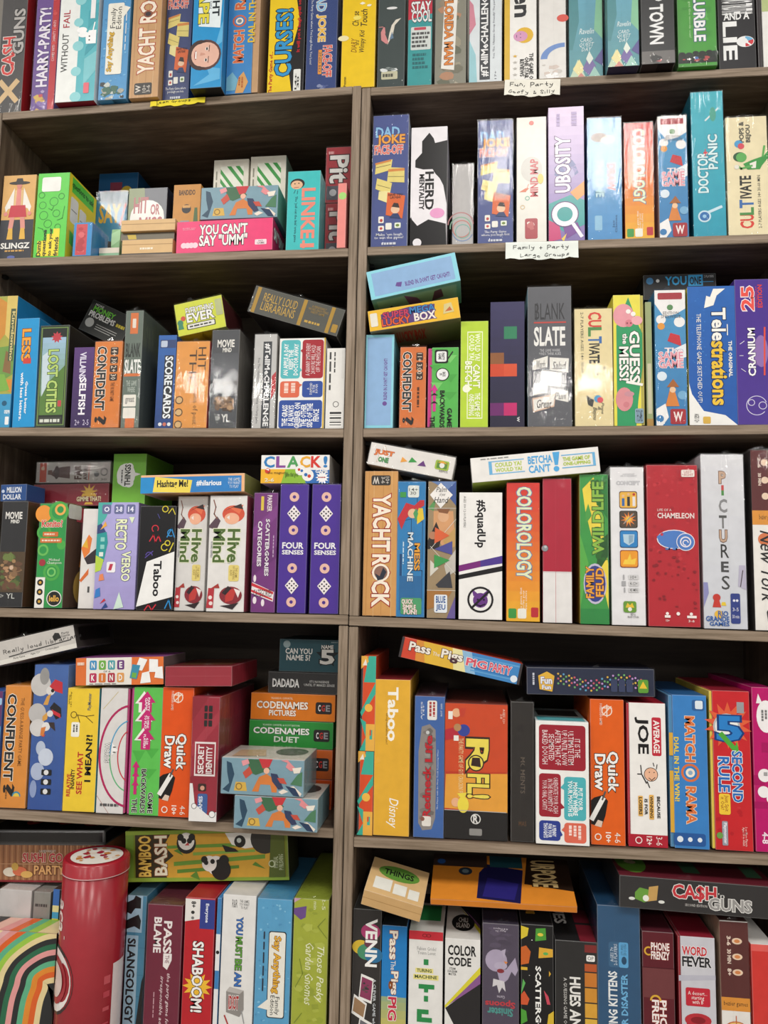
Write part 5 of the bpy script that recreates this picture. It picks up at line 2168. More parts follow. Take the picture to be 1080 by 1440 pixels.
QD = '''
C .5 .92 .16 f2dccc
C .5 .92 .13 df6a2c
L f2dccc .03 .36,.94 .64,.94
L f2dccc .03 .5,.88 .5,.96
L f2dccc .03 .38,.89 .62,.95
t .28 .82 .36 .97 -90 f2dccc FORBIDDEN GAMES
T .46 .36 .82 .64 -90 f4f2ee/1f1a18 Quick
T .12 .37 .44 .62 -90 f4f2ee/1f1a18 Draw
P 1d1a1a 0,.14 .3,.12 .42,.2 .5,.3 .36,.34 .1,.32 0,.3
L eceae6 .14 .04,.18 .34,.31
L 555 .05 .34,.31 .42,.36
P d9c2b0 .1,.13 .3,.12 .34,.16 .2,.17
t .68 .02 .86 .09 -90 f4e4d8 4-6
T .42 .02 .58 .09 -90 f4e4d8 10+
O .2 .055 .1 .03 f4e4d8
'''
B('L5', 226, 271, 966, 'orange drawing game box with white outlined title, left of a crimson identity box', 'e0551c', QD, dep=.2, lean=-.5)
B('L5', 268, 309, 979, 'crimson identity game box with framed lettering and white figures at its foot', '9c2c3c', '''
P a83846 0,.5 1,.8 1,.9 0,.6
P 8f2634 0,.2 1,.4 1,.5 0,.35
P 8f2634 0,.8 .6,1 0,1
r .44 .88 .56 .93 222
r .6 .88 .74 .93 222
r .44 .82 .56 .87 222
r .6 .82 .74 .87 222
r .44 .76 .56 .81 222
r .6 .76 .74 .81 222
R .14 .36 .9 .375 f0e4e2
R .14 .62 .9 .635 f0e4e2
R .14 .36 .18 .635 f0e4e2
R .86 .36 .9 .635 f0e4e2
T .26 .38 .48 .61 90 f2e8e6 SECRET
T .56 .38 .78 .6 90 f2e8e6 IDENTITY
r .3 .24 .6 .3 3a2824
C .46 .265 .08 d8a088
r .3 .06 .66 .22 3f62a0
T .34 .07 .48 .2 90 dfe8f4 GAMES
P eceae8 0,0 1,0 1,.08 .7,.05 .4,.1 .2,.14 .1,.3 0,.3
C .18 .12 .1 f4f2f0
O .18 .12 .1 .02 555
C .84 .06 .12 f4f2f0
O .84 .06 .12 .02 555
''', d=-.006, dep=.2, wrap=1, R='8a3040', lean=-.6)
Q((106, 965), (230, 963), (107, 926), .003, .1, 'cream and orange lettered-tile box lying across the yellow and grey arc boxes', 'e8e3da', '''
R 0 0 .12 1 dd7338
R .64 0 1 1 dd7338
r .16 .56 .24 .9 3f8fc4
r .265 .56 .345 .9 6fae4a
r .37 .56 .45 .9 4f9fa8
r .475 .56 .555 .9 6a3a7a
r .16 .1 .24 .44 b8325a
r .265 .1 .345 .44 d87a3a
r .37 .1 .45 .44 b02f44
r .475 .1 .555 .44 dd9c5a
T .18 .62 .22 .84 0 f2f0ec N
T .285 .62 .325 .84 0 f2f0ec O
T .39 .62 .43 .84 0 f2f0ec N
T .5 .62 .535 .84 0 f2f0ec E
T .18 .16 .22 .38 0 f2f0ec K
T .3 .16 .31 .38 0 f2f0ec I
T .39 .16 .43 .38 0 f2f0ec N
T .495 .16 .535 .38 0 f2f0ec D
t .32 .47 .4 .53 0 555 OF A
P f2f2f0 .68,.55 .76,.5 .82,.9 .73,.98
P f2f2f0 .84,.45 .94,.45 .94,.9 .84,.92
P f2f2f0 .74,.04 .86,.08 .84,.48 .76,.42
P f2f2f0 .9,.25 1,.2 .99,.65 .92,.62
P 3f8fb0 .62,.25 .7,.2 .74,.7 .65,.74
P 6fae4a .64,.27 .69,.24 .7,.42 .65,.45
k .16 .03 .55 .07 0 777 1
k .02 .7 .1 .88 0 f4dcc8 1
''', row='L5', T='8a4a84', R='6a5a5a', dz=.001, cat='card game', name='card_game_box')
Q((231, 966), (327, 966), (232, 937), .002, .15, 'plain crimson flat box lying on the green and orange boxes', '9c2f3c', '''
R 0 .5 1 .515 b0505a
@T
P 7a4a34 .1,.2 .9,.2 .85,.9 .15,.9
''', row='L5', wrap=1, dz=.001, T='8a2c34', cat='card game', name='card_game_box')
_z = [0.0]
_unit = (at(430, 898, .1).z - board_z('L5', at(470, 1150, .1).x) - .003) / 253
def pile(xl, xr, hpx, label, base, art, d, dep, **kw):
    """next box of the upright pile by the post"""
    z = board_z('L5', at(xr, 1150, d).x) + .0006 + _z[0]
    a, b = at(xl, 1060, d), at(xr, 1060, d)
    h = hpx * _unit
    M = Matrix.Translation(((a.x + b.x) / 2, d, z))
    o = build(M, b.x - a.x, h, dep, label, base, art, group=GROUPS['L5'], cat='card game', name='card_game_box', **kw)
    _z[0] += h + .0003
    return o
CGE = '''
r .77 .28 .96 .72 2a2626
T .8 .38 .83 .62 0 e8e4e4 C
T .84 .38 .88 .62 0 c23a34 G
T .89 .38 .94 .62 0 8f8f94 E
'''
pile(349, 468, 44, 'orange-red code box at the very bottom of the upright pile by the post', 'd9531f', 'T .1 .4 .6 .8 0 f6e8dc CODENAMES\n' + CGE, .10, .13)
pile(349, 468, 44, 'rust orange code box third from the bottom edge, behind the circus picture boxes', 'c9622a', 'T .1 .4 .6 .8 0 f6e8dc CODENAMES\n' + CGE, .10, .13)
pile(349, 468, 41, 'green code box in the upright pile, under the bright orange one', '2f8f3c', '''
t .16 .8 .6 .87 0 e4efe0 VLAADA CHVATIL & SCOT EATON
T .05 .5 .72 .74 0 f2f4ee/1f5a28 CODENAMES
T .3 .2 .6 .42 0 d9e8d4/1f5a28 DUET
''' + CGE, .10, .13)
pile(350, 470, 41, 'bright orange picture code box in the upright pile, under the black box', 'dd7a1c', '''
t .24 .78 .5 .86 0 f4e4cc VLAADA CHVATIL
T .07 .42 .68 .7 0 f8f0e4/9a4a10 CODENAMES
T .22 .16 .54 .38 0 f8f0e4/9a4a10 PICTURES
''' + CGE, .10, .13)
pile(373, 473, 33, 'black nonsense card box in the upright pile, under the dark teal one', '2a2828', '''
T .06 .28 .45 .68 0 f0f0ee DADADA
t .6 .52 .88 .64 0 e4e4e0 IT'S NONSENSE
t .52 .36 .96 .48 0 e4e4e0 UNTIL IT MAKES SENSE
''', .10, .13, wrap=1)
pile(388, 474, 50, 'dark teal five-name card box on the very top of the upright pile', '2c5560', '''
C .12 .84 .06 9ab0b4
T .1 .54 .55 .72 0 efeeea CAN YOU
T .12 .34 .52 .52 0 efeeea NAME 5?
S .8 .5 .2 .09 5 1a2226
T .68 .24 .92 .7 0 f2f0ea/1a2226 5
T .7 .72 .9 .84 0 f2f0ea/1a2226 NAME
k .86 .9 .98 .96 0 9ab0b4 1
''', .10, .13)
CIRC2 = CIRCUS
B('L5', 328, 448, 1120, 'grey-blue circus picture box jutting over the shelf edge, lower of two', '7d9fae', CIRC2 + '@T\nE .75 .6 .2 .28 2a2626\nP c8a888 .1,.1 .5,.2 .4,.7 .1,.6\n', d=-.03, dep=.1, wrap=1, T='c9c2ba', R='8fb0b8', cat='card game', name='card_game_box')
B('L5', 309, 428, 1066, 'grey-blue circus picture box stacked on its jutting twin', '7d9fae', CIRC2 + '@T\nE .75 .6 .2 .28 2a2626\nP c8a888 .1,.1 .5,.2 .4,.7 .1,.6\n', d=-.03, dep=.1, zabs=TOP[0], wrap=1, T='c9c2ba', R='8fb0b8', cat='card game', name='card_game_box')

# ------------------------------------------------------------------ fifth row, bookcase with the paper signs
GEO = '''
P 3fae98 .5,1 1,1 1,.72 .2,.72
P e8b04c 0,.86 .5,.94 .4,1 0,1
P f0e8dc .1,.9 .4,.9 .3,.97
P 3fae98 0,.4 1,.72 1,.6 .1,.36
C .56 .45 .26 f0b84c
P e8b04c .4,0 1,0 1,.28 .4,.28
R .66 .12 .84 .22 3fae98
R .66 .16 .76 .22 d8502c
P 3fae98 0,0 .4,.14 .4,0
P 3fae98 0,.34 .4,.14 .4,.3
'''
B('R5', 502, 525, 1056, 'orange and teal geometric puzzle box at the foot of its twin', 'd8502c', GEO, dep=.2, lift=0, tray=('L', .12, '23262a'))
B('R5', 505, 527, 922, 'orange and teal geometric puzzle box standing on its twin', 'd8502c', GEO, dep=.2, T='d8502c', zabs=TOP[0], tray=('L', .12, '23262a'))
B('R5', 526, 577, 955, 'mustard word-guessing game box with white title reading downwards', 'e3ad38', '''
T .36 .6 .66 .95 -90 f6f2e8 Taboo
t .3 .58 .38 .78 -90 6a4a1c unspeakable fun!
I .36 .05 .7 .24 -90 f6f2e8 Disney
P e6b040 .0,.45 .2,.47 .1,.5
''', dep=.2, T='8a2c30', lean=-.2)
B('R5', 581, 626, 978, 'blue game box with a grey rough panel and red country lettering', '3f66a8', '''
P 8f8884 .16,.1 .3,.05 .6,.06 .72,.14 .74,.5 .7,.76 .5,.8 .24,.78 .14,.6
Z 20 4 .16 .08 .74 .78 .16 7d7672,9a938e,6f6864
T .3 .14 .56 .5 90 c01e2c/6a5a58 Redneck
T .36 .53 .6 .72 90 c01e2c/6a5a58 Life
t .76 .2 .82 .62 90 dfe6f0 The Player with the Most Teeth Remaining Wins!
r .42 .83 .74 .97 eceae4
k .46 .84 .7 .96 -90 a33 2
t .2 .83 .32 .96 90 e4eaf4 AGES|14+
C .44 .74 .06 ccc
r .28 .08 .58 .15 eae4dc
C .3 .13 .07 8a5a4c
t .86 .86 .92 .95 90 dfe6f0 ROT 2000
''', dep=.2, T='6a4a54', wrap=1)
B('R5', 624, 715, 989, 'wide red-orange laughing game box with a yellow title and black foot', 'c23a22', '''
P e8a23c 0,.22 1,.2 1,.49 .02,.47
P cf4a24 0,.49 1,.5 1,1 0,1
R 0 0 1 .205 1a1819
T .34 .5 .7 .74 -90 f0dc5a/33201a R
T .36 .3 .72 .48 -90 f0dc5a/33201a FL!
C .5 .56 .13 33201a
C .5 .56 .11 f0dc5a
P 33201a .42,.54 .58,.53 .56,.6 .44,.6
t .22 .3 .3 .74 -90 f0d9a0 THE PARTY GAME OF GUT CRACKIN' FUN!
C .18 .93 .07 ecb48a
P c8402c .22,.96 .34,.97 .3,.9 .24,.9
R .05 .88 .12 .94 f0ece4
P b9283a .0,.8 .3,.84 .2,.74 0,.72
E .3 .8 .1 .045 33449a
C .2 .82 .06 b98a5c
R .14 .72 .22 .76 f0ece4
C .18 .265 .07 ecb48a
E .3 .25 .09 .06 f0dc4a
P f0dc4a .2,.33 .36,.34 .3,.28
t .88 .86 .96 .97 -90 f4dcc8 AGES 12+|3-8
C .5 .15 .08 e4e2de
C .5 .15 .065 1a1819
T .46 .12 .54 .18 0 e4e2de R
r .4 .03 .6 .08 8f8d8a
R .0 .205 .98 .21 b9b5b0
''', dep=.2, T='8a4238', R='d9734a', wrap=1)
B('R5', 717, 752, 986, 'black faded-lettered game box in wrinkled film, beside the laughing box', '2b2725', '''
t .42 .34 .62 .6 -90 6a5e54 MOMENTS
t .34 .11 .68 .145 0 6a4a30 MAS
Z 10 3 .1 .05 .9 .95 .2 302b29,252120
''', dep=.2, wrap=1)
B('R5', 753, 829, 1014, 'white quote game box with red, teal and blue panels, beside the black film-wrapped box', 'eeece8', '''
r .06 .6 .94 .97 9c2432
r .06 .22 .47 .57 9c2432
r .53 .2 .94 .55 4fb0b8
r .06 .03 .46 .19 2f3f8f
r .53 .02 .94 .18 dd6a54
t .12 .64 .84 .93 -90 f2dede IT IS THE|ULTIMATE ITEM|UP UNTIL NOW|AFTER THAT OF|SEGMENTED|BAKED DOUGH
t .12 .25 .42 .54 -90 f0d9d9 ORIENTATE YOUR CASH|IN THE PROXIMITY OF|YOUR ORAL CAVITY
T .6 .23 .88 .52 -90 eef6f6 PUT YOUR|MONEY WHERE|YOUR MOUTH IS
T .14 .05 .38 .17 -90 e8ecf6 A PENNY|FOR YOUR|THOUGHTS
k .6 .04 .86 .16 -90 f8dcd4 3
P 9c2432 .44,.28 .54,.3 .46,.34
P 4fb0b8 .54,.44 .46,.46 .54,.5
P 2f3f8f .44,.06 .5,.08 .45,.12
P dd6a54 .54,.1 .48,.12 .54,.15
@T
R .05 .05 .95 .3 5fb0b8
R .1 .4 .9 .8 3a3636
''', d=.0, dep=.14, T='cfe0e0')
B('R5', 830, 879, 983, 'orange drawing game box with white outlined title, beside the white quote box', 'e0601c', QD, dep=.2, T='c8501c')
B('R5', 882, 938, 988, 'white game box with a smiling stick man and a red title plate', 'efece8', '''
R 0 0 1 .085 b02234
r .64 .63 .88 .9 c02a3c
T .68 .65 .84 .88 -90 f6ece8 AVERAGE
T .2 .64 .56 .9 -90 1a1819 JOE
C .6 .5 .18 1a1819
C .6 .5 .165 ecb898
C .56 .515 .015 222
C .68 .515 .015 222
L 222 .018 .55,.475 .62,.46 .7,.48
L 1a1819 .03 .48,.44 .36,.5
L 1a1819 .025 .36,.5 .34,.56
L 1a1819 .025 .36,.5 .26,.5
L 1a1819 .025 .5,.45 .56,.41
L 1a1819 .02 .68,.56 .66,.58
L 1a1819 .02 .74,.54 .76,.57
r .54 .19 .66 .36 e9b45c
r .26 .21 .38 .35 e9b45c
T .74 .2 .82 .35 -90 222 BECAUSE
T .56 .2 .64 .35 -90 222 WINNING
T .42 .22 .5 .33 -90 222 IS FOR
T .28 .22 .36 .34 -90 222 LOSERS
t .7 .015 .86 .075 -90 f6dcd8 3-6
T .46 .015 .6 .075 -90 f6dcd8 12+
O .26 .045 .09 .025 f6dcd8
''', dep=.2, T='b02234', tray=('L', .06, 'b02234'))
B('R5', 941, 996, 977, 'sky-blue game box with orange dial lettering reading downwards', '3a80c4', '''
T .42 .56 .68 .86 -90 d9713e/f2d8bc MATCH
O .54 .49 .24 .06 d9713e
C .54 .49 .14 3a80c4
C .54 .49 .12 f3e7d6
C .54 .49 .06 8fb0cc
T .42 .16 .68 .4 -90 d9713e/f2d8bc RAMA
T .12 .3 .26 .72 -90 e8cb4a DIAL IN THE WIN!
r .62 .9 .94 .97 2f5f9a
r .7 .91 .9 .965 dfe8f0
r .08 .02 .9 .1 28589a
C .24 .06 .08 e4ecf4
C .5 .06 .06 e4ecf4
C .75 .06 .06 e4ecf4
''', dep=.2, wrap=0, T='2f6298', tray=('L', .1, '4f86b0', 'R 0 .1 .1 .5 d9a83c\nR 0 .6 .1 .75 d9a83c'), lean=.1)
B('R5', 999, 1057, 971, 'red rapid-answer game box with a stopwatch and blue numeral', 'c8262c', '''
Z 14 4 .05 .05 .95 .5 .1 b81f28,d0343a,bc2630
S .45 .78 .6 .36 14 e0603c
C .42 .77 .34 b9bcc0
C .42 .77 .29 eeeeea
R .68 .86 .86 .93 9a9ca0
T .16 .68 .8 .84 0 2a7fc8/123c78 5
P 4fa83c .2,.72 .56,.62 .52,.6 .72,.6 .66,.68 .62,.65 .3,.74
T .52 .3 .78 .62 -90 2a6ab8/f0f2f4 SECOND
T .18 .36 .46 .58 -90 2a6ab8/f0f2f4 RULE
r .18 .22 .46 .35 f0c83c
t .22 .24 .42 .34 -90 8a2a1c Just Spit|it Out!
r .24 .03 .38 .18 9a9ca8
T .26 .04 .36 .17 -90 e8e8ee Playmonster
C .18 .09 .08 6a9a4c
t .72 .03 .86 .15 -90 f4d8d0 3 or More Players|Ages 10 to Adult
''', dep=.2, T='8f2030', wrap=0, tray=('L', .07, 'd9c04a'), lean=.1)
B('R5', 1059, 1090, 966, 'magenta brick-pattern game box with white speech bubbles, last on its shelf', 'bc1468', '''
P a80f5c 0,.4 .5,.4 .5,.46 0,.46
P a80f5c .4,.6 1,.6 1,.66 .4,.66
P a80f5c 0,.26 .6,.26 .6,.3 0,.3
E .66 .82 .46 .1 f2eeee
P f2eeee .2,.9 .3,.96 .5,.9
E .5 .46 .3 .04 f2eeee
C .44 .36 .28 f2eeee
C .8 .32 .24 f2eeee
P f0c83c .6,.3 .9,.36 .9,.3
k .4 .78 .9 .86 -90 777 3
k .4 .45 .7 .48 -90 999 1
T .3 .05 .6 .12 -90 f4dce8 4-8
''', dep=.22, T='8f1050', lean=.2)
Q((560, 925), (730, 965), (566, 896), .004, .1, 'long red-yellow-blue pig tin with dark end rims, sloping over the row', 'd0442c', '''
P e0b43a .22,0 .5,0 .44,1 .18,1
P d98f3a .14,0 .22,0 .18,1 .12,1
P e9dfa0 .46,0 .56,0 .5,1 .42,1
P 8fb8d8 .56,0 .64,0 .58,1 .5,1
P 3f86c4 .64,0 1,0 1,1 .58,1
L 5fa0d4 .012 .6,.8 .98,.84
L 2f6fb0 .012 .6,.3 .98,.3
L 5fa0d4 .01 .6,.16 .98,.18
T .07 .42 .25 .86 0 efe8dc/4a2a34 Pass
t .27 .44 .33 .62 0 efe8dc The
T .34 .3 .52 .86 0 efe8dc/4a2a34 Pigs
T .55 .34 .72 .72 0 d8566a/f0e8e4 PIG
T .74 .34 .92 .74 0 d8566a/f0e8e4 PARTY
C .95 .22 .028 e4ecf4
R .0 0 .02 1 3a3234
R .98 0 1 1 3a3234
''', row='R5', mat=METAL, dz=.002, name='game_tin', cat='game tin', U='6a3a2c')
Q((740, 977), (922, 981), (741, 938), .004, .12, 'navy party box speckled with coloured dots, lying over the white and orange boxes', '232a42', ''.join('C %.3f %.3f .008 %s\n' % (.25 + .043 * i + (.02 if j % 2 else 0), .3 + .09 * j + .12 * math.cos(i * .55), random.Random(i * 9 + j).choice(['c85a6a', 'd9b04a', '5fa0c8', '6fae6a', 'b98fc8'])) for i in range(16) for j in range(5)) + '''
P e0b040 .1,.2 .2,.12 .22,.7 .16,.86 .09,.7
T .11 .4 .2 .66 0 eef0f4/4a5a9a Fun
T .12 .2 .19 .36 0 eef0f4/4a5a9a Fun
k .04 .25 .065 .8 -90 c9ccd8 1
r .66 .16 .71 .62 3a4260
r .72 .16 .77 .62 3a4260
r .78 .16 .83 .62 3a4260
r .87 .14 .95 .62 5f9a3a
P e8c23c .88,.3 .94,.3 .91,.56
''', row='R5', T='1d2236', wrap=1, dz=.001, cat='card game', name='card_game_box')
# ------------------------------------------------------------------ lowest row, bookcase with the tin
B('L6', -8, 40, 1250, 'grey-white game box with a maroon arc, behind the striped rainbow box', 'c8c4c2', 'O .9 .6 .7 .06 8a2a4c 100 190\n', d=.05, dep=.2, wrap=1)
B('L6', 41, 67, 1253, 'grey game box with a dark green shamrock, behind the striped rainbow box', '8f8d88', '''
k .1 .9 .9 .93 0 444 1
C .4 .76 .22 2f5a34
C .66 .76 .22 2f5a34
C .53 .81 .22 2f5a34
L 2f5a34 .06 .53,.76 .5,.68
''', d=.05, dep=.2, wrap=1)
B('L6', 69, 92, 1250, 'blue-yellow wavy striped game box with black side panel, behind the rainbow box', '1d1c1e', '''
R 0 .9 .4 1 3f6fb8
R 0 .86 .4 .9 e8dca0
R 0 .82 .4 .86 4fa0d0
R 0 .78 .4 .82 d9c84a
R 0 .7 .4 .78 2f5fa8
R 0 .66 .4 .7 e8dca0
R 0 .4 .4 .66 4fa0d0
t .5 .6 .9 .96 -90 e4e4e0 Don't Eat Dessert|Showing Up to the
''', d=.045, dep=.2)
SUSHI = Q((-22, 1241), (146, 1243), (-22, 1187), .075, .14, 'flat sushi tin with bamboo-mat sides and a black lid', 'a8714c', ''.join('R %.4f 0 %.4f 1 %s\n' % (i / 40, i / 40 + .012, 'b9845c' if i % 2 else '8f5c3c') for i in range(40)) + '''
R 0 .46 1 .48 c99870
R 0 .0 1 .05 8a2028
T .32 .52 .66 .76 0 b9303a/e8c8b0 SUSHI GO
T .42 .2 .68 .44 0 e0a86a/5a2a1c PARTY
t .46 .78 .6 .84 0 e4dcd0 GAMEWRIGHT
E .22 .26 .06 .12 e8dcc8
E .3 .28 .06 .12 d8704c
E .36 .2 .05 .09 e0b060
C .26 .4 .03 c9a04c
''', row='L6', mat=METAL, name='game_tin', cat='game tin', T='1a1819', tray=None, dz=.002)
def sushi_lid():
    """the tin's own lid: a shallow black cap with a rolled rim and printed sushi on top"""
    p = [v.co for v in SUSHI.data.vertices]
    x0, x1, h = min(v.x for v in p) - .002, max(v.x for v in p) + .002, at(60, 1187, .075).z - SUSHI.matrix_world.translation.z
    wd = x1 - x0
    cap = at(60, 1165, .075).z - at(60, 1187, .075).z
    bm = box_bm(wd, cap, .144, {k: '1d1b1c' for k in 'FRLTUK'}, bev=.004)
    k = Ink(bm, wd, cap, .144)
    k.run("""@F
R 0 .16 1 .26 3c3a3a
@T
E .3 .45 .08 .22 a8302c
E .3 .45 .05 .12 d9b06a
E .44 .5 .06 .16 d8d0c0
E .58 .45 .09 .22 a8302c
E .58 .45 .06 .12 e0c8a0
E .82 .4 .1 .22 a8302c
E .84 .4 .06 .12 c8d0c0
""")
    me = done(bm, 'tin_lid')
    me.materials.append(METAL)
    o = link('lid', me, SUSHI)
    o.location = ((x0 + x1) / 2, -.002, h - .0022)
sushi_lid()
def rainbow():
    """nested wavy bands, their shared edges smooth"""
    base = [(.22, .0), (.27, .25), (.313, .488), (.365, .62), (.395, .697), (.496, .796), (.68, .89), (.857, .948), (1, .97)]
    wu = (1, 1, 1, 1, .95, .75, .45, .18, 0)
    wv = (0, 0, 0, .08, .2, .5, .78, .95, 1)
    cols = ['d9a8a8', 'd98f8a', 'd9622c', '5fae86', '9ac44a', 'e3cf9a', '2f3031', '2f6a4c', 'e09a98', '2f3031', '5fae86', 'dd8a34', 'd9622c', 'e3cf9a', '2f3031']
    def edge(k):
        return ' '.join('%.3f,%.3f' % (x + .07 * k * a, y - .04 * k * b) for (x, y), a, b in zip(base, wu, wv))
    return chr(10).join('B %s %s | %s' % (c, edge(k - 6), edge(k - 5) if k < 14 else edge(14)) for k, c in enumerate(cols))
RB = rainbow() + chr(10)
B('L6', -36, 78, 1309, 'wavy retro rainbow striped game box, pulled forward beside the red tin', 'e3cf9a', RB + '''
@T
P d98f8a .26,0 .4,0 .5,1 .38,1
P d9622c .4,0 .52,0 .62,1 .5,1
P 5fae86 .52,0 .64,0 .72,1 .62,1
P 9ac44a .64,0 .76,0 .84,1 .72,1
P e3cf9a .76,0 1,0 1,1 .84,1
P 2f2c2c .0,0 .1,0 .2,1 .0,1
''', d=-.005, dep=.05, wrap=0, T='e0b0a0', R='2f2c2a', lean=-.5)
B('L6', 176, 205, 1258, 'pale blue brick game box with a black bust and torn ransom lettering', '4f8fb0', '''
L 3f7a98 .02 0,.8 1,.8
L 3f7a98 .02 0,.62 1,.62
L 3f7a98 .02 0,.44 1,.44
L 3f7a98 .02 0,.3 1,.3
R 0 .72 .8 .97 a8c8dc
P 1a1a1c .0,.92 .3,.94 .4,.97 .7,.95 .7,.88 .4,.88 .2,.84 0,.85
P 1a1a1c .0,.8 .3,.82 .6,.84 .74,.8 .7,.74 .4,.76 0,.74
R 0 .1 .64 .7 a8c8dc
T .08 .12 .52 .68 -90 1f1e22 SLANGOLOGY
P 1a1a1c .6,.0 .9,.4 1,.44 1,0
''', vm=(0.9, 0.13), d=.036, dep=.19, wrap=1, T='5a7f90', lean=-.4)
B('L6', 204, 256, 1271, 'maroon blame-passing game box with white angular lettering', '6f2238', '''
T .48 .7 .72 .9 -90 efe8e6 PASS
T .2 .7 .42 .92 -90 efe8e6 BLAME
P efe8e6 .5,.62 .62,.6 .74,.66 .74,.7 .5,.7
t .55 .64 .67 .69 -90 6f2238 THE
I .6 .25 .72 .58 -90 f0dfe0 the party game for
I .42 .2 .54 .56 -90 f0dfe0 irresponsible adults
k .26 .3 .3 .46 -90 d0a8b0 1
''', vm=(0.95, 0.05), dep=.2, wrap=1, T='5a2a34', lean=-.3)
B('L6', 258, 301, 1262, 'red and blue exploding-title game box with a yellow burst', 'b8262e', '''
R 0 .84 .5 .985 e4e0dc
R .5 .8 1 .985 34408a
P b8262e 0,.84 .5,.8 .5,.86
T .66 .84 .8 .96 -90 e4e8f4 Everyone
T .2 .93 .36 .97 -90 222 8+
C .26 .9 .06 333
C .26 .865 .05 777
S .5 .44 .5 .3 12 ecb93a
T .3 .28 .68 .72 -90 f4f0ec/1f1a1c SHABOOM!
R 0 0 1 .1 a01f28
''', vm=(0.886, 0.12), dep=.2, T='a01f28', lean=-.3)
B('L6', 302, 309, 1262, 'thin blue-and-white patterned box wedged before the white idiot box', '3f7fb8', '''
R 0 .6 1 .8 e4e4e4
C .5 .7 .4 222
R 0 .3 1 .5 e4e4e4
''', dep=.2)
B('L6', 310, 358, 1258, 'white game box with blue-green upright capitals and a sketched toaster', 'e3e1de', '''
t .28 .93 .44 .975 0 555 R&R
t .5 .925 .8 .975 0 555 THE GAMES|YOU WANT|TO PLAY
T .43 .785 .63 .88 -90 3f6fb8/334 YOU
T .43 .665 .63 .775 -90 5f9a3a/334 MUST
T .43 .595 .63 .655 -90 5f9a3a/334 BE
T .43 .51 .63 .585 -90 3f6fb8/334 AN
P 8f8a86 .22,.37 .62,.35 .74,.39 .72,.49 .3,.505 .2,.48
P b9b4b0 .2,.48 .3,.505 .72,.49 .6,.47
T .28 .385 .58 .46 0 b03030/e8e4e0 IDIOT
L 999 .03 .68,.38 .76,.32
L b03030 .04 .18,.35 .3,.3
''', dep=.2, wrap=0, T='cfcdc9')
B('L6', 358, 410, 1263, 'light blue checked game box with a speech bubble, on the lowest row', '5aa2cc', '''
Z 70 4 .02 .02 .98 .98 .05 4f96c4,74b8dc,86c3e2
r .36 .36 .86 .825 1f1c1c
r .38 .364 .84 .82 f0ede2
P f0ede2 .1,.41 .42,.4 .4,.46
T .46 .49 .72 .8 -90 e8b33a/7a3a1c Say Anything
t .46 .375 .72 .48 -90 222 Family|Edition
k .2 .44 .26 .82 -90 223 1
''', dep=.2, T='4a8fb8', wrap=1)
B('L6', 410, 462, 1263, 'leafy olive-green garden game box with script lettering', 'a5ae3c', '''
Z 30 6 .02 .02 .98 .98 .2 9aa636,aeb748,98a338,b4bc50
P 6a4a8a 0,.86 .36,.88 .34,.8 .2,.78 0,.82
P c8a0b8 0,.9 .2,1 0,1
t .56 .86 .66 .97 -90 e4e8c0 30 min
t .8 .86 .9 .95 -90 e4e8c0 2-5
I .64 .2 .9 .6 -90 eef0cc Those Pesky
I .36 .18 .6 .62 -90 eef0cc Garden Gnomes
L 7a8a2c .02 .1,.3 .3,.4 .2,.5
L 7a8a2c .02 .9,.8 .7,.74 .96,.66
L 7a8a2c .02 .1,.05 .3,.12
''', vm=(0.75, 0.3), dep=.22, T='93a03c', wrap=1)
Q((177, 1243), (407, 1240), (178, 1171), .062, .07, 'long panda and bamboo box lying across the lowest row', '7d8a2e', '''
R .06 .06 .98 .92 d9a53c
P 3a3420 .06,.06 .26,.06 .22,.3 .3,.5 .24,.7 .28,.92 .06,.92
P 7a9a3a .0,.0 .05,.0 .05,1 .0,1
P 8fa83c .0,.92 1,.94 1,1 0,1
P 8fa83c .0,.0 1,.0 1,.06 0,.08
T .08 .1 .16 .9 90 f0c860/6a3a14 BAMBOO
T .18 .12 .26 .9 90 f4ead0/8a4a20 BASH
P 6f9a3a .26,.64 .72,.66 .72,.73 .26,.7
P 6f9a3a .3,.3 .86,.42 .86,.5 .3,.38
P 5f8a34 .32,.16 .7,.24 .7,.3 .32,.23
P 88ae4a .42,.5 .8,.55 .8,.6 .42,.56
P 5f8a34 .3,.6 .36,.5 .33,.64
P 5f8a34 .4,.1 .46,.02 .44,.2
P 5f8a34 .78,.3 .86,.22 .8,.36
C .38 .74 .06 2a2826
C .38 .78 .05 f0ece4
C .365 .79 .016 2a2826
C .4 .79 .016 2a2826
C .345 .86 .02 2a2826
C .415 .86 .02 2a2826
P c84a4a .37,.7 .4,.7 .39,.76
P f0ece4 .62,.93 .82,.93 .84,.66 .74,.62 .66,.7
C .86 .8 .085 3a3632
E .71 .76 .035 .12 2a2826
C .705 .78 .014 c9d0c8
P 2a2826 .6,.7 .68,.62 .7,.56 .62,.56
C .56 .3 .055 f0ece4
C .59 .22 .06 2a2826
C .52 .34 .045 f0ece4
C .5 .36 .014 2a2826
C .54 .38 .014 2a2826
C .49 .42 .02 2a2826
C .61 .4 .03 2a2826
P 5a6428 .88,.06 .98,.06 .98,.92 .9,.92
t .91 .2 .97 .5 90 c9cfa8 IMPERIAL|PUBLISHING
O .9 .32 .02 .006 c9cfa8
''', row='L6', dz=.003, R='34351f', U='5a6428', T='6f7f2c')  # right end darkened: shade painted into its colour
B('L6', 380, 434, 1212, 'black flap-topped box standing at the back of the lowest shelf', '1d1c1e', 'R .2 .9 .8 .95 55585c\n', d=.235, dep=.04)

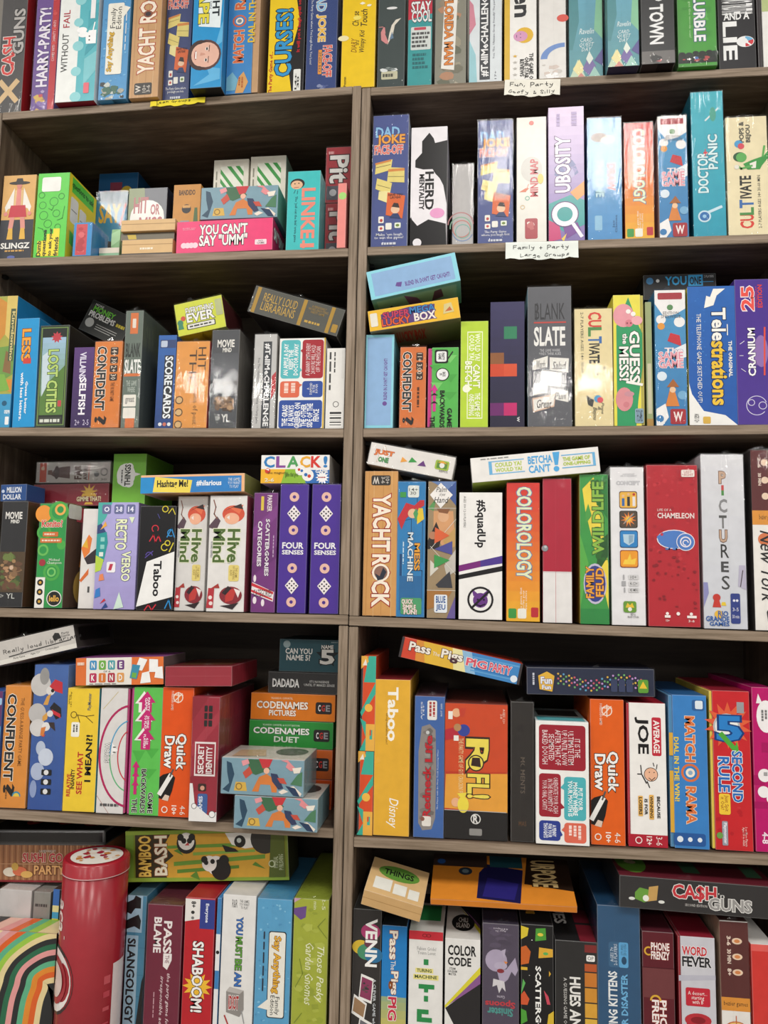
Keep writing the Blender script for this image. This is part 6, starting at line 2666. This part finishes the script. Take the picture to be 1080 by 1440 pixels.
# the tall red tin
def tin():
    d = .01
    cx, r = (at(172, 1320, d).x + at(88, 1320, d).x) / 2, (at(172, 1320, d).x - at(88, 1320, d).x) / 2
    zt = at(133, 1202, d).z
    ze = board_z('L6', cx) + .002
    root = link('tall_round_tin', None)
    root.matrix_world = Matrix.Translation((cx, .0, ze))
    y = d
    H = zt - ze
    def lathe(name, prof, inkf, mat=METAL, seg=64):
        bm = bmesh.new()
        lay = bm.loops.layers.float_color.new('ink')
        rings = [[bm.verts.new((rr * math.sin(6.28319 * i / seg), y - rr * math.cos(6.28319 * i / seg), z)) for i in range(seg)] for rr, z in prof]
        for k in range(len(prof) - 1):
            for i in range(seg):
                f = bm.faces.new((rings[k][i], rings[k][(i + 1) % seg], rings[k + 1][(i + 1) % seg], rings[k + 1][i]))
                f.smooth = True
                for lp in f.loops:
                    lp[lay] = (*lin(inkf(k, i)), 1)
        for rg_, k in ((rings[0], 0), (rings[-1], len(prof) - 2)):
            f = bm.faces.new(rg_ if k else rg_[::-1])
            for lp in f.loops:
                lp[lay] = (*lin(inkf(k, 0)), 1)
        return bm, lay
    bm, lay = lathe('body', [(r - .001, 0), (r, .001), (r, H - .024), (r - .0006, H - .0235)], lambda k, i: '9c2630')
    def onto(a0, z0, a1, z1, pts, col, lift=.0004):            # flat print bent onto the tin: (u, v) -> angle, height
        c = (*lin(col), 1)
        vs = []
        for u, v in pts:
            a = math.radians(a0 + (a1 - a0) * u)
            vs.append(bm.verts.new(((r + lift) * math.sin(a), y - (r + lift) * math.cos(a), z0 + (z1 - z0) * v)))
        f = bm.faces.new(vs)
        f.normal_update()
        m = f.calc_center_median()
        if f.normal.x * m.x + f.normal.y * (m.y - y) < 0:
            f.normal_flip()
        for lp in f.loops:
            lp[lay] = c
    for i in range(8):                                        # white label down the far side
        onto(67 + i * 4, .0, 71 + i * 4, H * .53, [(0, 0), (1, 0), (1, 1), (0, 1)], 'e4d8d6')
    for k, (zz, col) in enumerate(((.9, 'c05058'), (.78, 'b8404c'), (.66, 'c05058'), (.54, 'b8404c'), (.42, 'c05058'), (.3, 'b8404c'))):
        onto(50, zz * H * .58 - .012, 62, zz * H * .5, [(0, 0), (1, 0), (1, 1), (0, 1)], col, .0007)
    zc = at(100, 1395, -.06).z - ze
    for rr, col, lf in ((.052, '3a2c2c', .0005), (.047, 'e8e0dc', .0009), (.036, 'a8343c', .0013), (.026, 'e0c8c0', .0016)):
        for j in range(24):
            a, b = 2 * math.pi * j / 24, 2 * math.pi * (j + 1) / 24
            c0 = -48
            onto(0, 0, 1, 1, [((c0 + math.degrees(q * math.cos(t) / r) * .8), zc + q * math.sin(t)) for q, t in ((rr, a), (rr, b), (0.0008, b), (0.0008, a))], col, lf)
    vs, fs = text_shape('acal', .02)
    ax, bx = min(p[0] for p in vs), max(p[0] for p in vs)
    ay, by = min(p[1] for p in vs), max(p[1] for p in vs)
    z1, z0 = H - .06, zc + .065
    P = [(-27 - 30 * (1 - (p[1] - ay) / (by - ay)) + 0, z1 - (z1 - z0) * (p[0] - ax) / (bx - ax)) for p in vs]
    for f in fs:
        try:
            onto(0, 0, 1, 1, [P[i] for i in f], 'ecdcd8', .0006)
        except ValueError:
            pass
    me = done(bm, 'tin_body')
    me.materials.append(METAL)
    link('tin_body', me, root)
    rl = r + .0012
    bm, lay = lathe('lid', [(rl, H - .023), (rl + .0006, H - .022), (rl, H - .021), (rl, H - .0025), (rl - .0015, H - .0006), (rl - .004, H), (rl - .006, H - .0012)], lambda k, i: 'c9a8a8' if k == 1 else 'a0222e')
    c = lambda h: (*lin(h), 1)
    rg = random.Random(5)
    def flat(pts, col, z):
        f = bm.faces.new([bm.verts.new((x, y + yy, z)) for x, yy in pts])
        f.normal_update()
        if f.normal.z < 0:
            f.normal_flip()
        for lp in f.loops:
            lp[lay] = c(col)
    circ = lambda R_, n=40: [(R_ * math.cos(6.28319 * i / n), R_ * math.sin(6.28319 * i / n)) for i in range(n)]
    flat(circ(r * .8), 'ece6dc', H - .0006)
    for i in range(22):
        a, q = rg.uniform(0, 6.28), r * .66 * math.sqrt(rg.random())
        s = r * rg.uniform(.08, .2)
        flat([(q * math.cos(a) + s * math.cos(k * .9) * rg.uniform(.4, 1), q * math.sin(a) + s * math.sin(k * .9) * rg.uniform(.4, 1)) for k in range(7)], rg.choice(['b0303a', 'c8884c', 'a8283a', 'd9a06a', '8a2a34', 'e8d8c8']), H - .0004 + i * .00002)
    me = done(bm, 'tin_lid')
    me.materials.append(METAL)
    link('tin_lid', me, root)
    tag(root, 'tall crimson round tin with a patterned white lid top, standing before the row', 'game tin', GROUPS['L6'])
tin()

# ------------------------------------------------------------------ lowest row, bookcase with the paper signs
B('R6', 495, 536, 1278, 'charcoal game box with overlapping colour circles behind white lettering', '33302f', '''
C .28 .75 .3 d9b83a
C .62 .86 .34 a83a6a
C .5 .72 .34 4a8f6a
C .74 .7 .32 2f6f9a
C .6 .78 .2 6a3a4c
T .44 .62 .86 .95 -90 f4f2ee VENN
t .74 .08 .84 .54 -90 dfe4e8 A CLEVER GAME where CLUES
P eceae6 .24,.4 .7,.37 .76,.54 .32,.57
P 8a3a5c .28,.415 .67,.39 .72,.525 .35,.55
P eceae6 .0,.3 .44,.25 .54,.37 .08,.43
P 9a7a5a .05,.315 .42,.275 .49,.36 .1,.41
P eceae6 .2,.14 .66,.1 .74,.24 .3,.28
P 6a6a70 .26,.155 .63,.12 .69,.225 .32,.26
Z 8 4 .3 .42 .66 .52 .1 5a4a4c,3a3a3a
''', vm=(0.79, 0.2), dep=.2, mat=GLOSS, T='3a3836', wrap=0)
B('R6', 536, 572, 1301, 'bright blue pig game box with cream outlined lettering', '2176b8', '''
V 0 0 1 1 d9c25a 2a80c4
V 0 .4 1 1 2a80c4 2178bc
T .3 .72 .64 .97 -90 efe4d4/8a4a20 Pass
t .36 .63 .56 .71 -90 efe4d4 The
T .3 .42 .68 .62 -90 efe4d4/8a4a20 Pigs
T .28 .2 .62 .4 -90 c8344a/f0e8e4 PIG
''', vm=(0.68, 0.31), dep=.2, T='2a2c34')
B('R6', 574, 623, 1309, 'white computing puzzle box with a red band and green shapes', 'e6e4e0', '''
R 0 .9 1 .985 c8303c
O .46 .94 .07 .02 6a1a20
O .58 .94 .07 .02 6a1a20
t .24 .77 .8 .84 0 9a9a98 Fabien Gridel|Yoann Levet
R .44 .68 .58 .73 2f8a4c
R .2 .61 .72 .65 ece08a
R .14 .55 .88 .595 ece08a
T .24 .615 .68 .645 0 4a5a3a TURING
T .18 .56 .84 .59 0 4a5a3a MACHINE
R .3 .47 .76 .51 2f8a4c
R .46 .44 .58 .48 2f8a4c
R .46 .36 .58 .41 2f8a4c
P 2f8a4c .26,.18 .7,.18 .7,.22 .4,.22 .4,.25 .6,.25 .6,.29 .26,.29
~
@T
R .2 .2 .9 .5 2f8a4c
R .3 .55 .8 .75 3a2c2c
''', vm=(0.68, 0.335), dep=.2, T='d4d2ce')
B('R6', 625, 676, 1320, 'white colour puzzle box with black wedges and a yellow-violet stripe', 'e4e2de', '''
P 2a2829 .02,.565 1,.74 1,0 .45,0 .28,.46
P 8a5a8e .02,.57 1,.8 1,.73
P d9cf3a .0,.58 1,.835 1,.79 .02,.565
T .08 .895 .88 .96 0 222 COLOR
T .08 .83 .74 .885 0 222 CODE
t .08 .77 .34 .82 0 444 STEAM|DIAGRAM|MASTER
@T
P 2a2829 .3,.7 1,.2 1,1 .6,1
P d9cf3a .4,.6 1,.1 1,.2
P 8a5a8e .5,.6 1,.2 1,.26
E .5 .3 .34 .16 222
t .3 .2 .7 .4 0 f4f4f0 CHILI|ISLAND
''', dep=.2, T='dddbd6')
B('R6', 677, 731, 1298, 'dusky violet spooky game box with a pale ghostly elephant, lettering upside down', '4f4658', '''
Z 10 4 .05 .6 .95 .95 .25 5a5064,4a4152
E .38 .6 .3 .11 b0a4bc
P b0a4bc .4,.5 .66,.52 .9,.64 .98,.52 .9,.46 .8,.5 .7,.42 .5,.36
C .5 .55 .18 b9aec4
P b9aec4 .52,.7 .64,.72 .6,.62
P e08a3a .58,.6 .7,.59 .64,.57
C .5 .5 .1 8a2a34
P d8d4d8 .3,.42 .6,.4 .64,.3 .54,.34 .46,.28 .4,.36 .28,.34
t .3 .885 .7 .93 180 d8d0dc Ages 7+|4-8 Players
t .4 .23 .62 .26 180 c9c0cf Game
T .08 .14 .9 .22 180 c23a44 Spoons
T .14 .06 .84 .14 180 4f9a94 Sinister
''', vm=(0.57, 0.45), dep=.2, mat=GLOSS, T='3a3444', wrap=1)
B('R6', 732, 779, 1300, 'black game box with neon food pictures and slim white capitals', '1e1d1e', '''
P d9c23a 0,.86 .2,.9 .24,.98 0,1
P c8642c .0,.6 .24,.62 .3,.74 .16,.8 0,.78
R .0 .55 .2 .58 d8b03a
P 4f9a3a .44,.85 .78,.87 .76,.99 .46,.98
C .6 .92 .09 e0c84a
P d9a83a .54,.68 .98,.7 .98,.78 .56,.79
C .76 .73 .08 5fae5a
P d05a34 .0,.3 .1,.34 .26,.26 .2,.2 0,.2
P 5fae5a 0,.3 .14,.42 .06,.46
P c84a5c .7,.36 .84,.3 .9,.22 .8,.22
P 4f9a3a .0,.0 .2,.04 .16,.14 0,.16
P d9b83a .8,.02 1,.02 1,.16 .84,.12
T .44 -.28 .62 .6 -90 f2f2ee SCATTERGORIES
C .34 .86 .02 fff
C .26 .5 .015 fff
P d9a83a .86,.5 .92,.53 .86,.56
~
@T
P d9a83a .2,.2 .5,.2 .4,.6
P 5fae5a .5,.4 .9,.4 .8,.8
''', vm=(0.55, 0.44), dep=.2, T='242224')
B('R6', 780, 841, 1323, 'charcoal clue game box with a column of orange swatches', '2c2b2b', '''
R .7 .93 .98 .99 7a2c2a
R .7 .78 .98 .84 b8562c
R .7 .66 .98 .77 c8782f
R .7 .54 .98 .65 d08f34
R .7 .42 .98 .53 d8a03a
R .7 .3 .98 .41 ddb044
R .7 .18 .98 .29 e0b84c
R .7 .06 .98 .17 e0c05c
r .74 .86 .94 .91 eceae6
t .77 .87 .91 .9 0 444 OP
T .34 .26 .6 .73 -90 e8e6e2 HUES AND
t .2 .2 .28 .72 -90 d0ceca A GUESSING GAME OF COLOR
~
@T
R .6 .0 .98 .3 7a2430
R .6 .34 .98 .6 6a1f2c
R .6 .64 .98 .95 5a1a26
T .1 .3 .4 .8 -90 e8e6e2 CUES
''', vm=(0.77, 0.22), dep=.2, T='232223', mat=GLOSS)
B('R6', 839, 902, 1273, 'tall steel-blue cat game box with upright white and blue lettering', '2d5478', '''
T .24 .24 .46 .675 90 eef0f0 EXPLODING KITTENS
T .54 .2 .7 .665 90 6fb4e0 RECIPE FOR DISASTER
r .26 .695 .72 .82 3a6488
r .5 .695 .72 .82 5fa8d8
t .3 .705 .46 .81 90 dfe8f0 AGES 7+|2-5 PLAYERS
E .62 .73 .06 .02 234a6a
t .55 .755 .68 .81 90 234a6a STUPID|SPOON
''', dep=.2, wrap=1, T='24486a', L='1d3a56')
B('R6', 903, 949, 1310, 'burgundy phone game box with white comic lettering at the head', '5e1f28', '''
R 0 .63 1 .8 6f3a3c
R 0 .795 1 .8 4a161e
T .28 .895 .86 .94 0 f0e8e4/a83a2c PHONE
T .28 .845 .86 .89 0 f0e8e4/a83a2c FRENZY
O .2 .89 .14 .05 d9a83a 60 300
T .52 .36 .74 .62 -90 f0e8e4/a83a2c PHONE
T .28 .36 .5 .62 -90 f0e8e4/a83a2c FRENZY
O .4 .615 .18 .06 d9a83a 0 180
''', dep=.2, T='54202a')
B('R6', 954, 1007, 1317, 'silvery word game box with red and black block lettering and a telephone', 'c9c8cf', '''
P b9b8c4 0,.55 1,.58 1,.62 0,.6
T .1 .78 .78 .86 0 c83038/f0eef0 WORD
T .1 .68 .9 .77 0 2a2a2e/f0eef0 FEVER
r .18 .34 .84 .5 c02a3a
t .24 .36 .76 .47 0 f4e4e0 A dessert...|starting|with B
E .5 .22 .36 .06 b8303a
P b8303a .2,.2 .8,.2 .9,.06 .1,.06
E .5 .22 .2 .03 8a1f28
C .5 .1 .14 8a1f28
O .5 .1 .13 .03 d8a0a0
''', vm=(0.65, 0.385), dep=.2, T='8a2030', L='a02030', tray=('L', .06, '9c2430'))
B('R6', 1012, 1055, 1294, 'brown pizza game box with orange band, on the lowest row', 'eae6e0', '''
R 0 .36 1 1 5a2a28
R 0 .26 1 .37 dd9238
t .08 .29 .92 .34 0 3a2414 bezier games
C .6 .84 .18 ecd0b4
C .6 .71 .18 ecd0b4
C .6 .58 .18 ecd0b4
C .6 .84 .1 d8874c
C .6 .71 .1 d8874c
C .6 .58 .1 d8874c
T .24 .8 .38 .88 -90 f0dccc 3-6
T .24 .65 .38 .77 -90 f0dccc 30 MIN
T .24 .55 .38 .61 -90 f0dccc 8+
C .5 .12 .38 c8642c
C .5 .12 .33 eac27a
L c8642c .03 .2,.12 .8,.12
L c8642c .03 .5,.02 .5,.22
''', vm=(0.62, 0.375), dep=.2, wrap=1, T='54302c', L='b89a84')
B('R6', 1057, 1092, 1328, 'plain bright red game box at the frame edge of the lowest row', 'cf3a34', 'R 0 .96 1 1 e0605a\n', dep=.2, T='e4e0dc')
Q((870, 1279), (1095, 1298), (870, 1233), -.002, .16, 'black and red gangster game box lying across the lowest row', '2c2a2b', '''
P 6aa03c .1,.3 .16,.2 .2,.3 .2,.6 .13,.66 .1,.5
P c9a05c .18,.24 .24,.3 .25,.76 .19,.7
E .08 .3 .02 .05 e4e4de
E .27 .26 .02 .05 e4e4de
C .17 .34 .02 f0f0e8
T .34 .36 .62 .86 0 c8303a/eceae6 CA$H
t .63 .54 .67 .68 0 eceae6 'n
T .57 .14 .84 .52 0 9a9896/eceae6 GUNS
t .42 .2 .56 .28 0 d9d4cf SECOND EDITION
@T
R .0 .0 1 1 6a2430
E .12 .4 .1 .3 6aa03c
C .12 .4 .04 e8d8b0
R .45 .2 .56 .5 3f6a4c
R .86 .2 .96 .5 4a7a5a
''', row='R6', wrap=1, dz=.004, T='6a2430')
Q((507, 1277), (590, 1303), (510, 1252), -.02, .09, 'tan question card box with a green tray, tilted on the lowest row', 'd9b078', '''
R 0 .5 1 .53 b88f58
@T
E .5 .68 .36 .2 5f8f3a
T .24 .6 .76 .76 0 20261c THINGS
R .12 .14 .42 .46 e4e2d8
R .46 .12 .68 .4 e4e2d8
R .72 .1 .9 .36 e4e2d8
''', row='R6', pitch=14, T='d4b07c', tray=None, U='6ab03a', dz=.006, cat='card game', name='card_game_box')
Q((605, 1272), (812, 1284), (605, 1262), .0, .13, 'orange game box with a dark blue toy window, lying open-faced on the lowest row', 'd9822a', '''
@T
P d9862c 0,0 1,0 1,1 0,1
P 1d1a4a .32,.06 .62,.0 .66,.7 .4,.8 .34,.6
P 2a2470 .36,.1 .58,.06 .62,.4 .4,.5
P 3a2c28 .0,.72 .4,.72 .4,1 0,1
C .24 .62 .05 2a3440
C .24 .62 .025 6a7a80
P 1f4a54 .42,.74 .66,.74 .66,1 .42,1
P 2a1c14 .66,.4 1,.3 1,1 .7,1
T .72 .36 .9 .95 -90 e8c88a/3a2414 URPOSE
E .06 .82 .03 .06 2a4f8a
''', row='R6', pitch=12, dz=.0, T='d9862c', R='b8661c')

# ------------------------------------------------------------------ pen-written paper signs on the board edges
def sign(name, label, tl, tr, bl, col, art, curl, d=-.0015, fold=.018):
    a, b, c = at(*tl, d), at(*tr, d), at(*bl, d)
    w, h = (b - a).length, abs((a - c).z)
    ang = math.atan2((b - a).z, (b - a).x)
    nx, nz = 16, 8
    bm = bmesh.new()
    lay = bm.loops.layers.float_color.new('ink')
    hang = lambda u, v: -.0012 - curl * (1 - v) ** 2 * (.5 + .5 * math.sin(7 * u + 1)) - .0004 * math.sin(9 * u)
    ragged = lambda u: .0012 * math.sin(23 * u) + .0008 * math.sin(51 * u)
    def surf(u, v, off=0):
        z = -h + h * v + (ragged(u) * (1 - v))
        return ((u - .5) * w, hang(u, v) - off, z)
    g = [[bm.verts.new(surf(i / nx, j / nz)) for i in range(nx + 1)] for j in range(nz + 1)]
    if fold:                                                 # the flap that lies on the board
        g.append([bm.verts.new(((i / nx - .5) * w, -.0006, .0004)) for i in range(nx + 1)])
        g.append([bm.verts.new(((i / nx - .5) * w, fold * .15, .0008)) for i in range(nx + 1)])
    for j in range(len(g) - 1):
        for i in range(nx):
            f = bm.faces.new((g[j][i], g[j][i + 1], g[j + 1][i + 1], g[j + 1][i]))
            f.smooth = True
            for lp in f.loops:
                lp[lay] = (*lin(col), 1)
    n0 = len(bm.verts)
    ink = Ink(bm, w, h, .01)
    ink.run(art)
    bm.verts.ensure_lookup_table()
    for v in list(bm.verts)[n0:]:
        u, t = v.co.x / w + .5, v.co.z / h
        v.co = Vector(surf(u, t, .0003))
    o = link(name, done(bm, name), None, PAPER)
    o.matrix_world = Matrix.Translation((a + b) / 2) @ Matrix.Rotation(-ang, 4, 'Y')
    return tag(o, label, 'paper sign', 'pen-written paper signs on the shelf edges')
PAPER = print_mat('paper', .7, .25)
sign('paper_sign', 'white pen-written sign on the bookcase top edge, about goofy fun', (710, 113), (788, 112), (710, 136.5), 'efece0', '''
W .09 .62 .108 2a2a2c Fun, Party
W .07 .16 .096 2a2a2c Goofy & Silly
''', .004)
sign('paper_sign', 'white pen-written sign under the purple cube box, about families and large groups', (711, 341.5), (813, 339), (712, 366), 'e9eee8', '''
W .1 .6 .078 2a2a2c Family + Party
W .2 .15 .073 2a2a2c Large Groups
''', .004)
sign('paper_slip', 'narrow yellow slip with black pen marks on the bookcase top edge', (212, 143.5), (289, 137), (211, 152), 'efdc3a', '''
W .1 .56 .075 2a2a1c Team Groups
W .12 .05 .07 2a2a1c F E
''', .002)
